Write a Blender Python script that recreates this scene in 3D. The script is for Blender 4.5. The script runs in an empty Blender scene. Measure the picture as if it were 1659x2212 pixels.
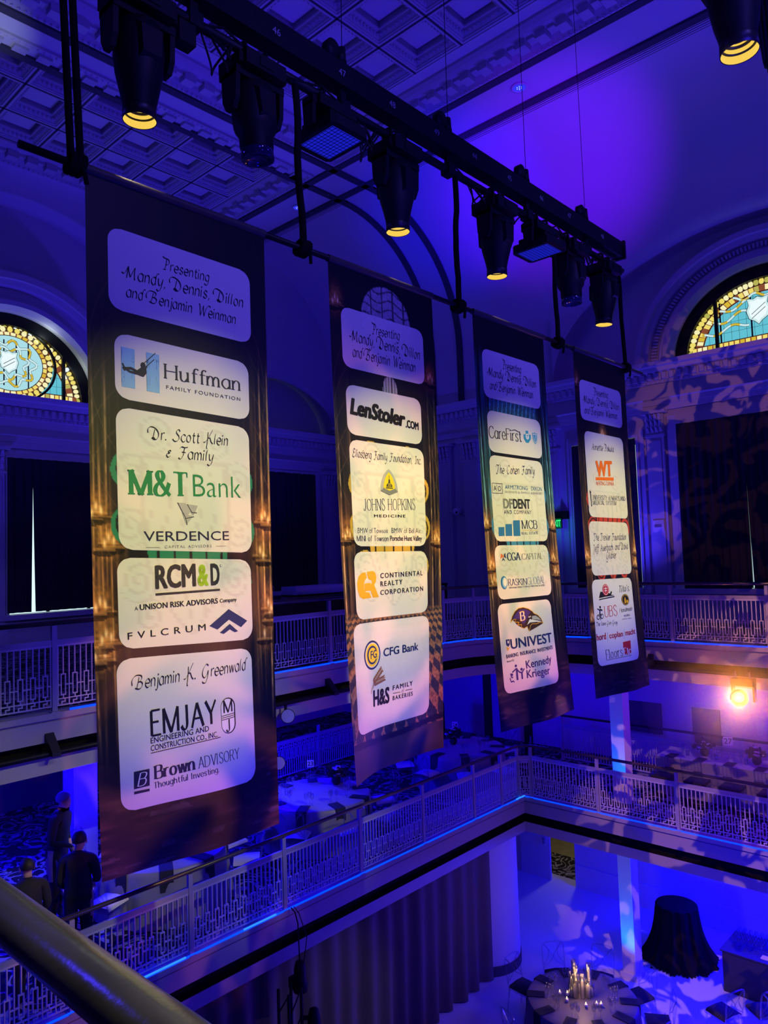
import bpy, bmesh, math, random
import numpy as np
from mathutils import Vector, Matrix
random.seed(7)
PI = math.pi
scene = bpy.context.scene
COL = scene.collection

# ------------------------------------------------------------------ camera
cam_data = bpy.data.cameras.new('camera')
cam = bpy.data.objects.new('camera', cam_data)
COL.objects.link(cam)
YAW, PITCH, ROLL = math.radians(42.71), math.radians(3.38), math.radians(-1.91)
_f = Vector((-math.sin(YAW) * math.cos(PITCH), math.cos(YAW) * math.cos(PITCH), math.sin(PITCH)))
_r0 = Vector((math.cos(YAW), math.sin(YAW), 0))
_u0 = _r0.cross(_f)
_r = math.cos(ROLL) * _r0 + math.sin(ROLL) * _u0
_u = -math.sin(ROLL) * _r0 + math.cos(ROLL) * _u0
_m = Matrix((_r, _u, -_f)).transposed().to_4x4()
_m.translation = Vector((0, 0, 1.7))
cam.matrix_world = _m
cam_data.sensor_fit = 'HORIZONTAL'
cam_data.sensor_width = 36
cam_data.lens = 36 * 1607.32 / 1659
cam_data.clip_start = 0.03
cam_data.clip_end = 200
scene.camera = cam
scene.view_settings.view_transform = 'Standard'
scene.view_settings.look = 'None'
scene.view_settings.gamma = 1
scene.view_settings.use_curve_mapping = False
scene.view_settings.exposure = 0.0
scene.cycles.use_denoising = True
scene.cycles.sample_clamp_indirect = 4
scene.cycles.max_bounces = 8
scene.cycles.transmission_bounces = 8
scene.cycles.transparent_max_bounces = 12

# ------------------------------------------------------------------ world and light
w = bpy.data.worlds.new('world')
scene.world = w
w.use_nodes = True
w.node_tree.nodes['Background'].inputs[0].default_value = (0.02, 0.012, 0.25, 1)
w.node_tree.nodes['Background'].inputs[1].default_value = 0.06

BLUE = (0.004, 0.0, 1.0)
INDIGO = (0.045, 0.025, 1.0)
WARM = (1.0, 0.93, 0.15)
ZFLOOR = -6.65


def aim(o, target):
    d = Vector(target) - o.location
    o.rotation_euler = d.to_track_quat('-Z', 'Y').to_euler()


def spot(name, loc, target, color, power, deg, blend=0.5, radius=0.08):
    d = bpy.data.lights.new(name, 'SPOT')
    d.color, d.energy, d.spot_size, d.spot_blend, d.shadow_soft_size = color, power, math.radians(deg), blend, radius
    o = bpy.data.objects.new(name, d)
    o.location = loc
    aim(o, target)
    COL.objects.link(o)
    return o


def point(name, loc, color, power, radius=0.3):
    d = bpy.data.lights.new(name, 'POINT')
    d.color, d.energy, d.shadow_soft_size = color, power, radius
    o = bpy.data.objects.new(name, d)
    o.location = loc
    COL.objects.link(o)
    return o


def area(name, loc, target, color, power, sx, sy):
    d = bpy.data.lights.new(name, 'AREA')
    d.shape = 'RECTANGLE'
    d.color, d.energy, d.size, d.size_y = color, power, sx, sy
    o = bpy.data.objects.new(name, d)
    o.location = loc
    aim(o, target)
    COL.objects.link(o)
    return o


def gobo(o, scale, lo, hi, seed):
    """pattern glass in a projector: a leafy break-up of the beam, fixed to the lamp"""
    d = o.data
    d.use_nodes = True
    nt = d.node_tree
    em = nt.nodes['Emission']
    tc = nt.nodes.new('ShaderNodeTexCoord')
    mp = nt.nodes.new('ShaderNodeMapping')
    mp.inputs['Location'].default_value = (seed, seed * 0.7, 0)
    no = nt.nodes.new('ShaderNodeTexNoise')
    no.inputs['Scale'].default_value = scale
    no.inputs['Detail'].default_value = 1.0
    no.inputs['Distortion'].default_value = 1.6
    rp = nt.nodes.new('ShaderNodeValToRGB')
    rp.color_ramp.elements[0].position = lo
    rp.color_ramp.elements[1].position = hi
    nt.links.new(tc.outputs['Normal'], mp.inputs[0])
    nt.links.new(mp.outputs[0], no.inputs['Vector'])
    nt.links.new(no.outputs[0], rp.inputs[0])
    nt.links.new(rp.outputs[0], em.inputs['Strength'])


# unseen fill lamps, added for the general blue of the upper room
point('fill_near', (3.0, 0.5, 5.5), INDIGO, 330, 0.6)
point('fill_far', (3.5, 9.0, 5.0), INDIGO, 290, 0.6)
point('fill_left', (-10.0, -2.0, 4.0), INDIGO, 300, 0.6)
spot('ceiling_fill', (2.0, 3.0, 2.0), (-7.0, 8.0, 11.0), INDIGO, 800, 62, 0.6, 0.3)  # this and the next two: unseen spots added to brighten the coffers
spot('ceiling_fill', (-4.0, 15.3, 0.5), (-6.5, 8.0, 11.0), (0.05, 0.015, 1.0), 1700, 72, 0.7, 0.15)
spot('ceiling_fill', (-15.5, 13.2, 0.5), (-14.9, 7.0, 11.0), INDIGO, 1300, 66, 0.7, 0.15)
for y in (3.0, 7.0):  # spots added to turn the banner bottoms and tops bluer
    spot('banner_fill', (1.8, y, -0.2), (-4.0, y + 0.6, -0.1), (0.05, 0.03, 1.0), 620, 46, 1.0, 0.2)
    spot('banner_fill', (2.6, y, 6.4), (-4.0, y + 0.4, 4.2), (0.15, 0.10, 1.0), 1000, 40, 1.0, 0.2)
# the lit moving heads throw a little amber straight down on the banner hems
for y in (2.26, 4.62, 6.1, 8.42):
    spot('head_beam', (-4.0, y, 4.36), (-4.0, y, 3.0), (1.0, 0.75, 0.45), 16, 46, 0.6, 0.03)
# daylight filtering round the stained glass
for y, z in ((7.6, 7.3), (8.3, 6.5), (5.9, 7.3)):
    point('window_daylight', (-17.95, y, z), (0.8, 0.95, 0.85), 2.5, 0.0)
# blue uplights standing on the upper balcony behind the rail
for i, (x, y) in enumerate([(-15.5, 4.0), (-15.0, 12.5), (-8.0, 15.8), (-1.0, 15.6)]):
    spot('uplight', (x, y, 0.3), (x, y, 9), INDIGO, 520, 120, 0.8, 0.15)
# violet wash up on the big cove
spot('violet_wash', (-1.5, 6.0, 4.5), (-8.3, 15.0, 10.5), (0.15, 0.0, 1.0), 8000, 27, 1.0, 0.2)
spot('blue_wash', (-5.2, 7.0, 5.0), (-10.9, 14.6, 10.7), (0.0, 0.0, 1.0), 5000, 30, 1.0, 0.1)
# unseen lamps placed for the blue wash of the two lower levels
for p in [(-3.0, 9.0, -1.1), (-3.0, 3.0, -1.1), (2.0, 12.0, -1.2)]:
    point('hall_fill', p, (0.0, 0.0, 1.0), 130, 0.4)
for y in (1.5, 5.5, 9.5):
    point('under_balcony_fill', (-12.0, y, -0.95), BLUE, 560, 0.15)
for x in (-9.5, -5.5, -1.5):
    point('under_balcony_fill', (x, 15.0, -0.95), BLUE, 50, 0.15)
for x in (-5.2, -3.0, -0.5):
    point('ground_fill', (x, 15.6, -4.25), BLUE, 560, 0.15)
for x, y in ((-5.5, 9.5), (-3.0, 12.0)):
    spot('floor_fill', (x + 2.0, y - 3.0, -1.5), (x, y + 2.5, ZFLOOR), (0.0, 0.0, 1.0), 650, 75, 0.6, 0.2)
spot('drape_fill', (1.0, 9.5, -5.6), (-8.9, 8.0, -5.7), (1.0, 0.8, 0.7), 300, 22, 0.8, 0.1)  # added fill, brightens the drape with a neutral tone
spot('column_uplight', (-6.75, 13.62, -3.2), (-6.87, 14.1, -1.6), (0.0, 0.12, 1.0), 120, 60, 0.7, 0.05)
spot('column_uplight', (-6.7, 13.55, -6.55), (-6.87, 14.1, -4.5), (0.0, 0.14, 1.0), 220, 70, 0.7, 0.05)
point('violet_fill', (-3.0, 15.3, -0.95), (0.30, 0.0, 1.0), 90, 0.15)  # added fill, tints the lower far wall violet
# warm key spots on the four banners, from the opposite lighting bar
for i, (y, p) in enumerate([(2.55, 2000), (4.42, 2600), (6.28, 2300), (8.2, 2100)]):
    spot('banner_spot', (1.6, y + 0.9, 5.4), (-4.0, y, 1.83), WARM, p, 23, 1.0, 0.05)
# added spots: one streaks the photographer's handrail, one brightens the ceiling beam
spot('handrail_fill', (-2.6, 1.6, 5.0), (-1.2, 0.56, 1.0), (1.0, 0.95, 0.7), 1000, 24, 0.8, 0.08)
spot('beam_fill', (-9.0, 2.0, 4.0), (-13.0, 4.3, 11.0), (0.75, 0.85, 1.0), 1100, 15, 1.0, 0.05)
# salmon pattern projectors
g = spot('pattern_spot', (0.6, 4.0, 6.0), (-4.0, 17.0, 4.2), (1.0, 0.35, 0.32), 1050, 30, 0.4, 0.02)
gobo(g, 24.0, 0.5, 0.53, 3.1)
g = spot('pattern_spot', (0.8, 3.0, 6.0), (-4.0, 15.0, -3.8), (1.0, 0.42, 0.25), 5200, 30, 0.4, 0.02)
gobo(g, 27.0, 0.5, 0.53, 8.3)
g = spot('pattern_spot', (1.5, 6.5, 1.0), (-4.0, 4.6, 0.3), (1.0, 0.28, 0.20), 850, 62, 0.6, 0.05)
gobo(g, 8.0, 0.50, 0.60, 5.7)
# ------------------------------------------------------------------ materials
MATS = {}


def mat(name, color=(0.5, 0.5, 0.5), rough=0.6, metal=0.0, spec=0.5, var=0.0, vscale=4.0, emit=None, estr=0.0, trans=0.0,
        ior=1.45, bump=0.0, bscale=30.0, sheen=0.0, attr=None, coat=0.0):
    if name in MATS:
        return MATS[name]
    m = bpy.data.materials.new(name)
    m.use_nodes = True
    nt = m.node_tree
    b = nt.nodes['Principled BSDF']
    b.inputs['Base Color'].default_value = (*color, 1)
    b.inputs['Roughness'].default_value = rough
    b.inputs['Metallic'].default_value = metal
    b.inputs['Specular IOR Level'].default_value = spec
    b.inputs['Transmission Weight'].default_value = trans
    b.inputs['IOR'].default_value = ior
    b.inputs['Sheen Weight'].default_value = sheen
    b.inputs['Coat Weight'].default_value = coat
    if emit:
        b.inputs['Emission Color'].default_value = (*emit, 1)
        b.inputs['Emission Strength'].default_value = estr
    if attr:
        a = nt.nodes.new('ShaderNodeAttribute')
        a.attribute_name = attr
        nt.links.new(a.outputs['Color'], b.inputs['Base Color'])
    elif var > 0:
        tc = nt.nodes.new('ShaderNodeTexCoord')
        no = nt.nodes.new('ShaderNodeTexNoise')
        no.inputs['Scale'].default_value = vscale
        no.inputs['Detail'].default_value = 5
        nt.links.new(tc.outputs['Object'], no.inputs['Vector'])
        mx = nt.nodes.new('ShaderNodeMix')
        mx.data_type = 'RGBA'
        mx.inputs[6].default_value = (*[c * (1 - var) for c in color], 1)
        mx.inputs[7].default_value = (*[min(1, c * (1 + var)) for c in color], 1)
        nt.links.new(no.outputs[0], mx.inputs[0])
        nt.links.new(mx.outputs[2], b.inputs['Base Color'])
    if bump > 0:
        tc = nt.nodes.new('ShaderNodeTexCoord')
        no = nt.nodes.new('ShaderNodeTexNoise')
        no.inputs['Scale'].default_value = bscale
        no.inputs['Detail'].default_value = 3
        bp = nt.nodes.new('ShaderNodeBump')
        bp.inputs['Strength'].default_value = bump
        bp.inputs['Distance'].default_value = 0.02
        nt.links.new(tc.outputs['Object'], no.inputs['Vector'])
        nt.links.new(no.outputs[0], bp.inputs['Height'])
        nt.links.new(bp.outputs[0], b.inputs['Normal'])
    MATS[name] = m
    return m


def carpet(name, dark, light, scale):
    m = mat(name, dark, 0.95, spec=0.1)
    nt = m.node_tree
    b = nt.nodes['Principled BSDF']
    tc = nt.nodes.new('ShaderNodeTexCoord')
    n1 = nt.nodes.new('ShaderNodeTexNoise')
    n1.inputs['Scale'].default_value = scale
    n1.inputs['Detail'].default_value = 1.5
    n1.inputs['Distortion'].default_value = 2.2
    wv = nt.nodes.new('ShaderNodeMath')
    wv.operation = 'MULTIPLY'
    wv.inputs[1].default_value = 26.0
    sn = nt.nodes.new('ShaderNodeMath')
    sn.operation = 'SINE'
    rp = nt.nodes.new('ShaderNodeValToRGB')
    rp.color_ramp.elements[0].position = 0.42
    rp.color_ramp.elements[1].position = 0.62
    rp.color_ramp.elements[0].color = (*dark, 1)
    rp.color_ramp.elements[1].color = (*light, 1)
    nt.links.new(tc.outputs['Object'], n1.inputs['Vector'])
    nt.links.new(n1.outputs[0], wv.inputs[0])
    nt.links.new(wv.outputs[0], sn.inputs[0])
    nt.links.new(sn.outputs[0], rp.inputs[0])
    nt.links.new(rp.outputs[0], b.inputs['Base Color'])
    return m


PLASTER = mat('plaster', (0.56, 0.54, 0.55), 0.8, spec=0.2, var=0.06, vscale=1.2)
MOULD = mat('moulding_paint', (0.5, 0.48, 0.49), 0.6, spec=0.3, bump=0.25, bscale=9)
TRIMP = mat('trim_paint', (0.58, 0.56, 0.56), 0.55, spec=0.3)
DARKGAP = mat('shadow_line', (0.05, 0.05, 0.06), 0.8)
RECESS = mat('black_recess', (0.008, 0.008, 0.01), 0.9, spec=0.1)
BLACKM = mat('black_metal', (0.007, 0.007, 0.009), 0.5, spec=0.25, var=0.25, vscale=14)
BLACKP = mat('black_plastic', (0.007, 0.007, 0.008), 0.55, spec=0.25)
CLOTHB = mat('black_cloth', (0.008, 0.008, 0.009), 0.95, spec=0.05)
RAILP = mat('rail_paint', (0.46, 0.46, 0.49), 0.4, spec=0.4)
FASC = mat('fascia_paint', (0.33, 0.31, 0.33), 0.55, spec=0.3)
POSTP = mat('post_paint', (0.32, 0.32, 0.35), 0.4, spec=0.4)
HANDR = mat('handrail_wood', (0.055, 0.04, 0.028), 0.22, spec=0.6, var=0.4, vscale=6)
CURT = mat('curtain_cloth', (0.035, 0.034, 0.04), 0.9, spec=0.1, var=0.2, vscale=3)
DRAPE = mat('drape_cloth', (0.13, 0.105, 0.09), 0.8, spec=0.1, var=0.15, vscale=2)
GROUND = mat('white_floor', (0.62, 0.62, 0.64), 0.45, spec=0.3, var=0.04, vscale=0.6)
CARPET = carpet('patterned_carpet', (0.02, 0.02, 0.025), (0.30, 0.29, 0.28), 1.7)


def thin_clear(name, tint, k):
    """thin clear glass or acrylic: mostly see-through, with a sharp sheen"""
    m = bpy.data.materials.new(name)
    m.use_nodes = True
    nt = m.node_tree
    nt.nodes.remove(nt.nodes['Principled BSDF'])
    tr = nt.nodes.new('ShaderNodeBsdfTransparent')
    tr.inputs[0].default_value = (*tint, 1)
    gl = nt.nodes.new('ShaderNodeBsdfGlossy')
    gl.inputs['Roughness'].default_value = 0.08
    lw = nt.nodes.new('ShaderNodeLayerWeight')
    lw.inputs[0].default_value = k
    mx = nt.nodes.new('ShaderNodeMixShader')
    nt.links.new(lw.outputs['Facing'], mx.inputs[0])
    nt.links.new(tr.outputs[0], mx.inputs[1])
    nt.links.new(gl.outputs[0], mx.inputs[2])
    nt.links.new(mx.outputs[0], nt.nodes['Material Output'].inputs[0])
    MATS[name] = m
    return m


ACRYL = thin_clear('clear_acrylic', (0.88, 0.9, 0.95), 0.3)
GLASS = thin_clear('clear_glass', (0.94, 0.95, 0.97), 0.22)
SATIN = mat('satin_cloth', (0.26, 0.245, 0.235), 0.38, spec=0.5, sheen=0.3, var=0.2, vscale=2.5)
NAPK = mat('dark_napkin', (0.02, 0.02, 0.025), 0.8)
CUSH = mat('pale_cushion', (0.6, 0.6, 0.62), 0.8)
DCUSH = mat('dark_cushion', (0.02, 0.02, 0.025), 0.85)
CHROME = mat('chrome', (0.7, 0.7, 0.72), 0.15, metal=1.0)
SKIN = mat('skin', (0.42, 0.26, 0.19), 0.55)
SUIT = mat('dark_suit', (0.014, 0.014, 0.018), 0.85, var=0.2)
HAIR = mat('dark_hair', (0.015, 0.011, 0.009), 0.6)
HAIRG = mat('gray_hair', (0.22, 0.21, 0.21), 0.6)
PAPER = mat('white_card', (0.75, 0.75, 0.75), 0.7)
INK = mat('black_ink', (0.01, 0.01, 0.012), 0.7)


# ------------------------------------------------------------------ mesh building
class MB:
    def __init__(s):
        s.v, s.f, s.m = [], [], []
        s.sm = []

    def add(s, vs, fs, m=0, smooth=False):
        o = len(s.v)
        s.v += [tuple(x) for x in vs]
        s.f += [tuple(i + o for i in f) for f in fs]
        s.m += [m] * len(fs)
        s.sm += [smooth] * len(fs)
        return s

    def box(s, a, b, m=0):
        x0, x1 = sorted((a[0], b[0])); y0, y1 = sorted((a[1], b[1])); z0, z1 = sorted((a[2], b[2]))
        v = [(x, y, z) for z in (z0, z1) for y in (y0, y1) for x in (x0, x1)]
        return s.add(v, [(0, 2, 3, 1), (4, 5, 7, 6), (0, 1, 5, 4), (2, 6, 7, 3), (0, 4, 6, 2), (1, 3, 7, 5)], m)

    def bar(s, p, q, w, h, m=0, up=(0, 0, 1)):
        """a straight bar of section w x h from p to q"""
        p, q = Vector(p), Vector(q)
        d = (q - p).normalized()
        u = Vector(up)
        if abs(d.dot(u)) > 0.98:
            u = Vector((1, 0, 0))
        a = d.cross(u).normalized()
        u = a.cross(d)
        c = [(-w / 2, -h / 2), (w / 2, -h / 2), (w / 2, h / 2), (-w / 2, h / 2)]
        v = [p + a * x + u * y for x, y in c] + [q + a * x + u * y for x, y in c]
        return s.add(v, [(0, 1, 2, 3), (7, 6, 5, 4), (0, 4, 5, 1), (1, 5, 6, 2), (2, 6, 7, 3), (3, 7, 4, 0)], m)

    def tube(s, pts, r, n=10, m=0, caps=True, closed=False):
        pts = [Vector(p) for p in pts]
        k = len(pts)
        rs = r if isinstance(r, (list, tuple)) else [r] * k
        vs = []
        up = Vector((0, 0, 1))
        prev = None
        for i, p in enumerate(pts):
            if closed:
                d = pts[(i + 1) % k] - pts[i - 1]
            else:
                d = pts[min(i + 1, k - 1)] - pts[max(i - 1, 0)]
            d.normalize()
            if prev is None:
                u = up if abs(d.dot(up)) < 0.95 else Vector((1, 0, 0))
                a = d.cross(u).normalized()
            else:
                a = (prev - d * prev.dot(d))
                a = a.normalized() if a.length > 1e-6 else d.orthogonal().normalized()
            prev = a
            b = d.cross(a)
            for j in range(n):
                t = 2 * PI * j / n
                vs.append(p + (a * math.cos(t) + b * math.sin(t)) * rs[i])
        fs = []
        for i in range(k if closed else k - 1):
            i2 = (i + 1) % k
            for j in range(n):
                j2 = (j + 1) % n
                fs.append((i * n + j, i * n + j2, i2 * n + j2, i2 * n + j))
        if caps and not closed:
            fs.append(tuple(range(n))[::-1])
            fs.append(tuple((k - 1) * n + j for j in range(n)))
        return s.add(vs, fs, m, True)

    def lathe(s, prof, c=(0, 0, 0), n=24, m=0, axis=None, sx=1.0, sy=1.0):
        """prof: (r, z) pairs; axis None = z, or a Matrix"""
        vs, fs = [], []
        k = len(prof)
        for r, z in prof:
            for j in range(n):
                t = 2 * PI * j / n
                p = Vector((r * math.cos(t) * sx, r * math.sin(t) * sy, z))
                if axis is not None:
                    p = axis @ p
                vs.append(p + Vector(c))
        for i in range(k - 1):
            for j in range(n):
                j2 = (j + 1) % n
                fs.append((i * n + j, i * n + j2, (i + 1) * n + j2, (i + 1) * n + j))
        return s.add(vs, fs, m, True)

    def prism(s, poly, z0, z1, m=0, tf=None):
        """poly in the xy plane from z0 to z1, tf maps each point"""
        n = len(poly)
        v = [Vector((x, y, z0)) for x, y in poly] + [Vector((x, y, z1)) for x, y in poly]
        if tf:
            v = [tf(p) for p in v]
        f = [tuple(range(n))[::-1], tuple(range(n, 2 * n))] + [(i, (i + 1) % n, n + (i + 1) % n, n + i) for i in range(n)]
        return s.add(v, f, m)

    def grid(s, P, m=0, smooth=True):
        """P: rows of points"""
        r, c = len(P), len(P[0])
        return s.add([p for row in P for p in row],
                     [(i * c + j, i * c + j + 1, (i + 1) * c + j + 1, (i + 1) * c + j) for i in range(r - 1) for j in range(c - 1)], m, smooth)

    def mesh(s, name, mats):
        me = bpy.data.meshes.new(name)
        me.from_pydata(s.v, [], s.f)
        for mt in (mats if isinstance(mats, (list, tuple)) else [mats]):
            me.materials.append(mt)
        me.polygons.foreach_set('material_index', s.m)
        me.polygons.foreach_set('use_smooth', s.sm)
        me.update()
        return me

    def build(s, name, mats, parent=None, loc=None):
        o = bpy.data.objects.new(name, s.mesh(name, mats))
        if loc:
            o.location = loc
        COL.objects.link(o)
        if parent:
            o.parent = parent
        return o


def tag(o, label=None, cat=None, group=None, kind=None):
    if label: o['label'] = label
    if cat: o['category'] = cat
    if group: o['group'] = group
    if kind: o['kind'] = kind
    return o


def thing(name, label, cat, loc=(0, 0, 0), rz=0.0, group=None):
    o = bpy.data.objects.new(name, None)
    o.empty_display_size = 0.1
    o.location = loc
    o.rotation_euler = (0, 0, rz)
    COL.objects.link(o)
    return tag(o, label, cat, group)


def struct(name, mb, mats):
    return tag(mb.build(name, mats), kind='structure')


def dup(root, loc=None, rz=None, label=None, group=None):
    r = root.copy()
    COL.objects.link(r)
    if loc is not None: r.location = loc
    if rz is not None: r.rotation_euler = (0, 0, rz)
    if label: r['label'] = label
    if group: r['group'] = group
    for ch in list(root.children):
        c = ch.copy()
        COL.objects.link(c)
        c.parent = r
        for gch in list(ch.children):
            d = gch.copy()
            COL.objects.link(d)
            d.parent = c
    return r


def arc(cx, cy, r, a0, a1, n):
    return [(cx + r * math.cos(a0 + (a1 - a0) * i / n), cy + r * math.sin(a0 + (a1 - a0) * i / n)) for i in range(n + 1)]


# ------------------------------------------------------------------ room shell
YW, XW, ZC = 17.0, -17.75, 11.0     # far wall, left wall, flat ceiling band
XR = 6.0                            # the room runs on beyond the frame
ZL, ZG = -3.3, -6.65                # lower balcony floor, ground floor

mb = MB()
mb.box((XW, -3, ZG - 0.2), (XR, YW + 0.6, ZG))
struct('floor', mb, GROUND)
# upper balcony slab with the rounded opening, and lower slab with the square one


def ring_slab(inner, z0, z1):
    """slab between the opening outline (list of xy) and the walls on the left and far sides"""
    mb = MB()
    top, bot = [], []
    for (x, y) in inner:
        # outer partner on the wall: pushed to the left wall or far wall
        if y <= 10.0:
            ox, oy = XW, y
        elif x >= -6.0:
            ox, oy = x, YW
        else:
            t = (x + y * 0 + 8.9) / 2.9
            ox, oy = (XW, y) if x < -8.85 else (XW + (x + 8.9) / 2.9 * (-6.0 - XW), YW)
        top.append(((x, y, z1), (ox, oy, z1)))
        bot.append(((x, y, z0), (ox, oy, z0)))
    n = len(inner)
    v = [p for a in top for p in a] + [p for a in bot for p in a]
    f = []
    for i in range(n - 1):
        a, b = 2 * i, 2 * i + 2
        f.append((a, b, b + 1, a + 1))
        f.append((2 * n + a + 1, 2 * n + b + 1, 2 * n + b, 2 * n + a))
        f.append((a, 2 * n + a, 2 * n + b, b))
    mb.add(v, f)
    return mb


UPATH = [(-8.9, -3.0), (-8.9, 4.0), (-8.9, 9.9), (-8.9, 11.2)] + arc(-6.9, 11.2, 2.0, PI, PI / 2, 12)[1:] + [(-5.9, 13.2), (XR, 13.2)]
LPATH = [(-8.6, -3.0), (-8.6, 9.9), (-8.6, 13.25), (XR, 13.25)]


def offset_path(path, d):
    """shift an outline by d towards the balcony (left / far)"""
    out = []
    for i, p in enumerate(path):
        a = Vector(path[max(i - 1, 0)]); b = Vector(path[i]); c = Vector(path[min(i + 1, len(path) - 1)])
        n = Vector((0, 0))
        t1 = (b - a).normalized() if (b - a).length > 1e-6 else (c - b).normalized()
        t2 = (c - b).normalized() if (c - b).length > 1e-6 else t1
        n1 = Vector((-t1.y, t1.x)); n2 = Vector((-t2.y, t2.x))
        n = (n1 + n2)
        n = n / max(n.dot(n1), 1e-3)
        out.append((b.x + n.x * d, b.y + n.y * d))
    return out


def slab(name, path, zt, zb, mats):
    mb = MB()
    P = offset_path(path, 0.2)
    n = len(P)
    corner = (XW, YW + 0.2)
    for z, flip in ((zt, False), (zb, True)):
        poly = [(x, y, z) for x, y in P] + [(XR, YW + 0.2, z), (corner[0], corner[1], z), (XW, -3, z)]
        idx = list(range(len(poly)))
        mb.add(poly, [tuple(idx[::-1] if not flip else idx)], 0 if not flip else 1)
    mb.add([(x, y, z) for z in (zt, zb) for x, y in P], [(i, i + 1, n + i + 1, n + i) for i in range(n - 1)], 1)
    return struct(name, mb, mats)


slab('floor_upper', UPATH, 0.0, -0.55, [CARPET, PLASTER])
slab('floor_lower', LPATH, ZL, ZL - 0.55, [CARPET, PLASTER])


def sweep(path, prof, m=0, mb=None):
    """profile (d, z): d = distance out of the balcony edge into the hall"""
    mb = mb or MB()
    rows = []
    for d, z in prof:
        rows.append([(x, y, z) for x, y in offset_path(path, -d)])
    mb.grid(rows, m, False)
    return mb


def fascia(name, path, z):
    mb = MB()
    sweep(path, [(-0.22, z), (0.05, z), (0.05, z - 0.07), (0.0, z - 0.07), (0.0, z - 0.10), (0.02, z - 0.10), (0.02, z - 0.33), (-0.14, z - 0.33)], 0, mb)
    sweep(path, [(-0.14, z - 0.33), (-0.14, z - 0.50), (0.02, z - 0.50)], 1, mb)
    sweep(path, [(0.02, z - 0.50), (0.02, z - 0.69), (-0.25, z - 0.69), (-0.25, z - 0.5)], 0, mb)
    return struct(name, mb, [FASC, RECESS])


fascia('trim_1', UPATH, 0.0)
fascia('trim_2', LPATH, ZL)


# cove profile of the far wall: quarter round from the ceiling to the wall
def covey(z):
    return 13.4 + math.sqrt(max(0, 3.5 ** 2 - (z - 7.5) ** 2)) if z > 7.5 else 16.9


def ell(x, cx, hw, h, z0):
    t = 1 - ((x - cx) / hw) ** 2
    return z0 + h * math.sqrt(t) if t > 0 else None


Z0R = 5.9
LUN = [(-4.65, 4.9, 2.9), (5.8, 4.9, 2.9)]
mb = MB()
xs = sorted(set([XW + 0.2 * i for i in range(int((XR - XW) / 0.2) + 1)] + [cx + hw * math.sin(PI * t / 80) for cx, hw, h in LUN for t in range(-40, 41) if cx + hw * math.sin(PI * t / 80) < XR]))
rows, barrel = [], []
for x in xs:
    s = Z0R
    for cx, hw, h in LUN:
        a = ell(x, cx, hw, h, Z0R)
        if a: s = a
    col = []
    for i in range(25):
        if i < 6:
            z = s + (max(7.5, s) - s) * i / 6
        else:
            z0 = max(7.5, s)
            t0 = math.asin(min(1, (z0 - 7.5) / 3.5))
            t = t0 + (PI / 2 - t0) * (i - 6) / 18
            z = 7.5 + 3.5 * math.sin(t)
        col.append((x, covey(z), z))
    rows.append(col)
    barrel.append([(x, covey(s), s), (x, YW + 0.35, s)])
mb.grid(rows)
mb.grid(barrel)
mb.add([(XW, YW + 0.35, 5.7), (XR, YW + 0.35, 5.7), (XR, YW + 0.35, 9.2), (XW, YW + 0.35, 9.2)], [(0, 1, 2, 3)])
struct('wall_far_vault', mb, PLASTER)

# left wall cove with its lunettes
Z0L = 5.65
LUNL = [(6.85, 4.7, 4.75), (14.75, 2.15, 1.75), (-1.2, 2.15, 1.75)]


def covex(z):
    return XW + 0.35 - math.sqrt(max(0, 1.0 - ((z - 10.0) / 1.0) ** 2)) * 0.35 if z > 10 else XW


mb = MB()
ys = sorted(set([-3 + 0.2 * i for i in range(101)] + [cy + hw * math.sin(PI * t / 60) for cy, hw, h in LUNL for t in range(-30, 31)]))
ys = [y for y in ys if -3 <= y <= YW]
rows, barrel = [], []
for y in ys:
    s = Z0L
    for cy, hw, h in LUNL:
        a = ell(y, cy, hw, h, Z0L)
        if a: s = max(s, a)
    col = []
    for i in range(21):
        if i < 8:
            z = s + (max(10.0, s) - s) * i / 8
        else:
            z0 = max(10.0, s)
            t0 = math.asin(min(1, z0 - 10.0))
            z = 10.0 + math.sin(t0 + (PI / 2 - t0) * (i - 8) / 12)
        col.append((covex(z), y, z))
    rows.append(col)
    barrel.append([(covex(s), y, s), (XW - 0.6, y, s)])
mb.grid(rows)
mb.grid(barrel)
mb.add([(XW - 0.6, -3, 5.5), (XW - 0.6, YW, 5.5), (XW - 0.6, YW, 10.6), (XW - 0.6, -3, 10.6)], [(0, 1, 2, 3)])
struct('wall_left_vault', mb, PLASTER)

# plain walls under the entablature; openings for the tall windows and the ground door
mb = MB()


def wall_y(y, x0, x1, z0, z1, holes, mb, flip=False):
    xs = sorted({x0, x1, *[h[0] for h in holes], *[h[1] for h in holes]})
    zs = sorted({z0, z1, *[h[2] for h in holes], *[h[3] for h in holes]})
    for a, b in zip(xs, xs[1:]):
        for c, d in zip(zs, zs[1:]):
            if any(h[0] <= a and b <= h[1] and h[2] <= c and d <= h[3] for h in holes):
                continue
            mb.box((a, y, c), (b, y + 0.3, d))


wall_y(YW, XW, XR, ZG, 5.9, [(-6.45, -2.6, 0.75, 4.45), (-9.1, -7.45, 0.75, 4.3), (-10.95, -9.62, ZG, -4.3)], mb)
struct('wall_far', mb, PLASTER)
mb = MB()


def wall_x(x, y0, y1, z0, z1, holes, mb):
    ys = sorted({y0, y1, *[h[0] for h in holes], *[h[1] for h in holes]})
    zs = sorted({z0, z1, *[h[2] for h in holes], *[h[3] for h in holes]})
    for a, b in zip(ys, ys[1:]):
        for c, d in zip(zs, zs[1:]):
            if any(h[0] <= a and b <= h[1] and h[2] <= c and d <= h[3] for h in holes):
                continue
            mb.box((x - 0.3, a, c), (x, b, d))


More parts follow.
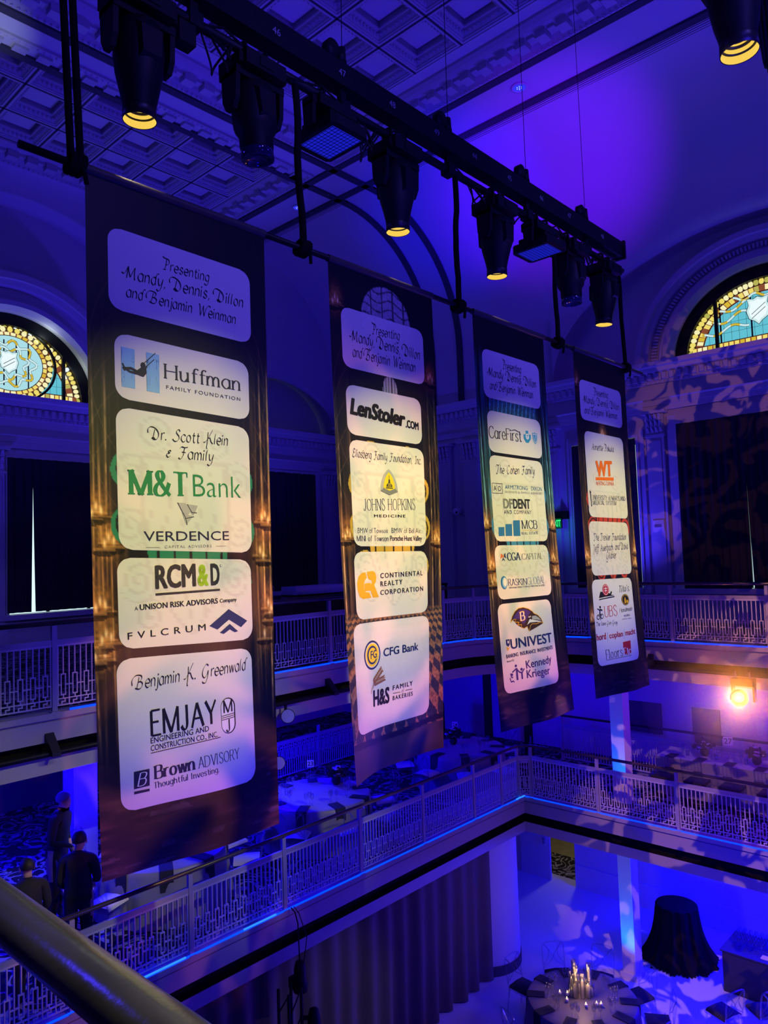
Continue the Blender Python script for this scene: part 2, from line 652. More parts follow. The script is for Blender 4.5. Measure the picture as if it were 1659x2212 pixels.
wall_x(XW, -3, YW, ZG, 5.65, [(6.6, 9.6, 0.65, 4.2), (13.3, 15.95, 0.75, 4.35)], mb)
struct('wall_left', mb, PLASTER)


# entablatures: stepped profile along a wall, with dentils
def entab(name, side, a0, a1, z, hgt):
    """side 'y' = far wall, 'x' = left wall; z top; hgt total height"""
    k = hgt / 1.1
    prof = [(0.02, z - 1.1 * k), (0.07, z - 1.1 * k), (0.07, z - 0.97 * k), (0.10, z - 0.97 * k), (0.10, z - 0.85 * k), (0.14, z - 0.82 * k), (0.04, z - 0.80 * k), (0.04, z - 0.48 * k),
            (0.09, z - 0.46 * k), (0.09, z - 0.40 * k), (0.12, z - 0.40 * k), (0.12, z - 0.24 * k), (0.22, z - 0.2 * k), (0.24, z - 0.12 * k), (0.34, z - 0.10 * k), (0.36, z), (-0.3, z)]
    mb = MB()

    def P(s, d, zz):
        return (s, YW - d, zz) if side == 'y' else (XW + d, s, zz)
    mb.grid([[P(a0, d, zz), P(a1, d, zz)] for d, zz in prof], 0, False)
    n = int((a1 - a0) / 0.17)
    for i in range(n):
        s = a0 + 0.17 * i
        mb.box(P(s, 0.12, z - 0.39 * k), P(s + 0.09, 0.2, z - 0.25 * k))
    n = int((a1 - a0) / 0.11)
    for i in range(n):
        s = a0 + 0.11 * i
        mb.box(P(s, 0.09, z - 0.47 * k), P(s + 0.06, 0.12, z - 0.41 * k))
    return struct(name, mb, TRIMP)


entab('trim_3', 'y', XW, XR, 5.95, 1.1)
entab('trim_4', 'x', -3, YW, 5.65, 1.2)


# pilasters with leafy capitals
def pilaster(name, side, s0, s1, z0, z1):
    mb = MB()

    def B(sa, sb, d, za, zb):
        if side == 'y':
            mb.box((sa, YW - d, za), (sb, YW, zb))
        else:
            mb.box((XW, sa, za), (XW + d, sb, zb))
    B(s0 - 0.08, s1 + 0.08, 0.2, z0, z0 + 0.25)
    B(s0 - 0.04, s1 + 0.04, 0.16, z0 + 0.25, z0 + 0.34)
    B(s0, s1, 0.12, z0 + 0.34, z1 - 0.58)
    B(s0 + 0.07, s1 - 0.07, 0.14, z0 + 0.5, z1 - 0.7)
    B(s0 - 0.03, s1 + 0.03, 0.15, z1 - 0.6, z1 - 0.55)
    B(s0 - 0.09, s1 + 0.09, 0.24, z1 - 0.07, z1)
    for r in range(3):
        n = 4
        for i in range(n):
            c = s0 + (s1 - s0) * (i + 0.5) / n
            zz = z1 - 0.53 + r * 0.15
            d = 0.13 + 0.03 * r
            pts = [(c - 0.045, d, zz), (c + 0.045, d, zz), (c + 0.03, d + 0.03, zz + 0.13), (c, d + 0.07, zz + 0.15), (c - 0.03, d + 0.03, zz + 0.13)]
            q = [(p[0], YW - p[1], p[2]) if side == 'y' else (XW + p[1], p[0], p[2]) for p in pts]
            b = [(p[0], YW - 0.02, p[2]) if side == 'y' else (XW + 0.02, p[0], p[2]) for p in pts]
            mb.add(q + b, [(0, 1, 2, 3, 4)] + [(i, 5 + i, 5 + (i + 1) % 5, (i + 1) % 5) for i in range(5)])
    B(s0, s1, 0.12, z1 - 0.56, z1 - 0.06)
    return struct(name, mb, TRIMP)


for i, (a, b) in enumerate([(-7.16, -6.76), (-9.95, -9.5), (-12.5, -12.0), (-13.45, -12.95), (-2.3, -1.9)]):
    pilaster('column_%d' % (i + 1), 'y', a, b, 0.0, 4.85)
pilaster('column_6', 'x', 5.95, 6.5, 0.0, 4.45)
pilaster('column_7', 'x', 12.3, 12.8, 0.0, 4.45)
pilaster('column_8', 'x', 16.25, 16.75, 0.0, 4.45)


# window casings
def casing(name, side, s0, s1, z0, z1, wd=0.22):
    mb = MB()

    def B(sa, sb, d, za, zb):
        if side == 'y':
            mb.box((sa, YW - d, za), (sb, YW + 0.02, zb))
        else:
            mb.box((XW - 0.02, sa, za), (XW + d, sb, zb))
    for d, e in ((0.06, wd), (0.1, wd * 0.35)):
        B(s0 - e, s0, d, z0, z1 + e)
        B(s1, s1 + e, d, z0, z1 + e)
        B(s0, s1, d, z1, z1 + e)
    B(s0 - wd - 0.06, s1 + wd + 0.06, 0.2, z0 - 0.12, z0)
    return struct(name, mb, TRIMP)


casing('trim_5', 'y', -6.45, -2.6, 0.75, 4.45, 0.25)
casing('trim_6', 'y', -9.1, -7.45, 0.75, 4.3, 0.18)
casing('trim_7', 'x', 6.6, 9.6, 0.65, 4.2, 0.2)
casing('trim_8', 'x', 13.3, 15.95, 0.75, 4.35, 0.22)
# wainscot ledge on the left wall
mb = MB()
mb.box((XW, -3, 0.0), (XW + 0.05, YW, 0.18))
struct('baseboard_left', mb, TRIMP)
mb = MB()
mb.box((XW, YW - 0.05, 0.0), (XR, YW, 0.18))
mb.box((-9.6, YW - 0.05, ZG), (XR, YW, ZG + 0.55))
struct('baseboard_far', mb, TRIMP)

# ------------------------------------------------------------------ ceiling
ZCF = 11.25
mb = MB()
# flat border bands (main panel right of the beam, aisle panel left of it)
MX0, MX1, MY0, MY1 = -12.3, 3.6, -0.6, 11.98
AX0, AX1, AY0, AY1 = -17.35, -13.58, -1.6, 11.95


def rect_hole(x0, x1, y0, y1, holes, z, mb, m=0):
    xs = sorted({x0, x1, *[h[0] for h in holes], *[h[1] for h in holes]})
    ys = sorted({y0, y1, *[h[2] for h in holes], *[h[3] for h in holes]})
    for a, b in zip(xs, xs[1:]):
        for c, d in zip(ys, ys[1:]):
            if any(h[0] <= a and b <= h[1] and h[2] <= c and d <= h[3] for h in holes):
                continue
            mb.add([(a, c, z), (b, c, z), (b, d, z), (a, d, z)], [(0, 3, 2, 1)], m)


rect_hole(XW + 0.35, XR, -3, 13.4, [(MX0, MX1, MY0, MY1), (AX0, AX1, AY0, AY1)], ZC, mb)
# dark raised fillets beside the bands
for x in (-12.45, -13.45):
    mb.box((x - 0.09, -3, ZC - 0.05), (x + 0.09, 13.5, ZC), 1)
for y in (12.1, 13.2):
    mb.box((XW + 0.7, y - 0.09, ZC - 0.05), (XR, y + 0.09, ZC), 1)
# linear air diffuser slots
for i in range(5):
    y = 13.32 + 0.06 * i
    mb.box((-10.9 if False else XW + 0.7, y, ZC - 0.006), (-13.6, y + 0.016, ZC + 0.02), 1)
    mb.box((-12.3, y, ZC - 0.006), (XR, y + 0.016, ZC + 0.02), 1)


def coffers(x0, x1, y0, y1, nx, ny, mb):
    rects = [(0.0, 0.03), (0.025, 0.03), (0.025, 0.0), (0.065, 0.0), (0.07, 0.025), (0.09, 0.03), (0.095, 0.06), (0.105, 0.06), (0.185, 0.165), (0.19, 0.15), (0.21, 0.15), (0.215, 0.18), (0.19, 0.22), (0.19, 0.34), (0.25, 0.34), (0.25, 0.26)]
    cx, cy = (x1 - x0) / nx, (y1 - y0) / ny
    for i in range(nx):
        for j in range(ny):
            a, c = x0 + cx * i, y0 + cy * j
            b, d = a + cx, c + cy
            rings = [[(a, c, ZCF), (b, c, ZCF), (b, d, ZCF), (a, d, ZCF)]]
            for e, h in rects:
                rings.append([(a + e, c + e, ZCF + h), (b - e, c + e, ZCF + h), (b - e, d - e, ZCF + h), (a + e, d - e, ZCF + h)])
            v = [p for r in rings for p in r]
            f = []
            for k in range(len(rings) - 1):
                for q in range(4):
                    q2 = (q + 1) % 4
                    f.append((4 * k + q, 4 * k + 4 + q, 4 * k + 4 + q2, 4 * k + q2))
            k = len(rings) - 1
            mb.add(v, f, 2)
            mb.add(rings[-1], [(3, 2, 1, 0)], 0)
            # eggs of the carved moulding
            e, z = 0.142, ZCF + 0.10
            for side in range(4):
                n = 9
                for t in range(n):
                    s = (t + 0.5) / n
                    if side == 0: p = (a + e + (cx - 2 * e) * s, c + e)
                    elif side == 1: p = (a + e + (cx - 2 * e) * s, d - e)
                    elif side == 2: p = (a + e, c + e + (cy - 2 * e) * s)
                    else: p = (b - e, c + e + (cy - 2 * e) * s)
                    r = 0.04
                    mb.add([(p[0] - r, p[1], z), (p[0], p[1] - r, z), (p[0] + r, p[1], z), (p[0], p[1] + r, z), (p[0], p[1], z - 0.05)], [(0, 1, 4), (1, 2, 4), (2, 3, 4), (3, 0, 4)], 2)
    # thin dark lines between the coffers
    for i in range(1, nx):
        mb.box((x0 + cx * i - 0.02, y0, ZCF - 0.004), (x0 + cx * i + 0.02, y1, ZCF + 0.002), 1)
    for j in range(1, ny):
        mb.box((x0, y0 + cy * j - 0.02, ZCF - 0.004), (x1, y0 + cy * j + 0.02, ZCF + 0.002), 1)


CO1 = (-11.3, 2.5, 0.31, 11.11)
CO2 = (-16.85, -13.49, -0.92, 11.4)
coffers(*CO1, 12, 10, mb)
coffers(*CO2, 3, 11, mb)
rect_hole(MX0 + 0.5, MX1 - 0.5, MY0 + 0.5, MY1 - 0.5, [CO1], ZCF, mb)
rect_hole(AX0 + 0.4, CO2[1], AY0 + 0.4, AY1 - 0.4, [CO2], ZCF, mb)
mb.add([(AX1, AY0, ZC), (AX1, AY1, ZC), (AX1, AY1, ZCF + 0.4), (AX1, AY0, ZCF + 0.4)], [(0, 1, 2, 3)])


def cornice(x0, x1, y0, y1, mb, w):
    """bracketed frame hanging round a coffered panel: from the band in to the panel"""
    prof = [(0, ZC), (0, ZC - 0.05), (0.05, ZC - 0.06), (0.1, ZC + 0.0), (0.16, ZC + 0.06), (w - 0.12, ZC + 0.1), (w - 0.06, ZC + 0.14), (w, ZC + 0.2), (w, ZCF + 0.01)]
    rings = [[(x0 + e, y0 + e, z), (x1 - e, y0 + e, z), (x1 - e, y1 - e, z), (x0 + e, y1 - e, z)] for e, z in prof]
    v = [p for r in rings for p in r]
    f = []
    for k in range(len(rings) - 1):
        for q in range(4):
            q2 = (q + 1) % 4
            f.append((4 * k + q, 4 * k + 4 + q, 4 * k + 4 + q2, 4 * k + q2))
    mb.add(v, f, 2)
    e0 = 0.12
    st = 0.42
    for side in range(4):
        L = (x1 - x0) if side < 2 else (y1 - y0)
        n = int((L - 2 * e0) / st)
        for t in range(n):
            s = e0 + (L - 2 * e0) * (t + 0.5) / n
            for (o, sz, zz, m) in ((0.0, 0.1, ZC - 0.05, 2), (0.2, 0.07, ZC + 0.03, 2)):
                if side == 0: p = (x0 + s + o, y0 + 0.3)
                elif side == 1: p = (x0 + s + o, y1 - 0.3)
                elif side == 2: p = (x0 + 0.3, y0 + s + o)
                else: p = (x1 - 0.3, y0 + s + o)
                mb.box((p[0] - sz, p[1] - sz * 1.2, zz), (p[0] + sz, p[1] + sz * 1.2, zz + 0.15), m)
    for side in range(4):
        L = (x1 - x0) if side < 2 else (y1 - y0)
        n = int(L / 0.11)
        for t in range(n):
            s = L * (t + 0.5) / n
            p = [(x0 + s, y0 + 0.05), (x0 + s, y1 - 0.05), (x0 + 0.05, y0 + s), (x1 - 0.05, y0 + s)][side]
            r = 0.04
            z = ZC - 0.055
            mb.add([(p[0] - r, p[1], z), (p[0], p[1] - r, z), (p[0] + r, p[1], z), (p[0], p[1] + r, z), (p[0], p[1], z - 0.03)], [(0, 1, 4), (1, 2, 4), (2, 3, 4), (3, 0, 4)], 2)


cornice(MX0, MX1, MY0, MY1, mb, 0.6)
cornice(AX0, AX1 + 0.6, AY0, AY1, mb, 0.5)
struct('ceiling', mb, [PLASTER, DARKGAP, MOULD])
# the two dark ribs that continue the beam down the far cove
mb = MB()
for x in (-12.45, -13.45):
    rows = []
    for dx, dn in ((-0.09, 0.0), (-0.09, 0.05), (0.09, 0.05), (0.09, 0.0)):
        r = []
        for i in range(26):
            z = 5.9 + 1.6 * i / 6 if i < 6 else 7.5 + 3.5 * math.sin(PI / 2 * (i - 6) / 19)
            y = covey(z)
            nn = Vector((0, -(y - 13.4), -(z - 7.5))).normalized() if z > 7.5 else Vector((0, -1, 0))
            r.append((x + dx, y + nn.y * dn, z + nn.z * dn))
        rows.append(r)
    mb.grid(rows, 0, False)
struct('trim_9', mb, DARKGAP)
# ------------------------------------------------------------------ stained glass lunette windows
GL = {}
for nm, c, s in (('cyan', (0.14, 0.62, 0.75), 0.85), ('pale', (0.62, 0.85, 0.86), 0.95), ('skyglass', (0.42, 0.76, 0.82), 0.95), ('gold', (0.75, 0.52, 0.03), 0.9), ('amber', (0.85, 0.70, 0.14), 1.0),
                 ('cream', (0.92, 0.86, 0.45), 1.0), ('olive', (0.55, 0.52, 0.10), 0.85), ('rust', (0.35, 0.10, 0.03), 0.7), ('brown', (0.10, 0.055, 0.01), 0.6), ('white', (0.80, 0.92, 0.93), 1.05)):
    GL[nm] = mat('stained_glass_' + nm, (0.02, 0.02, 0.02), 0.3, emit=c, estr=s)
LEAD = mat('lead_came', (0.02, 0.02, 0.02), 0.6)
GNAMES = list(GL)
GMATS = [GL[k] for k in GNAMES] + [LEAD]
GI = {k: i for i, k in enumerate(GNAMES)}
LEADI = len(GNAMES)


def spline2(path):
    return [tuple(p) for p in path]


def glass_window(num, tf, R, half_w, h, medallion, mullions, rz0=0.0):
    """tf maps (s, z, d): s along the wall, z up from the springing, d into the hall"""
    root = thing('window_%d' % num, None, None)
    tag(root, kind='structure')
    rnd = random.Random(num)
    mb = MB()

    def poly(pts, col, d):
        mb.add([tf(a, b, d) for a, b in pts], [tuple(range(len(pts)))], GI[col] if col != 'lead' else LEADI)

    def line(pts, wd, d, col='lead'):
        for (a, b), (c, e) in zip(pts, pts[1:]):
            L = math.hypot(c - a, e - b) or 1
            nx, ny = -(e - b) / L * wd / 2, (c - a) / L * wd / 2
            poly([(a + nx, b + ny), (a - nx, b - ny), (c - nx, e - ny), (c + nx, e + ny)], col, d)

    def oval(cx, cy, rx, ry, ang, col, d, n=12):
        ca, sa = math.cos(ang), math.sin(ang)
        poly([(cx + rx * math.cos(2 * PI * i / n) * ca - ry * math.sin(2 * PI * i / n) * sa,
               cy + rx * math.cos(2 * PI * i / n) * sa + ry * math.sin(2 * PI * i / n) * ca) for i in range(n)], col, d)
    ks = h / half_w

    def A(r, t):
        return (r * math.cos(t), max(0.0, r * math.sin(t) * ks))
    # field, then the border rings
    poly([A(R, PI * i / 48) for i in range(49)], 'brown', 0)
    poly([A(R * 0.9, PI * i / 48) for i in range(49)], 'rust', 0.002)
    poly([A(R * 0.79, PI * i / 48) for i in range(49)], 'cyan', 0.004)
    n = 46
    for i in range(n):
        t = PI * (i + 0.5) / n
        p = A(R * 0.948, t)
        oval(p[0], p[1], 0.07, 0.053, t, rnd.choice(['cream', 'amber', 'cream', 'amber', 'olive', 'white']), 0.004)
    n = 42
    for i in range(n):
        t0, t1 = PI * (i + 0.07) / n, PI * (i + 0.93) / n
        c = ['amber', 'gold', 'cream', 'amber', 'rust', 'olive'][(i * 7 + i // 3) % 6]
        poly([A(R * 0.81, t0), A(R * 0.89, t0), A(R * 0.89, t1), A(R * 0.81, t1)], c, 0.006)
    line([A(R * 0.9, PI * i / 48) for i in range(49)], 0.014, 0.008)
    line([A(R * 0.8, PI * i / 48) for i in range(49)], 0.016, 0.008)
    # bottom borders
    poly([(-R, 0.0), (R, 0.0), (R * 0.985, 0.13), (-R * 0.985, 0.13)], 'brown', 0.009)
    poly([(-R * 0.94, 0.13), (R * 0.94, 0.13), (R * 0.92, 0.25), (-R * 0.92, 0.25)], 'rust', 0.009)
    k = int(2 * R / 0.115)
    for i in range(k):
        s = -R + 0.06 + i * 0.115
        oval(s, 0.066, 0.05, 0.062, 0, rnd.choice(['cream', 'amber', 'cream', 'white']), 0.012)
        if abs(s) < R * 0.9:
            poly([(s - 0.045, 0.145), (s + 0.045, 0.145), (s + 0.045, 0.235), (s - 0.045, 0.235)], rnd.choice(['amber', 'olive', 'gold', 'amber', 'cream']), 0.012)
    line([(-R * 0.95, 0.13), (R * 0.95, 0.13)], 0.014, 0.014)
    line([(-R * 0.9, 0.25), (R * 0.9, 0.25)], 0.014, 0.014)
    # quarry lines of the blue field
    m = medallion
    for s in np.arange(-R * 0.7, R * 0.71, 0.16):
        hh = math.sqrt(max(0, 1 - (s / (R * 0.79)) ** 2)) * R * 0.79 * ks
        if hh > 0.3:
            line([(s, 0.25), (s, hh)], 0.006, 0.010)
    for z in np.arange(0.45, h * 0.78, 0.22):
        ww = math.sqrt(max(0, 1 - (z / (R * 0.79 * ks)) ** 2)) * R * 0.79
        line([(-ww, z), (ww, z)], 0.006, 0.010)
    # ribbons, scrolls and the shield
    if m == 'round':
        c0 = (0.05, 0.86)
        rr = 0.86
        poly([(c0[0] + rr * 1.17 * math.cos(2 * PI * i / 40), c0[1] + rr * 1.0 * math.sin(2 * PI * i / 40)) for i in range(40)], 'brown', 0.016)
        poly([(c0[0] + rr * 1.02 * math.cos(2 * PI * i / 40), c0[1] + rr * 0.88 * math.sin(2 * PI * i / 40)) for i in range(40)], 'rust', 0.018)
        poly([(c0[0] + rr * 0.88 * math.cos(2 * PI * i / 40), c0[1] + rr * 0.76 * math.sin(2 * PI * i / 40)) for i in range(40)], 'skyglass', 0.02)
        for i in range(36):
            t = 2 * PI * i / 36
            oval(c0[0] + rr * 1.1 * math.cos(t), c0[1] + rr * 0.94 * math.sin(t), 0.062, 0.066, t + PI / 2, rnd.choice(['cream', 'amber', 'cream']), 0.022)
            t0, t1 = t + 0.02, t + 0.155
            poly([(c0[0] + rr * a * math.cos(q), c0[1] + rr * a * 0.865 * math.sin(q)) for a, q in ((0.9, t0), (1.0, t0), (1.0, t1), (0.9, t1))], rnd.choice(['amber', 'gold', 'cream', 'amber']), 0.022)
        line([(c0[0] + rr * 0.89 * math.cos(2 * PI * i / 40), c0[1] + rr * 0.77 * math.sin(2 * PI * i / 40)) for i in range(41)], 0.016, 0.024)
        sc, sr = (c0[0] - 0.03, c0[1] + 0.02), 0.62
        for s in (-0.42, -0.14, 0.14, 0.42):
            line([(c0[0] + s, c0[1] - 0.55), (c0[0] + s, c0[1] + 0.55)], 0.03, 0.0215)
        ribbons = [[(c0[0] + (r + a * math.sin(n * t + o)) * math.cos(t), c0[1] + (r + a * math.sin(n * t + o)) * 0.9 * math.sin(t)) for t in np.linspace(0, 2 * PI, 61)] for r, a, n, o in ((0.38, 0.07, 7, 0.0), (0.55, 0.075, 9, 1.0))]
    else:
        sc, sr = (-0.15, 0.80), 0.68
        ribbons = []
        for sg in (-1, 1):
            for z0, L, a in ((0.24, 0.62, 0.06), (0.02, 0.78, 0.07), (-0.22, 1.0, 0.06)):
                ribbons.append([(sc[0] + sg * (0.2 + L * t), max(0.3, sc[1] + z0 - 0.12 * t + a * math.sin(9 * t * L + z0 * 7))) for t in np.linspace(0, 1, 22)])
        ribbons.append([(sc[0] - 0.5 + t, sc[1] + 0.34 + 0.05 * math.cos(t * 14)) for t in np.linspace(0, 1, 26)])
        for s in (-0.95, -0.3, 0.3, 0.95):
            line([(s, 0.25), (s, 1.15)], 0.035, 0.011)
    for path in ribbons:
        pts = spline2(path)
        for q in range(0, len(pts) - 1, 4):
            seg = pts[q:q + 5]
            line(seg, 0.062, 0.023)
            line(seg, 0.046, 0.0245, 'gold' if (q // 4) % 2 else 'pale')
    shp = [(0, 0.42), (0.12, 0.36), (0.3, 0.4), (0.26, 0.2), (0.33, 0.02), (0.26, -0.22), (0.1, -0.32), (0, -0.43), (-0.1, -0.32), (-0.26, -0.22), (-0.33, 0.02), (-0.26, 0.2), (-0.3, 0.4), (-0.12, 0.36)]
    poly([(sc[0] + a * 1.12 * sr, sc[1] + b * 1.1 * sr) for a, b in shp], 'lead', 0.025)
    poly([(sc[0] + a * 1.06 * sr, sc[1] + b * 1.05 * sr) for a, b in shp], 'pale', 0.027)
    poly([(sc[0] + a * 0.86 * sr, sc[1] + b * 0.86 * sr) for a, b in shp], 'white', 0.029)
    line([(sc[0] - 0.2 * sr, sc[1] - 0.1 * sr), (sc[0] + 0.22 * sr, sc[1] + 0.2 * sr)], 0.012, 0.031)
    line([(sc[0] - 0.2 * sr, sc[1] - 0.24 * sr), (sc[0] + 0.22 * sr, sc[1] + 0.06 * sr)], 0.012, 0.031)
    mb.build('stained_glass', GMATS, root)
    # black frame and mullions
    fb = MB()
    ro, ri = R * 1.14, R * 0.985

    def ringbar(r0, r1, d0, d1, bld, m=0, n=48):
        rows = []
        for r, d in ((r0, d0), (r0, d1), (r1, d1), (r1, d0)):
            rows.append([tf(r * math.cos(PI * i / n), r * math.sin(PI * i / n) * (1 + (ks - 1) * max(0, 1 - (r - R) / (0.25 * R)) if r > R else ks), d) for i in range(n + 1)])
        rows.append(rows[0])
        bld.grid(rows, m, False)
    ringbar(ri, ro, -0.05, 0.12, fb)
    fb.add([tf(-ro, -0.09, 0.12), tf(ro, -0.09, 0.12), tf(ro, 0.0, 0.12), tf(-ro, 0.0, 0.12)], [(0, 1, 2, 3)])
    fb.build('frame', BLACKM, root)
    mu = MB()
    for s in mullions:
        zt = math.sqrt(max(0, 1 - (s / R) ** 2)) * R * ks
        a, b = tf(s - 0.035, 0, 0.03), tf(s + 0.035, zt, 0.1)
        mu.box(a, b)
    if m == 'round':
        rows = []
        for r, d in ((1.19, 0.03), (1.19, 0.09), (1.25, 0.09), (1.25, 0.03)):
            rows.append([tf(0.05 + 0.86 * r * math.cos(2 * PI * i / 48), max(0.0, 0.86 + 0.86 * r * 0.87 * math.sin(2 * PI * i / 48)), d) for i in range(49)])
        mu.grid(rows, 0, False)
    mu.build('mullion', BLACKM, root)
    return root


def arch_surround(name, tf, prof, cx0=0.0, dent=(2.45, 2.58)):
    """moulded arch: prof (r, d) swept over the half circle, with dentils"""
    mb = MB()
    rows = [[tf(r * math.cos(PI * i / 64), r * math.sin(PI * i / 64) * sq, d) for i in range(65)] for r, d, sq in prof]
    mb.grid(rows, 0, False)
    n = 92
    for i in range(n):
        t0, t1 = PI * i / n, PI * (i + 0.55) / n
        sq = prof[-1][2]
        q = []
        for d in (0.14, 0.24):
            for r, t in ((dent[0], t0), (dent[1], t0), (dent[1], t1), (dent[0], t1)):
                q.append(tf(r * math.cos(t), r * math.sin(t) * sq, d))
        mb.add(q, [(4, 5, 6, 7), (0, 1, 5, 4), (1, 2, 6, 5), (2, 3, 7, 6), (3, 0, 4, 7)])
    return struct(name, mb, TRIMP)


def tf_far(s, z, d):
    return (-4.55 + s, YW + 0.3 - d, 5.96 + z)


def tf_left(s, z, d):
    return (XW - 0.5 + d, 6.8 + s, 5.7 + z)


glass_window(2, tf_far, 1.72, 1.72, 1.5, 'shield', (-1.02, 1.02))
glass_window(1, tf_left, 1.78, 1.78, 1.78, 'round', (-1.3, 1.3))
SQ = 0.89
arch_surround('trim_10', tf_far, [(1.96, -0.05, SQ), (1.96, 0.22, SQ), (2.1, 0.3, SQ), (2.2, 0.3, SQ), (2.22, 0.24, SQ), (2.3, 0.24, SQ), (2.34, 0.16, SQ), (2.52, 0.16, SQ), (2.54, 0.3, SQ), (2.66, 0.34, SQ), (2.68, 0.4, SQ), (2.82, 0.4, SQ), (2.82, -0.05, SQ)], dent=(2.36, 2.48))
arch_surround('trim_11', tf_left, [(2.03, -0.05, 1), (2.03, 0.3, 1), (2.14, 0.42, 1), (2.26, 0.42, 1), (2.28, 0.34, 1), (2.36, 0.34, 1), (2.4, 0.26, 1), (2.56, 0.26, 1), (2.6, 0.42, 1), (2.72, 0.46, 1), (2.74, 0.52, 1), (2.9, 0.52, 1), (2.9, -0.05, 1)], dent=(2.42, 2.53))


# daylight windows behind the curtains (seen only in slits), then the curtains
DAY = mat('daylight_pane', (0.02, 0.02, 0.02), 0.3, emit=(0.62, 0.85, 0.9), estr=1.3)
for i, (a, b, c, d, side) in enumerate([(-6.45, -2.6, 0.75, 4.45, 'y'), (-9.1, -7.45, 0.75, 4.3, 'y'), (6.6, 9.6, 0.65, 4.2, 'x'), (13.3, 15.95, 0.75, 4.35, 'x')]):
    root = tag(thing('window_%d' % (i + 3), None, None), kind='structure')
    mb, fr = MB(), MB()
    if side == 'y':
        mb.box((a + 0.04, YW + 0.28, c), (b - 0.04, YW + 0.3, d - 0.12))
        for k in range(4):
            s = a + (b - a) * k / 3
            fr.box((s - 0.03, YW + 0.22, c), (s + 0.03, YW + 0.28, d))
    else:
        mb.box((XW - 0.3, a + 0.06, c), (XW - 0.28, b - 0.06, d - 0.14))
        for k in range(4):
            s = a + (b - a) * k / 3
            fr.box((XW - 0.28, s - 0.03, c), (XW - 0.22, s + 0.03, d))
    mb.build('pane', DAY, root)
    fr.build('frame', BLACKM, root)


def curtain(name, label, side, spans, z0, z1, amp, pitch, m, group=None, base=None, name_part='curtain_panel'):
    root = thing(name, label, 'curtain', group=group)
    rnd = random.Random(int(abs(spans[0][0]) * 100))
    for (s0, s1, t0, t1) in spans:
        mb = MB()
        n = int(abs(s1 - s0) / 0.035)
        rows = []
        ph = [rnd.uniform(-0.5, 0.5) for _ in range(12)]
        for r in range(15):
            v = r / 14
            z = z1 + (z0 - z1) * v
            row = []
            for i in range(n + 1):
                u = i / n
                a = s0 + (t0 - s0) * v
                b = s1 + (t1 - s1) * v
                s = a + (b - a) * u
                wv = math.sin(2 * PI * s / pitch + ph[int(u * 11)] * 0.8 + 0.4 * math.sin(3 * v + 5 * u)) * amp * (0.55 + 0.6 * v)
                wv += math.sin(2 * PI * s / (pitch * 2.7) + 1) * amp * 0.4
                row.append((s, base - wv, z) if side == 'y' else (base + wv, s, z))
            rows.append(row)
        mb.grid(rows)
        mb.build(name_part, m, root)
    return root


curtain('window_curtain', 'wide dark curtain over the tall window under the arched far-wall stained glass', 'y', [(-6.46, -5.02, -6.46, -5.04), (-5.04, -2.6, -5.0, -2.6)], 0.72, 4.47, 0.035, 0.17, CURT, base=YW - 0.14)
curtain('window_curtain', 'narrow dark curtain in the far wall beside the fourth banner', 'y', [(-9.1, -7.45, -9.1, -7.45)], 0.72, 4.28, 0.03, 0.16, CURT, base=YW - 0.1)
curtain('window_curtain', 'dark curtain with a bright daylight gap on the left wall', 'x', [(6.55, 7.13, 6.55, 7.05), (7.10, 9.65, 7.17, 9.65)], 0.69, 4.22, 0.035, 0.2, CURT, base=XW + 0.14)
curtain('window_curtain', 'dark curtain behind the bar between first and second banners', 'x', [(13.3, 15.95, 13.3, 15.95)], 0.74, 4.36, 0.03, 0.2, CURT, base=XW + 0.12)
curtain('stage_drape', 'long gray pleated drape hung below the lower balcony edge', 'x', [(-1.5, 12.35, -1.5, 12.3)], ZG + 0.03, ZL - 0.66, 0.07, 0.42, DRAPE, base=-8.92)

# curved plaster corner beside the drape, lower service opening
mb = MB()
pts = [(-8.9, 12.3)] + arc(-9.5, 12.9, 0.75, -0.9, 1.15, 12) + [(-9.6, 13.7), (-12, 13.9)]
mb.grid([[(x, y, z) for x, y in pts] for z in (ZG, ZL - 0.66)], 0, True)
mb.grid([[(x + 0.02, y, z) for x, y in pts] for z in (ZG, ZG + 0.2)], 1, True)
struct('wall_corner', mb, [PLASTER, DARKGAP])
DOORM = mat('door_paint', (0.5, 0.5, 0.52), 0.5)
root = tag(thing('door_1', None, None), kind='structure')
mb = MB()
mb.box((-11.15, YW - 0.08, ZG), (-10.28, YW - 0.02, -4.35))
mb.build('door_leaf', DOORM, root)
mb = MB()
mb.box((-10.42, YW - 0.16, -5.75), (-10.38, YW - 0.08, -5.6))
mb.build('door_handle', CHROME, root)
mb = MB()
mb.box((-10.98, YW - 0.22, -5.52), (-10.55, YW - 0.05, -5.38))
mb.build('door_closer', RAILP, root)
# corridor beyond the open door
WOODF = mat('corridor_floor', (0.22, 0.19, 0.11), 0.5, var=0.4, vscale=5)
mb = MB()
mb.box((-12.0, YW + 0.3, ZG - 0.05), (-8.6, YW + 1.5, ZG + 0.002), 0)
mb.box((-12.0, YW + 1.5, ZG - 0.05), (-8.6, YW + 4.0, ZG + 0.002), 1)
mb.box((-12.0, YW + 4.0, ZG), (-8.6, YW + 4.1, -4.0), 1)
mb.box((-12.1, YW + 0.3, ZG), (-12.0, YW + 4.1, -4.0), 1)
mb.box((-12.1, YW + 0.3, -4.0), (-8.6, YW + 4.1, -3.9), 1)
struct('floor_corridor', mb, [CARPET, WOODF])
point('corridor_lamp', (-10.3, 19.0, -4.6), (1.0, 0.85, 0.5), 28, 0.2)
# ------------------------------------------------------------------ lighting bar
XB = -4.0
ZP, ZPOLE = 5.22, 3.965
root = thing('lighting_bar', 'long black numbered lighting bar hung above the four banners', 'lighting bar', (XB, 5.0, ZP))


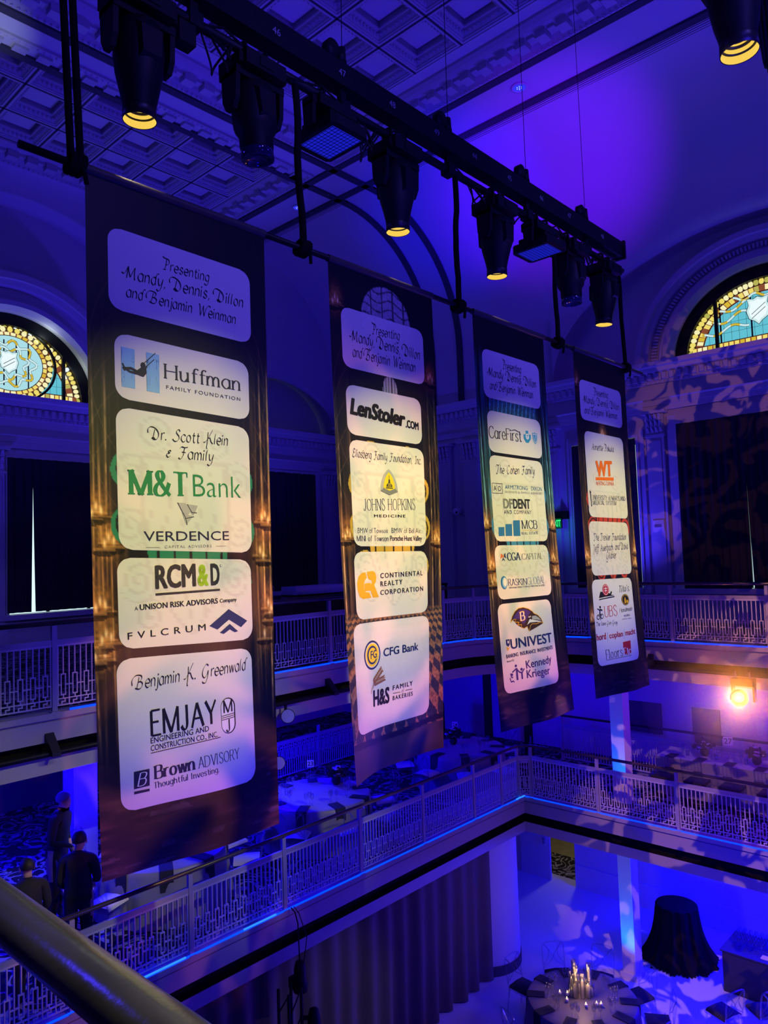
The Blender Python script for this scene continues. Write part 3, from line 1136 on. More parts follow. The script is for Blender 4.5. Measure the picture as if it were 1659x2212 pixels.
def rel(p):
    return (p[0] - XB, p[1] - 5.0, p[2] - ZP)


mb = MB()
mb.box(rel((XB - 0.07, 0.6, 5.36)), rel((XB + 0.07, 8.86, 5.55)))
mb.box(rel((XB - 0.09, 8.86, 5.34)), rel((XB + 0.09, 8.9, 5.57)))
mb.build('raceway', BLACKM, root)
mb = MB()
mb.tube([rel((XB, 0.6, ZP)), rel((XB, 8.95, ZP))], 0.035, 12)
mb.build('pipe', BLACKM, root)
for y in (1.3, 2.65, 4.0, 5.36, 6.7, 8.0):
    mb = MB()
    mb.box(rel((XB - 0.02, y - 0.03, ZP)), rel((XB + 0.02, y + 0.03, 5.36)))
    mb.box(rel((XB - 0.05, y - 0.05, ZP - 0.05)), rel((XB + 0.05, y + 0.05, ZP + 0.05)))
    mb.build('hanger', BLACKM, root)
for y in (4.0, 5.36, 6.7, 8.0):
    mb = MB()
    mb.box(rel((XB - 0.03, y - 0.04, 5.55)), rel((XB + 0.03, y + 0.04, 5.62)))
    mb.tube([rel((XB, y, 5.6)), rel((XB, y + 0.02, 5.72))], [0.045, 0.03], 8)
    mb.tube([rel((XB - 0.03, y - 0.1, 5.66)), rel((XB + 0.03, y - 0.1, 5.66))], 0.07, 14)
    mb.bar(rel((XB, y - 0.1, 5.62)), rel((XB, y, 5.6)), 0.03, 0.03)
    mb.build('pulley_block', BLACKM, root)
    mb = MB()
    mb.tube([rel((XB, y + 0.02, 5.7)), rel((XB - 0.2, y + 0.35, 11.2))], 0.0032, 5)
    mb.build('suspension_wire', BLACKM, root)


def font_mesh(s, shear=0.0, offset=0.0, space=1.0):
    c = bpy.data.curves.new('txt', 'FONT')
    c.body = s
    c.shear = shear
    c.offset = offset
    c.space_character = space
    c.resolution_u = 3
    o = bpy.data.objects.new('txt', c)
    me = o.to_mesh()
    v = np.array([tuple(p.co) for p in me.vertices])
    f = [tuple(p.vertices) for p in me.polygons]
    o.to_mesh_clear()
    bpy.data.objects.remove(o)
    bpy.data.curves.remove(c)
    return v, f


CAPH = font_mesh('H')[0][:, 1].max()
NUMM = mat('number_paint', (0.28, 0.28, 0.33), 0.6)
for k, (y, s) in enumerate([(3.3, '46'), (3.95, '47'), (4.53, '48'), (5.12, '49'), (5.69, '44'), (6.29, '45'), (6.9, '46'), (7.5, '47'), (8.3, '48'), (2.7, '45')]):
    v, f = font_mesh(s)
    sc = 0.052 / CAPH
    mb = MB()
    mb.add([rel((XB + 0.0715, y + p[0] * sc - 0.04, 5.46 + p[1] * sc - 0.03)) for p in v], f)
    mb.build('number_text', NUMM, root)

# cables looping along the pipe
rnd = random.Random(5)


def loops(cy, n, drop, mb, x=XB):
    for i in range(n):
        y0, y1 = cy - 0.12 - rnd.random() * 0.12, cy + 0.05 + rnd.random() * 0.1
        d = drop * (0.6 + 0.5 * rnd.random())
        xo = rnd.uniform(-0.08, 0.1)
        pts = []
        for t in range(13):
            a = t / 12
            pts.append((x + xo * math.sin(PI * a), y0 + (y1 - y0) * a + 0.05 * math.sin(2 * PI * a), ZP + 0.03 - d * math.sin(PI * a) ** 0.8))
        mb.tube(pts, 0.008, 6)


mb = MB()
for c, n, d in ((2.0, 2, 0.2), (2.45, 2, 0.12), (2.9, 4, 0.28), (3.4, 2, 0.14), (4.35, 5, 0.3), (5.85, 5, 0.28), (6.5, 3, 0.2), (7.2, 3, 0.13), (7.42, 3, 0.18), (8.12, 4, 0.22)):
    loops(c, n, d, mb)
y = 1.0
while y < 8.6:
    y2 = y + rnd.uniform(0.5, 0.9)
    pts = [(XB + 0.03, y + (y2 - y) * t / 8, ZP + 0.06 - 0.09 * math.sin(PI * t / 8)) for t in range(9)]
    mb.tube(pts, 0.009, 6)
    y = y2
tag(mb.build('power_cable', BLACKP), 'looped black cables tied along the lighting bar pipe', 'cable')

# ------------------------------------------------------------------ moving heads
LENSY = mat('amber_lens', (0.1, 0.08, 0.01), 0.2, emit=(1.0, 0.66, 0.10), estr=0.9)
LENSD = mat('dark_lens', (0.02, 0.02, 0.08), 0.05, spec=0.8)
RING = mat('lens_ring', (0.02, 0.018, 0.01), 0.4)


def moving_head(name, label, loc, lit, length=0.5, tilt=(0, 0), group='moving heads on the lighting bar', rz=0.0):
    t = thing(name, label, 'stage light', loc, rz, group)
    b = MB()
    b.box((-0.16, -0.17, -0.19), (0.16, 0.17, -0.08))
    b.box((-0.12, -0.2, -0.175), (0.12, 0.2, -0.1))
    b.box((-0.165, -0.06, -0.165), (0.168, 0.06, -0.11))
    b.build('base', BLACKP, t)
    for y in (-0.09, 0.09):
        c = MB()
        c.bar((0, y, -0.085), (0, y, 0.0), 0.05, 0.03)
        c.tube([(0.05 * math.cos(a), y, 0.05 * math.sin(a)) for a in np.linspace(-0.6, PI + 0.6, 12)], 0.013, 6)
        c.build('clamp', BLACKM, t)
    y_ = MB()
    y_.box((-0.09, -0.205, -0.24), (0.09, 0.205, -0.185))
    for s in (-1, 1):
        y_.prism([(-0.085, 0), (0.085, 0), (0.075, -0.2), (0.04, -0.27), (-0.04, -0.27), (-0.075, -0.2)], 0, 0.035, 0, tf=lambda p, s=s: Vector((p.x, s * (0.17 + p.z), p.y - 0.2)))
    y_.build('yoke', BLACKP, t)
    piv = Vector((0, 0, -0.38))
    R = Matrix.Rotation(tilt[1], 3, 'Y') @ Matrix.Rotation(tilt[0], 3, 'X')
    h = MB()
    L = length
    prof = [(0.0, 0.16), (0.1, 0.16), (0.135, 0.13), (0.15, 0.05), (0.152, -0.06), (0.142, -0.16), (0.118, -L + 0.17), (0.1, -L + 0.09), (0.098, -L + 0.05)]
    if not lit:
        prof = [(0.0, 0.16), (0.1, 0.16), (0.14, 0.13), (0.152, 0.05), (0.155, -0.1), (0.145, -L + 0.2), (0.118, -L + 0.16), (0.118, -L + 0.09), (0.112, -L + 0.06)]
    h.lathe(prof, tuple(piv), 26, 0, R)
    for s in (-1, 1):
        h.add([piv + R @ Vector((s * 0.1, a, z)) for a, z in ((-0.09, 0.1), (0.09, 0.1), (0.08, -0.15), (-0.08, -0.15))] + [piv + R @ Vector((s * 0.165, a, z)) for a, z in ((-0.07, 0.06), (0.07, 0.06), (0.06, -0.1), (-0.06, -0.1))],
              [(0, 1, 5, 4), (1, 2, 6, 5), (2, 3, 7, 6), (3, 0, 4, 7), (4, 5, 6, 7)])
    hd = h.build('head', BLACKP, t)
    r = MB()
    if lit:
        r.lathe([(0.097, -L), (0.094, -L + 0.045)], tuple(piv), 28, 0, R)
        r.lathe([(0.083, -L + 0.052), (0.081, -L + 0.075)], tuple(piv), 28, 0, R)
        r.lathe([(0.066, -L + 0.085), (0.064, -L + 0.095)], tuple(piv), 28, 0, R)
        r.build('lens', LENSY, t)
        k = MB()
        k.lathe([(0.1, -L + 0.06), (0.102, -L - 0.002), (0.097, -L - 0.002), (0.097, -L)], tuple(piv), 28, 0, R)
        k.lathe([(0.094, -L + 0.045), (0.083, -L + 0.047), (0.083, -L + 0.052)], tuple(piv), 28, 0, R)
        k.lathe([(0.081, -L + 0.075), (0.066, -L + 0.078), (0.066, -L + 0.085)], tuple(piv), 28, 0, R)
        k.lathe([(0.064, -L + 0.095), (0.05, -L + 0.1), (0.0, -L + 0.1)], tuple(piv), 28, 0, R)
        k.build('lens_ring', RING, t)
    else:
        r.lathe([(0.112, -L + 0.06), (0.115, -L), (0.1, -L), (0.095, -L + 0.02), (0.0, -L + 0.035)], tuple(piv), 26, 0, R)
        r.build('lens', LENSD, t)
    return t


moving_head('moving_head', 'largest black moving head light, with a glowing amber lens, above the first banner', (XB, 2.26, ZP), True, 0.44, (0.02, 0.03))
moving_head('moving_head', 'unlit black moving head between the largest lamp and the nearer wash panel', (XB, 3.13, ZP), False, 0.36, (0.08, 0.0))
moving_head('moving_head', 'amber lit moving head above the second banner beside the nearer wash panel', (XB, 4.62, ZP), True, 0.42, (0.03, 0.02))
moving_head('moving_head', 'amber lit moving head above the third banner before the farther wash panel', (XB, 6.1, ZP), True, 0.42, (0.02, 0.03))
moving_head('moving_head', 'unlit black moving head right after the farther wash panel', (XB, 7.58, ZP), False, 0.36, (0.03, 0.0))
moving_head('moving_head', 'amber lit moving head at the far end of the lighting bar', (XB, 8.42, ZP), True, 0.42, (0.0, 0.06))
moving_head('moving_head', 'amber lit moving head cut off by the top edge, apart from the bar', (-1.2, 4.3, 5.29), True, 0.5, (0.0, -0.04), group='moving heads on the opposite bar')
# the stub of the opposite bar it hangs from
mb = MB()
mb.tube([(-1.2, 2.5, 5.29), (-1.2, 12.0, 5.29)], 0.035, 10)
tag(mb.build('lighting_pipe', BLACKM), 'black pipe of the opposite lighting bar at the upper edge', 'pipe')

t = thing('hanging_cable', 'black cable loop hanging at the upper edge beside the lone moving head', 'cable', (-1.2, 4.9, 5.25))
mb = MB()
for k in range(3):
    mb.tube([(0.02 * k, -0.16 + 0.34 * i / 12 + 0.03 * k, -(0.62 + 0.12 * k) * math.sin(PI * i / 12)) for i in range(13)], 0.013, 6)
mb.build('loop', BLACKP, t)

LEDP = mat('led_panel_glow', (0.02, 0.02, 0.1), 0.3, emit=(0.01, 0.015, 0.6), estr=0.8)


def wash_panel(label, y):
    t = thing('wash_light', label, 'stage light', (XB, y, ZP), 0, 'wash panels on the lighting bar')
    b = MB()
    b.box((-0.1, -0.19, -0.13), (0.1, 0.19, -0.05))
    b.box((-0.06, -0.23, -0.12), (0.06, 0.23, -0.06))
    b.build('base', BLACKP, t)
    c = MB()
    for s in (-0.1, 0.1):
        c.bar((0, s, -0.06), (0, s, 0.02), 0.04, 0.03)
        c.tube([(0.05 * math.cos(a), s, 0.05 * math.sin(a)) for a in np.linspace(-0.6, PI + 0.6, 10)], 0.012, 6)
    c.build('clamp', BLACKM, t)
    k = MB()
    for s in (-1, 1):
        k.prism([(-0.06, 0), (0.06, 0), (0.05, -0.18), (-0.05, -0.18)], 0, 0.03, 0, tf=lambda p, s=s: Vector((p.x, s * (0.2 + p.z), p.y - 0.1)))
    k.build('yoke', BLACKP, t)
    h = MB()
    h.prism([(-0.2, -0.19), (0.2, -0.19), (0.23, -0.16), (0.23, 0.16), (0.2, 0.19), (-0.2, 0.19), (-0.23, 0.16), (-0.23, -0.16)], -0.33, -0.25)
    h.prism([(-0.16, -0.15), (0.16, -0.15), (0.16, 0.15), (-0.16, 0.15)], -0.25, -0.19)
    h.build('head', BLACKP, t)
    p = MB()
    n = 10
    p.box((-0.18, -0.15, -0.331), (0.18, 0.15, -0.333))
    p.build('led_face', LEDP, t)
    q = MB()
    for i in range(n):
        x = -0.17 + 0.34 * i / (n - 1)
        q.box((x - 0.002, -0.15, -0.3345), (x + 0.002, 0.15, -0.333))
        y2 = -0.145 + 0.29 * i / (n - 1)
        q.box((-0.18, y2 - 0.002, -0.3345), (0.18, y2 + 0.002, -0.333))
    q.build('led_lattice', BLACKP, t)
    return t


wash_panel('black wash panel with a gridded blue face, nearer one on the bar', 3.87)
wash_panel('black wash panel with a flat blue face, farther one on the bar', 6.93)
# small sensor box between the first two heads
t = thing('control_box', 'small black box clamped to the bar between the first two moving heads', 'box', (XB, 2.58, ZP))
b = MB(); b.box((-0.05, -0.06, -0.2), (0.05, 0.06, -0.06)); b.build('case', BLACKP, t)
b = MB(); b.bar((0, 0, -0.07), (0, 0, 0.03), 0.03, 0.04); b.build('clamp', CHROME, t)

# ------------------------------------------------------------------ straps and banner pole
root = thing('banner_pole', 'thin black pole carrying the four banners', 'pole', (XB, 5.4, ZPOLE))
mb = MB()
mb.tube([(0, -3.85, 0), (0, 3.98, 0)], 0.022, 10)
mb.build('tube', BLACKM, root)


def strap(label, y, ztop, off, double=False):
    t = thing('sling_strap', label, 'strap', (XB, y, ZPOLE), 0, 'straps between lighting bar and banner pole')
    rn = random.Random(int(y * 100))
    for s in ((-0.025, 0.03) if double else (0,)):
        mb = MB()
        pts = []
        for i in range(15):
            a = i / 14
            wob = 0.012 * math.sin(9 * a + rn.random())
            pts.append((0.03 * (1 - a) * 0 + 0.0, s + off * a + wob * (0 if double else 1), (ztop - ZPOLE) * a))
        mb.tube(pts, 0.026 if not double else 0.022, 8)
        mb.build('webbing', CLOTHB, t)
    k = MB()
    for j in range(3):
        k.tube([(0.05 * math.cos(2 * PI * i / 12), -0.03 + 0.03 * j + 0.012 * math.sin(2 * PI * i / 12), 0.05 * math.sin(2 * PI * i / 12)) for i in range(12)], 0.02, 6, closed=True)
    k.tube([(0.03, 0.01, 0), (0.05, 0.03, -0.06), (0.03, 0.05, -0.11)], 0.014, 6)
    k.build('knot', CLOTHB, t)
    return t


strap('doubled black strap at the near end of the banner pole', 1.86, ZP, -0.05, True)
strap('black strap between the first and second banners', 3.55, ZP, -0.03)
strap('black strap between the second and third banners', 5.43, ZP, 0.03)
strap('black strap between the third and fourth banners', 7.23, ZP, 0.0)
strap('black strap at the far end of the banner pole', 8.9, ZP, -0.06)
# ------------------------------------------------------------------ lettering for the banners
# stroke skeletons on a grid: baseline 0, x-height 10, capitals 15, descent -5; l = straight, c = curved
GLYPH = {
 'a': (9.5, 'c8,8 6,10 3,10 0,7 0,3 3,0 5.5,0.3 8,3;l8,10 8,0'), 'b': (9.5, 'l0,15 0,0;c0,7 3,10 6,10 8,7 8,3 6,0 3,0 0,3'),
 'c': (8.5, 'c8,8 6,10 3,10 0,7 0,3 3,0 6,0 8,2'), 'd': (9.5, 'c8,8 6,10 3,10 0,7 0,3 3,0 5.5,0.3 8,3;l8,15 8,0'),
 'e': (9, 'c0,5.2 8,5.2 7.6,8 5.5,10 3,10 0,7 0,3 3,0 6,0 8,2'), 'f': (6, 'c7,14 5,15.3 3,14 2.4,11 2.4,6 2.4,0;l0,10 5.8,10'),
 'g': (9.5, 'c8,8 6,10 3,10 0,7 0,3.5 3,0.5 5.5,0.8 8,3;c8,10 8,4 7.8,-2 6,-4.6 3,-4.8 0.5,-3.5'), 'h': (9, 'l0,15 0,0;c0,6 2.5,9.7 5,10 7,8 7.2,4 7.2,0'),
 'i': (2.5, 'l0,10 0,0;d0,13.6'), 'j': (3, 'c2,10 2,2 1.8,-3 0.5,-5 -1.8,-4.4;d2,13.6'), 'k': (9, 'l0,15 0,0;l7,10 0,4.2;l2.6,6.2 8,0'), 'l': (2.5, 'l0,15 0,0'),
 'm': (14, 'l0,10 0,0;c0,6 2,9.7 4,10 5.8,8 6,4 6,0;c6,6 8,9.7 10,10 11.8,8 12,4 12,0'), 'n': (9, 'l0,10 0,0;c0,6 2.5,9.7 5,10 7,8 7.2,4 7.2,0'),
 'o': (9.5, 'c4,10 1.2,8.6 0,5 1.2,1.4 4,0 6.8,1.4 8,5 6.8,8.6 4,10'), 'p': (9.5, 'l0,10 0,-5;c0,7 3,10 6,10 8,7 8,3 6,0 3,0 0,3'),
 'r': (6, 'l0,10 0,0;c0,6 1.6,9 3.6,10 5.5,9.6'), 's': (8, 'c6.6,8.2 5,10 2.5,10 0.7,8 1.7,6 5,4.4 6.6,2.4 5,0 2,0 0,1.9'), 't': (6.5, 'c2.4,14 2.4,8 2.5,2.5 4,0 6.2,1;l0,10 5.5,10'),
 'u': (9, 'c0,10 0,5 0.2,2 2.2,0 4.6,0.4 7,4;l7.2,10 7.2,0'), 'v': (9, 'l0,10 4,0;l8,10 4,0'), 'w': (13, 'l0,10 3,0;l6,10 3,0;l6,10 9,0;l12,10 9,0'),
 'x': (9, 'l0,10 8,0;l8,10 0,0'), 'y': (9, 'l0,10 4,0;c8,10 4,0 2.5,-3.5 0.3,-5'), 'A': (13, 'l0,0 6,15;l6,15 12,0;l2.2,5.4 9.8,5.4'),
 'B': (11, 'l0,15 0,0;c0,15 5,15 8,14 8.6,11.6 7.5,9 5,8 0,8;c0,8 6,8 9,6.8 9.8,4 8.8,1.2 6,0 0,0'), 'C': (12.5, 'c11.5,12 9.5,14.5 6,15 2,13 0,7.5 2,2 6,0 9.5,.5 11.7,3'),
 'D': (13.5, 'l0,15 0,0;c0,15 5,15 10,13 12,7.5 10,2 5,0 0,0'), 'E': (10, 'l0,15 0,0;l0,15 8.6,15;l0,8 7,8;l0,0 9,0'), 'F': (9.5, 'l0,15 0,0;l0,15 8.6,15;l0,8 7,8'),
 'G': (14, 'c11.5,12 9.5,14.5 6,15 2,13 0,7.5 2,2 6,0 9.5,.4 12,2;l12,0.6 12,6.6;l7.5,6.6 12,6.6'), 'H': (13, 'l0,15 0,0;l11,15 11,0;l0,8 11,8'), 'I': (3.5, 'l0,15 0,0'),
 'J': (7.5, 'c5,15 5,8 4.8,2.5 3,0 0.5,0.6 -0.8,2.5'), 'K': (12, 'l0,15 0,0;l10,15 0,6;l3.6,8.8 10.6,0'), 'L': (9.5, 'l0,15 0,0;l0,0 8.8,0'), 'M': (16, 'l0,0 0,15;l0,15 7,0;l7,0 14,15;l14,15 14,0'),
 'N': (13.5, 'l0,0 0,15;l0,15 11.5,0;l11.5,0 11.5,15'), 'O': (14.5, 'c6.5,15 2,13 0,7.5 2,2 6.5,0 11,2 13,7.5 11,13 6.5,15'), 'P': (10.5, 'l0,15 0,0;c0,15 6,15 8.8,13.6 9.2,11 8.4,8.4 6,7 0,7'),
 'R': (12, 'l0,15 0,0;c0,15 6,15 8.8,13.6 9.2,11.2 8.4,8.8 6,7.5 0,7.5;l5,7.5 10.5,0'), 'S': (10, 'c8.5,12.5 6.5,15 3,15 0.5,12.5 1.5,9.5 7,6.4 9,3.8 7,.3 3,0 0,2.8'), 'T': (11.5, 'l5.5,15 5.5,0;l0,15 11,15'),
 'U': (12.5, 'c0,15 0,8 0.2,3 3,0 7.5,0 10.5,3 10.8,8 10.8,15'), 'V': (12.5, 'l0,15 5.7,0;l11.4,15 5.7,0'), 'W': (18, 'l0,15 4,0;l8.5,15 4,0;l8.5,15 13,0;l17,15 13,0'), 'X': (12, 'l0,15 11,0;l11,15 0,0'),
 'Y': (12, 'l0,15 5.5,7;l11,15 5.5,7;l5.5,7 5.5,0'), '&': (12.5, 'c11,8 8.5,2.5 5,0 1.5,0.4 0,3 1.5,6.4 5.4,9.4 6.6,12.4 5,15 2.8,14.6 2,12.2 3.6,9 7,4.5 11.5,0'),
 '.': (3.5, 'd0.5,0.7'), ',': (3.5, 'c0.9,1 0.9,-0.5 -0.3,-2.6'), "'": (3, 'l0.5,15 0,11.5'), '-': (6, 'l0,6 4.5,6'), ' ': (6, ''),
}
# flourished capitals for the handwriting
SWASH = {
 'P': (10, 'c-6,19 -3,17.5 1,17 5,16.5 8,14 7.5,10 4,8 1,8.5;c2.5,16 2,9 0.5,2 -1,0.3 -3,0.2;l-3,0.2 3,0.4'), 'M': (17, 'c-9,6 -6,5 -3,7 1,15.5;c1,15.5 0.5,8 0,0;c1,15.5 3,8 6,2;c6,2 9,9 12.5,15.5;c12.5,15.5 12.3,8 13,1.5 14.5,0'),
 'D': (15, 'c-9,8 -10,13 -6,16.5 1,16 8,12.5 11.5,6.5 9,1 4,-0.4 -1,1.6 2,2.2 6,-0.5;c3,13.5 2,6 0.8,1'), 'B': (15, 'c-9,5 -10,11 -5,15.8 2,16.5 8,15 8.5,11.5 5,8.6 2,8.2;c2,8.2 8,8 11,5 9,1 4,-0.3 -3,1.4;c3.4,14 2,7 0,0'),
 'W': (19, 'c-2,16.5 0.5,14.5 3,0;c3,0 6,8 8.5,15.5;c8.5,15.5 9.3,7 11,0;c11,0 14,10 18,16 22,16.6 24,15'), 'K': (14, 'c1.5,17 1.5,8 1,0 0.6,-6 2.4,-6.6;c11,21 7,15 2,8 -3,2.5 -7,2;c2,8 6,8.5 9.5,3 13,0.2'),
 'F': (12, 'c-3,13 1,16 6,15.2 12,16.4;c6,15.2 5,6 2.5,0.4 -1,-1 -3,1;l2,8.6 8.6,8.6'), 'S': (10.5, 'c9,14 6,16.5 2,14.5 2.6,11 7,7.5 7.6,3 3,-0.4 -2.5,0.6 -4,3'),
 'G': (15, 'c10,14.6 5,16.6 -1,11 -2.6,4 2,-0.4 7.5,3 9.6,8;c10,8.5 9.6,2 6,-6 1,-7.2 -2,-5'), 'T': (12, 'c-5,12 -2,16.6 4,15.5 12,16.8;c5,15.5 4.4,7 1.5,0.2 -2,-0.6 -4,1.4'), 'E': (10.5, 'c8,14 4,16.4 0.5,13 3,9 5.5,8.4 1.5,7.6 -2,3 1.5,-0.4 6,0.6 9,3.4'),
 'C': (12, 'c9.5,13 6,16.4 0.5,13 -2,6 0.5,0.4 5,-0.4 10,3.4'), 'J': (8, 'c-2,15.5 3,15.2 5.5,15.6;c4.5,15.4 3.6,7 1.5,-3 -2,-6 -4,-4'), 'A': (13, 'c-4,1 -1,1 3,7 7,15.6;c7,15.6 8,8 9.4,0.4 11.4,0.6;l1.6,6 9.2,6'),
 'I': (6, 'c-2,14 2,15.6 6,15.2;c3.6,15.4 3,7 1.6,0.2;l-1.6,0.2 4.4,0.2'), '&': (9, 'c6.6,8 4,9.6 2,7.6 4.6,5.4 1,5 -0.6,2.4 2.5,-0.3 6.5,2.2'),
 'd': (9.5, 'c7.4,8 5.5,10 3,10 0,7 0,3 3,0 5,0.3 7,3;c7,0 7.2,6 7.6,12 9.6,15.6 12,15.4'), 'l': (3.6, 'c0.3,0.2 0.3,8 1,13.5 2.5,16'), 'y': (9, 'c0,10 1,3 3.2,1 6,3.6 7.6,8;c8,10 6.6,1 4.5,-4.5 1,-6.6 -2,-4.6'),
 'g': (9.5, 'c8,8 6,10 3,10 0,7 0,3.5 3,0.5 5.5,0.8 8,3;c8,10 7.6,2 6,-4.5 2.5,-6 -1.5,-4.2'), 'f': (6, 'c8,14.4 5.6,16 3.4,13.5 2.6,6 1.8,-2 0,-5.6 -2.4,-5;l0,9.4 6,9.4'), 'h': (9, 'c-0.2,0 0.4,9 1.4,14.6 3.2,16;c0.4,5 2.5,9.7 5,10 6.6,8 6.4,3 8.4,0.2'),
}


def spline(pts, n=7):
    out = []
    k = len(pts)
    for i in range(k - 1):
        p0 = pts[max(i - 1, 0)]; p1 = pts[i]; p2 = pts[i + 1]; p3 = pts[min(i + 2, k - 1)]
        for j in range(n):
            t = j / n
            out.append(tuple(0.5 * (2 * p1[a] + (p2[a] - p0[a]) * t + (2 * p0[a] - 5 * p1[a] + 4 * p2[a] - p3[a]) * t * t + (3 * p1[a] - p0[a] - 3 * p2[a] + p3[a]) * t ** 3) for a in (0, 1)))
    out.append(pts[-1])
    return out


def stroke_text(s, thick, thin, serif=0.0, nib=0.0, slant=0.0, swash=False, space=1.0):
    """returns vertices (x, y in grid units) and faces"""
    V, F = [], []
    pen = 0.0

    def quad(a, b, c, d):
        o = len(V)
        V.extend([a, b, c, d])
        F.append((o, o + 1, o + 2, o + 3))

    def strip(pts, cap=True):
        k = len(pts)
        L, R_ = [], []
        for i in range(k):
            a = pts[max(i - 1, 0)]; b = pts[min(i + 1, k - 1)]
            dx, dy = b[0] - a[0], b[1] - a[1]
            ln = math.hypot(dx, dy) or 1
            nx, ny = -dy / ln, dx / ln
            if nib is None:
                wd = thick
            else:
                wd = thin + (thick - thin) * abs(math.sin(math.atan2(dy, dx) - nib)) ** 1.3
            L.append((pts[i][0] + nx * wd / 2, pts[i][1] + ny * wd / 2))
            R_.append((pts[i][0] - nx * wd / 2, pts[i][1] - ny * wd / 2))
        o = len(V)
        V.extend(L); V.extend(R_)
        for i in range(k - 1):
            F.append((o + i, o + k + i, o + k + i + 1, o + i + 1))

    for ch in s:
        adv, g = (SWASH[ch] if swash and ch in SWASH else GLYPH.get(ch, GLYPH[' ']))
        for st in [q for q in g.split(';') if q]:
            pts = [tuple(float(t) for t in p.split(',')) for p in st[1:].split()]
            pts = [(x + pen, y) for x, y in pts]
            if st[0] == 'd':
                x, y = pts[0]
                r = thick * 0.62
                o = len(V)
                V.extend([(x + r * math.cos(2 * PI * i / 10), y + r * math.sin(2 * PI * i / 10)) for i in range(10)])
                F.append(tuple(range(o, o + 10)))
                continue
            if st[0] == 'c':
                strip(spline(pts))
            else:
                strip(pts)
            if serif > 0 and ch not in ",'-&":
                for (p, q) in ((pts[0], pts[1]), (pts[-1], pts[-2])):
                    vert = abs(q[1] - p[1]) > 1.2 * abs(q[0] - p[0])
                    if vert and (p[1] in (0, 15, 10, -5)) and not (p[1] in (0,) and st[0] == 'c' and ch in 'eocs'):
                        y = p[1]
                        sg = 1 if y in (0, -5) else -1
                        lo, hi = -serif, serif
                        if y == 10 or (y == 15 and ch in 'bdhkl'):
                            hi = thick / 2
                        quad((p[0] + lo, y), (p[0] + hi, y), (p[0] + hi, y + sg * thin), (p[0] + lo, y + sg * thin))
                    elif not vert and abs(q[1] - p[1]) < 0.1 and ch in 'EFTLZ' and abs(p[0] - pen) > 0.01 and p[1] in (0, 15):
                        sg = 1 if p[1] == 0 else -1
                        quad((p[0] - thin / 2, p[1]), (p[0] + thin / 2, p[1]), (p[0] + thin / 2, p[1] + sg * 3), (p[0] - thin / 2, p[1] + sg * 3))
        pen += (adv + 2.2 + (4.5 if swash and ch == ' ' else 0)) * space
    V2 = np.array([(x + slant * y, y) for x, y in V])
    return V2, F


def text_shape(s, style):
    """vertices with capital height 1, faces"""
    if style in ('serif', 'serifb', 'seriflight', 'serifit', 'script', 'deco'):
        a = dict(serif=dict(thick=1.9, thin=0.75, serif=1.7, nib=0.0), serifb=dict(thick=3.3, thin=0.9, serif=2.5, nib=0.0, space=0.98),
                 seriflight=dict(thick=1.25, thin=0.55, serif=1.6, nib=0.0), serifit=dict(thick=1.7, thin=0.7, serif=1.0, nib=0.0, slant=0.28),
                 script=dict(thick=1.9, thin=0.6, nib=0.75, slant=0.16, swash=True), deco=dict(thick=2.6, thin=0.8, nib=0.35))[style]
        v, f = stroke_text(s, **a)
        return v / 15.0, f
    p = dict(sans=(0, 0.0), bold=(0, 0.028), light=(0, -0.012), condb=(0, 0.055), wide=(0, 0.005), heavyit=(0.22, 0.075), heavy=(0, 0.085), sansr=(0, 0.015))[style]
    v, f = font_mesh(s, p[0], min(p[1], 0.0))
    v = v[:, :2]
    if s in ('FVLCRUM',):
        v, f = font_mesh(s, 0, 0, 1.75)
        v = v[:, :2]
    elif s in ('FAMILY FOUNDATION', 'CAPITAL ADVISORS', 'MEDICINE', 'CONTINENTAL', 'REALTY', 'CORPORATION', 'FAMILY', 'BAKERIES', 'AND COMPANY', 'REAL ESTATE', 'BUSINESS & FAMILY ADVISORS'):
        v, f = font_mesh(s, 0, 0, 1.3)
        v = v[:, :2]
    if p[1] > 0.001:      # bolder weight: the outline struck several times, slightly shifted
        n, b = len(v), p[1] * 0.8
        offs = [(0, 0), (-b, 0), (b, 0), (0, b * 0.6), (0, -b * 0.6), (b * 0.8, b * 0.5), (-b * 0.8, b * 0.5), (b * 0.8, -b * 0.5), (-b * 0.8, -b * 0.5)]
        v = np.concatenate([v + np.array(q) for q in offs])
        f = [tuple(i + n * k for i in q) for k in range(len(offs)) for q in f]
    return v / CAPH, f


INKS = {'k': (0.012, 0.01, 0.012), 'dk': (0.03, 0.03, 0.035), 'green': (0.02, 0.20, 0.07), 'navy': (0.02, 0.018, 0.05), 'navy2': (0.015, 0.03, 0.12), 'gray': (0.20, 0.20, 0.2),
        'lime': (0.30, 0.50, 0.02), 'steel': (0.06, 0.16, 0.32), 'purple': (0.06, 0.03, 0.18), 'orange': (0.75, 0.14, 0.01), 'red': (0.45, 0.02, 0.03), 'white': (0.75, 0.73, 0.7),
        'sky': (0.22, 0.44, 0.66), 'gold': (0.66, 0.36, 0.015), 'yellow': (0.75, 0.55, 0.02), 'silver': (0.38, 0.38, 0.38), 'blue': (0.03, 0.16, 0.42), 'cross': (0.03, 0.28, 0.5), 'wheat': (0.28, 0.10, 0.04), 'brown': (0.05, 0.02, 0.01)}
IMATS = [mat('print_' + k, c, 0.55, spec=0.25) for k, c in INKS.items()]
IIDX = {k: i for i, k in enumerate(INKS)}
BW, BH = 1.27, 3.97
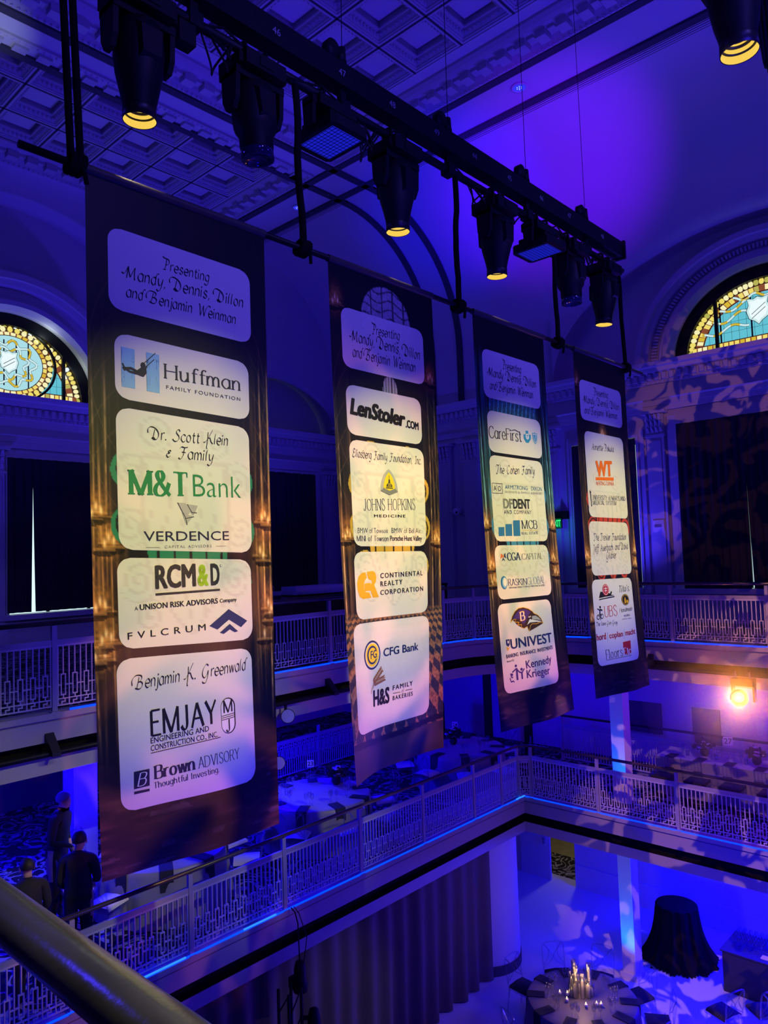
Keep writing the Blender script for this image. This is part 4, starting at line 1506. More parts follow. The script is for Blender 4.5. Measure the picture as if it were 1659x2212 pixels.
BANNER = {
 1: [(-4.0, 1.914, 3.965), (-4.0, 3.194, 3.945), (-3.97, 3.187, -0.046), (-3.9, 1.916, 0.025)],
 2: [(-4.0, 3.8, 3.955), (-4.0, 5.041, 3.955), (-4.1, 5.111, 0.031), (-3.9, 3.827, 0.05)],
 3: [(-4.0, 5.643, 3.945), (-4.0, 6.916, 3.945), (-3.85, 6.949, 0.068), (-3.9, 5.667, 0.081)],
 4: [(-4.0, 7.558, 3.965), (-4.0, 8.867, 3.965), (-3.85, 8.798, 0.042), (-3.94, 7.558, 0.068)]}
BELLY = {1: 0.05, 2: -0.10, 3: 0.05, 4: 0.04}


def surf(k, u, v, d=0.0):
    a, b = u / BW, v / BH
    TL, TR, BR, BL = [Vector(p) for p in BANNER[k]]
    top, bot = TL.lerp(TR, a), BL.lerp(BR, a)
    p = top.lerp(bot, b)
    p.x = top.x + (bot.x - top.x) * b * b
    p.x += BELLY[k] * b ** 4 * math.sin(PI * a) + 0.012 * b * b * math.sin(3.1 * PI * a + 2 * b)
    p.x += d
    return p


def vnoise(x, y, seed, n=64):
    r = np.random.RandomState(seed).rand(n, n)
    xi, yi = np.floor(x).astype(int), np.floor(y).astype(int)
    fx, fy = x - xi, y - yi
    fx, fy = fx * fx * (3 - 2 * fx), fy * fy * (3 - 2 * fy)
    g = lambda i, j: r[i % n, j % n]
    return (g(xi, yi) * (1 - fx) + g(xi + 1, yi) * fx) * (1 - fy) + (g(xi, yi + 1) * (1 - fx) + g(xi + 1, yi + 1) * fx) * fy


def smooth(a, b, x):
    t = np.clip((x - a) / (b - a), 0, 1)
    return t * t * (3 - 2 * t)


def art(k, U, V):
    """the printed picture of a dim vaulted hall with candles (colours of the print itself)"""
    H = U.shape
    C = np.zeros(H + (3,))
    edge = np.clip(1 - np.minimum(U, BW - U) / 0.24, 0, 1)
    st = vnoise(U * 34, V * 1.7, k) * 0.6 + vnoise(U * 80, V * 4, k + 9) * 0.4
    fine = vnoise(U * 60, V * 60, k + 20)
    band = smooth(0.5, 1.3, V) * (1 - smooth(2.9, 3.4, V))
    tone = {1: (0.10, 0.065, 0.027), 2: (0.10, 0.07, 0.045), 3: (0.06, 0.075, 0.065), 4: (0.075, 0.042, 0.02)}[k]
    cols = np.zeros(H)
    rs = np.random.RandomState(k + 40)
    for q in range(9):
        cu = rs.uniform(0.0, 0.2) if q % 2 else BW - rs.uniform(0.0, 0.2)
        wob = 0.008 * np.sin(V * rs.uniform(1, 4) + q)
        top, bot = rs.uniform(0.4, 1.5), rs.uniform(2.6, 3.4)
        cols += np.exp(-((U - cu - wob) / 0.006) ** 2) * smooth(top, top + 0.3, V) * (1 - smooth(bot, bot + 0.3, V)) * rs.uniform(0.4, 1.0)
        cols -= 0.5 * np.exp(-((U - cu - wob - 0.016) / 0.01) ** 2)
    st = np.clip(st + cols * (0.5 + 0.8 * vnoise(U * 9, V * 22, k + 60)), 0, 1.5)
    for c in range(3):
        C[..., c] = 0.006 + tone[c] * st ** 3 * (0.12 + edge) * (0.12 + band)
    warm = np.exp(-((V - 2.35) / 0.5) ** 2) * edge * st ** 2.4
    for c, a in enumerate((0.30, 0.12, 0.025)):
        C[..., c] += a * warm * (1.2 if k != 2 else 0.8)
    if k == 3:
        tl = (edge ** 0.7) * (1 - smooth(1.7, 2.2, V)) * smooth(0.25, 0.6, V)
        for c, a in enumerate((0.03, 0.20, 0.26)):
            C[..., c] += a * tl * (st ** 2) * 1.6
        bl = np.exp(-((U - 0.62) / 0.17) ** 2) * smooth(3.6, 3.72, V) * (0.4 + fine)
        for c, a in enumerate((0.05, 0.09, 0.15)):
            C[..., c] += a * bl
        gp = ((V > 0.78) & (V < 0.96) & (np.abs(U - 0.62) < 0.42))
        ln = (np.abs(np.mod(U * 14 + V * 3, 1) - 0.5) < 0.12)
        for c, a in enumerate((0.05, 0.22, 0.3)):
            C[..., c] += a * gp * (0.4 + 0.8 * ln) * (0.5 + fine)
    if k == 2:
        e = ((U - 0.65) / 0.30) ** 2 + ((V - 0.36) / 0.29) ** 2
        win = (e < 1) & (V < 0.5)
        ln = (np.abs(np.mod(U * 7.5, 1) - 0.5) < 0.06) | (np.abs(np.mod(V * 13 + 0.3 * np.sin(U * 20), 1) - 0.5) < 0.08)
        for c, a in enumerate((0.34, 0.31, 0.36)):
            C[..., c] = np.where(win, a * (0.75 + 0.4 * fine) * np.where(ln, 0.15, 1), C[..., c])
        e2 = ((U - 0.66) / 0.09) ** 2 + ((V - 0.93) / 0.12) ** 2
        w2 = (e2 < 1) & (V < 0.96)
        for c in range(3):
            C[..., c] = np.where(w2 & (np.mod(U * 28, 1) > 0.25), 0.32, C[..., c])
        fl = smooth(2.7, 2.8, V)
        rr = (V - 2.2)
        dia = (np.mod((U - 0.62) / rr * 5 + 1.2 / rr * 3, 1) > 0.5) ^ (np.mod((U - 0.62) / rr * 5 - 1.2 / rr * 3, 1) > 0.5)
        for c, a in enumerate((0.30, 0.14, 0.05)):
            C[..., c] = C[..., c] * (1 - fl) + fl * np.where(dia, a, 0.03) * (0.5 + fine)
        bb = np.abs(V - (3.70 + 0.03 * np.sin(U * 3))) < 0.025
        lo = V > 3.73
        for c, a in enumerate((0.07, 0.05, 0.04)):
            C[..., c] = np.where(lo, a * (0.4 + vnoise(U * 5, V * 6, 77)), C[..., c])
            C[..., c] = np.where(bb, 0.01, C[..., c])
    else:
        fl = smooth(3.3, 3.6, V)
        pl = vnoise(U * 8, V * 40, k + 31)
        tn = {1: (0.10, 0.045, 0.022), 3: (0.05, 0.03, 0.025), 4: (0.07, 0.03, 0.02)}[k]
        for c in range(3):
            C[..., c] = C[..., c] * (1 - fl) + fl * (tn[c] * (0.25 + pl ** 3 * 1.1) * (0.35 + 0.9 * np.clip(edge * 1.4, 0, 1)))
    # candles and their glow
    cn = {1: [(0.03, 1.95), (0.10, 2.12), (0.04, 2.48), (0.07, 2.66), (0.03, 2.75), (1.22, 1.93), (1.17, 2.17), (1.23, 2.52), (1.19, 2.72), (1.24, 2.6)],
          2: [(0.08, 2.1), (1.22, 2.12), (1.2, 0.72), (0.06, 0.28)], 3: [(0.03, 2.0), (1.21, 2.0), (0.07, 2.4), (1.17, 2.35), (1.2, 2.5), (0.09, 2.55)],
          4: [(0.04, 2.35), (1.24, 2.3), (0.09, 2.42), (0.06, 3.05), (1.21, 2.46), (0.6, 0.9), (0.63, 0.95), (0.06, 0.35)]}[k]
    cn = cn + [(a + 0.03 * (1 if a < 0.6 else -1), b + 0.02) for a, b in cn[:6]] + [(a - 0.025 * (1 if a < 0.6 else -1), b + 0.035) for a, b in cn[:8]]
    for (a, b) in cn:
        d2 = ((U - a) / 0.05) ** 2 + ((V - b) / 0.09) ** 2
        d1 = ((U - a) / 0.008) ** 2 + ((V - b) / 0.022) ** 2
        for c, (g1, g2) in enumerate(((0.45, 0.8), (0.17, 0.55), (0.03, 0.25))):
            C[..., c] += g1 * np.exp(-d2) * 0.4 * (0.3 + fine) + g2 * np.exp(-d1)
        bowl = ((U - a) / 0.07) ** 2 + ((V - b - 0.055) / 0.022) ** 2
        C *= np.where(bowl < 1, 0.12, 1.0)[..., None]
        rim = (np.abs(V - b - 0.036) < 0.006) & (np.abs(U - a) < 0.065)
        C += (rim * 0.16)[..., None] * np.array((1.0, 0.5, 0.15))
    # fine drawn lines: arches and mouldings
    for q in range(5):
        ln = np.abs(np.hypot((U - 0.62) * 1.0, (V - 1.1 - 0.28 * q) * 0.8) - 0.62 - 0.03 * q) < 0.0035
        C += (ln * edge * 0.10)[..., None] * np.array(tone) * 5
    if k != 2:
        sc = (vnoise(U * 6 + V * 3, V * 55, k + 50) > 0.86) & (V > 3.62)
        C += (sc * 0.09 * vnoise(U * 5, V * 5, k + 51))[..., None] * np.array((1.0, 0.75, 0.55))
    # a plain heraldic shield with scrolls, seen between the panels
    hue = {1: (0.02, 0.20, 0.10), 2: (0.50, 0.32, 0.04), 3: (0.05, 0.22, 0.42), 4: (0.50, 0.05, 0.02)}[k]
    S, sw = shield(U, V, k)
    for c in range(3):
        C[..., c] = np.where(sw > 0.5, hue[c], C[..., c])
        C[..., c] = np.where(S > 0.5, 0.01, C[..., c])
    return np.clip(C, 0, 1)


def shield(U, V, k):
    """line and fill masks of a generic scrolled shield"""
    x = U - 0.62
    y = V - 2.05
    hw = 0.30 * np.clip(1 - np.clip((y - 0.05) / 0.6, 0, 1) ** 2, 0, 1)
    inside = (np.abs(x) < hw) & (y > -0.42) & (y < 0.64)
    line = (np.abs(np.abs(x) - hw) < 0.012) & (y > -0.42) & (y < 0.64) | ((np.abs(y + 0.42) < 0.012) & (np.abs(x) < 0.30))
    line |= inside & (np.abs(np.mod(x * 9 + 0.4 * np.sin(y * 9), 1) - 0.5) < 0.07)
    scroll = np.zeros(U.shape, bool)
    fill = np.zeros(U.shape, bool)
    for sx in (-1, 1):
        for (cx, cy, r) in ((0.375, -0.32, 0.125), (0.385, 0.0, 0.12), (0.34, 0.32, 0.13), (0.22, -0.56, 0.12), (0.27, 0.52, 0.10)):
            dx, dy = x * sx - cx, y - cy
            rr = np.hypot(dx, dy)
            th = np.arctan2(dy, dx)
            sp = np.mod(rr / 0.055 - th / (2 * PI) * (1 if sx > 0 else -1), 1)
            scroll |= (rr < r) & (np.abs(sp - 0.5) < 0.16)
            fill |= (rr < r)
    line = line | scroll
    return line.astype(float), (inside | fill).astype(float)


def colour_mesh(name, verts, faces, cols, m, parent):
    me = bpy.data.meshes.new(name)
    me.from_pydata(verts, [], faces)
    at = me.color_attributes.new('print', 'FLOAT_COLOR', 'POINT')
    buf = np.ones((len(verts), 4))
    buf[:, :3] = cols
    at.data.foreach_set('color', buf.ravel())
    me.materials.append(m)
    me.polygons.foreach_set('use_smooth', [True] * len(faces))
    o = bpy.data.objects.new(name, me)
    COL.objects.link(o)
    o.parent = parent
    return o


FAB = mat('printed_fabric', rough=0.42, spec=0.3, attr='print', sheen=0.0)
PANL = mat('printed_panel', rough=0.5, spec=0.25, attr='print')
TEXTS={
1 :[
  ('Presenting', 'script', 'k', 0.4827, 0.4542, 0.8176, 0.4449, 0.064),
  ('Mandy, Dennis, Dillon', 'script', 'k', 0.2107, 0.5785, 1.08, 0.5479, 0.0724),
  ('and Benjamin Weinman', 'script', 'k', 0.2379, 0.6907, 1.0163, 0.676, 0.0669),
  ('Huffman', 'serif', 'dk', 0.4739, 1.1374, 1.0426, 1.12, 0.0916),
  ('FAMILY FOUNDATION', 'sans', 'dk', 0.49, 1.2007, 1.0364, 1.1885, 0.0229),
  ('Dr. Scott Klein', 'script', 'k', 0.3567, 1.5251, 0.9294, 1.4988, 0.0667),
  ('& Family', 'script', 'k', 0.4778, 1.6212, 0.8177, 1.6143, 0.0678),
  ('M&T', 'serifb', 'green', 0.2237, 1.8679, 0.6225, 1.8502, 0.1443),
  ('Bank', 'light', 'green', 0.6601, 1.8495, 1.0207, 1.8346, 0.1402),
  ('VERDENCE', 'sans', 'navy', 0.317, 2.1361, 0.9146, 2.1123, 0.057),
  ('CAPITAL ADVISORS', 'sans', 'gray', 0.4523, 2.1751, 0.7794, 2.1615, 0.0166),
  ('RCM', 'condb', 'dk', 0.3826, 2.4129, 0.6595, 2.3994, 0.1298),
  ('&', 'condb', 'lime', 0.6709, 2.3987, 0.7488, 2.3961, 0.1253),
  ('D', 'condb', 'dk', 0.7652, 2.3962, 0.8325, 2.3927, 0.1272),
  ('A ', 'sans', 'dk', 0.2449, 2.5381, 0.2664, 2.5366, 0.0212),
  ('UNISON RISK ADVISORS', 'bold', 'dk', 0.278, 2.5362, 0.8117, 2.5119, 0.0318),
  ('Company', 'bold', 'dk', 0.8256, 2.5092, 0.9587, 2.502, 0.0233),
  ('FVLCRUM', 'wide', 'dk', 0.1968, 2.7008, 0.7149, 2.6743, 0.0391),
  ('Benjamin K. Greenwald', 'script', 'k', 0.2104, 2.984, 1.0305, 2.9419, 0.0698),
  ('EMJAY', 'deco', 'k', 0.3204, 3.2559, 0.7661, 3.2411, 0.1409),
  ('ENGINEERING AND', 'sans', 'k', 0.3189, 3.2971, 0.7056, 3.2808, 0.0312),
  ('CONSTRUCTION CO., INC.', 'sans', 'k', 0.3173, 3.3395, 0.7674, 3.3232, 0.0311),
  ('Brown', 'serifb', 'navy', 0.3295, 3.4982, 0.6003, 3.4891, 0.0724),
  ('ADVISORY', 'seriflight', 'navy', 0.6177, 3.4872, 0.9304, 3.4808, 0.0625),
  ('Thoughtful Investing.', 'serif', 'navy', 0.3275, 3.5491, 0.7634, 3.5335, 0.0335),
],
2 :[
  ('Presenting', 'script', 'k', 0.4644, 0.4918, 0.8077, 0.4783, 0.0765),
  ('Mandy, Dennis, Dillon', 'script', 'k', 0.2017, 0.5925, 1.0655, 0.5996, 0.0852),
  ('and Benjamin Weinman', 'script', 'k', 0.2296, 0.7183, 0.9961, 0.7181, 0.0816),
  ('LenStoler', 'heavyit', 'k', 0.1708, 1.1771, 0.8369, 1.2062, 0.1206),
  ('.COM', 'condb', 'k', 0.8366, 1.2112, 1.0069, 1.2183, 0.0629),
  ('Eliasberg Family Foundation, Inc.', 'script', 'k', 0.1774, 1.5161, 1.021, 1.5117, 0.0616),
  ('JOHNS HOPKINS', 'seriflight', 'dk', 0.2804, 1.9306, 0.9214, 1.903, 0.0909),
  ('MEDICINE', 'bold', 'dk', 0.4018, 1.9805, 0.7902, 1.9721, 0.0221),
  ('BMW of Towson', 'light', 'dk', 0.1977, 2.1084, 0.5632, 2.1039, 0.0412),
  ('BMW of Bel Air', 'light', 'dk', 0.6114, 2.1036, 0.9879, 2.1012, 0.0434),
  ('MINI of Towson', 'serif', 'k', 0.1819, 2.1689, 0.5713, 2.1684, 0.0411),
  ('Porsche Hunt Valley', 'bold', 'dk', 0.5893, 2.1661, 1.0001, 2.1653, 0.0413),
  ('CONTINENTAL', 'bold', 'dk', 0.4552, 2.4641, 0.9981, 2.4574, 0.0386),
  ('REALTY', 'bold', 'dk', 0.4536, 2.5289, 0.7279, 2.5225, 0.0385),
  ('CORPORATION', 'bold', 'dk', 0.4502, 2.5975, 1.0021, 2.5896, 0.0384),
  ('CFG Bank', 'bold', 'navy2', 0.4735, 3.0855, 0.9237, 3.08, 0.0617),
  ('H&S', 'condb', 'k', 0.3272, 3.4539, 0.5463, 3.4586, 0.1195),
  ('FAMILY', 'bold', 'dk', 0.588, 3.3699, 0.8456, 3.3656, 0.0366),
  ('BAKERIES', 'bold', 'dk', 0.5872, 3.4501, 0.8462, 3.4511, 0.0329),
],
3 :[
  ('Presenting', 'script', 'k', 0.4659, 0.4641, 0.8011, 0.46, 0.0811),
  ('Mandy, Dennis, Dillon', 'script', 'k', 0.1927, 0.5744, 1.0689, 0.5705, 0.0835),
  ('and Benjamin Weinman', 'script', 'k', 0.2257, 0.7038, 0.9988, 0.6922, 0.079),
  ('CareFirst', 'serif', 'dk', 0.1641, 1.1924, 0.7305, 1.1803, 0.1145),
  ('The Cohen Family', 'script', 'k', 0.2435, 1.5383, 0.9297, 1.5052, 0.0779),
  ('ARMSTRONG · DIXON', 'sans', 'steel', 0.3796, 1.6847, 1.0457, 1.6729, 0.0416),
  ('BUSINESS & FAMILY ADVISORS', 'sans', 'gray', 0.3791, 1.7233, 1.0468, 1.7126, 0.0231),
  ('DF', 'condb', 'gray', 0.3316, 1.8758, 0.491, 1.8732, 0.0918),
  ('DENT', 'condb', 'dk', 0.4971, 1.873, 0.7982, 1.8672, 0.0932),
  ('AND COMPANY', 'sans', 'dk', 0.3346, 1.9324, 0.8076, 1.9239, 0.0389),
  ('MCB', 'serif', 'navy', 0.6181, 2.0757, 0.8951, 2.071, 0.0844),
  ('REAL ESTATE', 'sans', 'navy', 0.606, 2.1349, 0.8971, 2.1318, 0.028),
  ('CGA', 'serifb', 'navy2', 0.3266, 2.387, 0.5549, 2.3872, 0.0723),
  ('CAPITAL', 'serif', 'gray', 0.5796, 2.3855, 0.9415, 2.3851, 0.0602),
  ('RASKIN', 'serif', 'navy2', 0.3079, 2.6316, 0.6211, 2.6357, 0.0627),
  ('GLOBAL', 'seriflight', 'steel', 0.6252, 2.6359, 0.9431, 2.6334, 0.0692),
  ('EMPOWERING PEOPLE TO CHOOSE THEIR FINANCIAL FUTURE', 'sans', 'navy', 0.3191, 2.6629, 0.923, 2.6626, 0.0157),
  ('UNIVEST', 'bold', 'navy2', 0.2582, 3.2358, 0.9539, 3.2344, 0.0917),
  ('BANKING  INSURANCE  INVESTMENTS', 'bold', 'navy2', 0.1724, 3.3148, 0.9474, 3.3051, 0.0345),
  ('Member FDIC', 'sans', 'navy', 0.1761, 3.3539, 0.294, 3.3515, 0.0172),
  ('Kennedy', 'sansr', 'purple', 0.4658, 3.4459, 0.8893, 3.4347, 0.0752),
  ('Krieger', 'sansr', 'purple', 0.4611, 3.5357, 0.8341, 3.5393, 0.0749),
],
4 :[
  ('Presenting', 'script', 'k', 0.4369, 0.4805, 0.7924, 0.4738, 0.0782),
  ('Mandy, Dennis, Dillon', 'script', 'k', 0.1624, 0.6016, 1.065, 0.5839, 0.0818),
  ('and Benjamin Weinman', 'script', 'k', 0.1894, 0.7283, 1.0041, 0.7014, 0.0763),
  ('Annette Pakula', 'script', 'k', 0.3062, 1.1446, 0.858, 1.1253, 0.0711),
  ('WT', 'heavy', 'orange', 0.3798, 1.449, 0.7876, 1.421, 0.1698),
  ('WHITING-TURNER', 'sans', 'orange', 0.365, 1.564, 0.8004, 1.5412, 0.0491),
  ('UNIVERSITY of MARYLAND', 'serif', 'dk', 0.2471, 1.7332, 1.07, 1.7156, 0.0538),
  ('MEDICAL SYSTEM', 'serif', 'dk', 0.2531, 1.7913, 0.8252, 1.7774, 0.0483),
  ('The Trexler Foundation', 'script', 'k', 0.2167, 2.2076, 1.0078, 2.1969, 0.0743),
  ('Jeff Auerbach and David', 'script', 'k', 0.1805, 2.3361, 1.0557, 2.307, 0.074),
  ('Gildner', 'script', 'k', 0.4806, 2.4235, 0.7239, 2.4134, 0.0754),
  ("Tito's.", 'serifit', 'k', 0.7118, 2.8216, 0.9675, 2.812, 0.076),
  ('Handmade', 'serifit', 'k', 0.6646, 3.0565, 0.9953, 3.0489, 0.0483),
  ('VODKA', 'serif', 'k', 0.7506, 3.1126, 0.9035, 3.1115, 0.0242),
  ('AUSTIN  TEXAS', 'sans', 'gray', 0.6965, 3.1447, 0.9408, 3.1445, 0.0134),
  ('UBS', 'seriflight', 'red', 0.331, 3.0878, 0.6145, 3.0861, 0.1206),
  ('The Irene Glen Gray', 'script', 'k', 0.1269, 3.1765, 0.5973, 3.184, 0.0411),
  ('hord', 'bold', 'red', 0.1108, 3.3386, 0.3231, 3.337, 0.0716),
  ('coplan', 'bold', 'red', 0.3973, 3.3366, 0.6814, 3.3331, 0.0627),
  ('macht', 'bold', 'red', 0.7407, 3.331, 1.0057, 3.3287, 0.0641),
  ('Floors', 'seriflight', 'k', 0.2812, 3.564, 0.6291, 3.5545, 0.1029),
  ('Etc', 'serifb', 'white', 0.6497, 3.547, 0.8252, 3.5475, 0.0791),
],
}
PANELS = {
 1: [(0.13, 1.139, 0.290, 0.785), (0.16, 1.11, 0.92, 1.31), (0.16, 1.10, 1.36, 2.19), (0.145, 1.085, 2.235, 2.752), (0.123, 1.068, 2.806, 3.641)],
 2: [(0.119, 1.118, 0.336, 0.815), (0.137, 1.05, 0.948, 1.342), (0.147, 1.062, 1.38, 2.21), (0.139, 1.067, 2.253, 2.773), (0.087, 1.08, 2.802, 3.635)],
 3: [(0.126, 1.143, 0.313, 0.795), (0.155, 1.106, 0.919, 1.329), (0.147, 1.087, 1.361, 2.202), (0.129, 1.062, 2.24, 2.76), (0.102, 1.01, 2.801, 3.643)],
 4: [(0.102, 1.133, 0.336, 0.807), (0.156, 1.117, 0.934, 1.936), (0.126, 1.089, 1.985, 2.61), (0.101, 1.051, 2.656, 3.628)]}
BLABEL = {
 1: 'largest, nearest hanging banner, five pale panels, one with a green bank name',
 2: 'second hanging banner, with a domed window print above five pale panels and a gold monogram',
 3: 'third hanging banner, teal edged, with a purple bird head in its lowest panel',
 4: 'farthest hanging banner, with four pale panels and a bold orange WT logo'}


def panel_mesh(k, rc, parent):
    u0, u1, v0, v1 = rc
    r = 0.085
    nv, nu = 46, 36
    verts, faces, P = [], [], []
    vs = list(np.linspace(v0, v0 + r, 9)) + list(np.linspace(v0 + r, v1 - r, nv)[1:-1]) + list(np.linspace(v1 - r, v1, 9))
    for v in vs:
        e = r - min(v - v0, v1 - v, r)
        ins = r - math.sqrt(max(0, r * r - e * e))
        for i in range(nu + 1):
            u = u0 + ins + (u1 - u0 - 2 * ins) * i / nu
            verts.append(surf(k, u, v, 0.0012))
            P.append((u, v))
    for i in range(len(vs) - 1):
        for j in range(nu):
            a = i * (nu + 1) + j
            faces.append((a, a + nu + 1, a + nu + 2, a + 1))
    P = np.array(P)
    A = art(k, P[:, 0], P[:, 1])
    S, sw = shield(P[:, 0], P[:, 1], k)
    base = np.array((0.70, 0.67, 0.62))
    g = A.mean(axis=1, keepdims=True)
    tint = A / np.maximum(A.max(axis=1, keepdims=True), 0.02)
    cols = base * (1 - 0.06 * (1 - np.clip(g * 3, 0, 1))) * (1 - 0.10 * S[:, None]) * (1 - 0.06 * sw[:, None] * (1 - tint))
    return colour_mesh('sponsor_panel', verts, faces, cols, PANL, parent)


class Print:
    """flat printed shapes in banner coordinates, gathered into one mesh laid just over the panel"""
    def __init__(s, k):
        s.k, s.mb = k, MB()

    def poly(s, pts, col, d=0.007):
        if max(max(q) - min(q) for q in zip(*pts)) < 0.04:
            s.mb.add([surf(s.k, u, v, d - 0.0043) for u, v in pts], [tuple(range(len(pts)))[::-1]], IIDX[col])
            return
        bm = bmesh.new()            # large shapes are cut small so that they follow the hanging cloth
        bm.faces.new([bm.verts.new((u, v, 0)) for u, v in pts])
        bmesh.ops.triangulate(bm, faces=bm.faces[:])
        for _ in range(5):
            long = [q for q in bm.edges if q.calc_length() > 0.05]
            if not long: break
            bmesh.ops.subdivide_edges(bm, edges=long, cuts=1)
            bmesh.ops.triangulate(bm, faces=bm.faces[:])
        bm.verts.index_update()
        s.mb.add([surf(s.k, q.co.x, q.co.y, d - 0.0043) for q in bm.verts], [tuple(q.index for q in f.verts) for f in bm.faces], IIDX[col])
        bm.free()

    def text(s, t, style, col, u0, v0, u1, v1, h, d=0.0075):
        V, F = text_shape(t, style)
        if len(V) == 0: return
        x0, x1 = V[:, 0].min(), V[:, 0].max()
        sc = (u1 - u0) / (x1 - x0)
        pts = []
        for x, y in V:
            a = (x - x0) / (x1 - x0)
            pts.append(surf(s.k, u0 + (u1 - u0) * a, v0 + (v1 - v0) * a - y * h, d - 0.0043))
        s.mb.add(pts, F, IIDX[col])

    def line(s, pts, wd, col, d=0.007):
        for (a, b), (c, e) in zip(pts, pts[1:]):
            L = math.hypot(c - a, e - b) or 1
            nx, ny = -(e - b) / L * wd / 2, (c - a) / L * wd / 2
            s.poly([(a + nx, b + ny), (a - nx, b - ny), (c - nx, e - ny), (c + nx, e + ny)], col, d)

    def oval(s, cu, cv, ru, rv, col, d=0.007, n=28, rot=0.0):
        c, q = math.cos(rot), math.sin(rot)
        s.poly([(cu + ru * math.cos(2 * PI * i / n) * c - rv * math.sin(2 * PI * i / n) * q, cv + ru * math.cos(2 * PI * i / n) * q + rv * math.sin(2 * PI * i / n) * c) for i in range(n)], col, d)


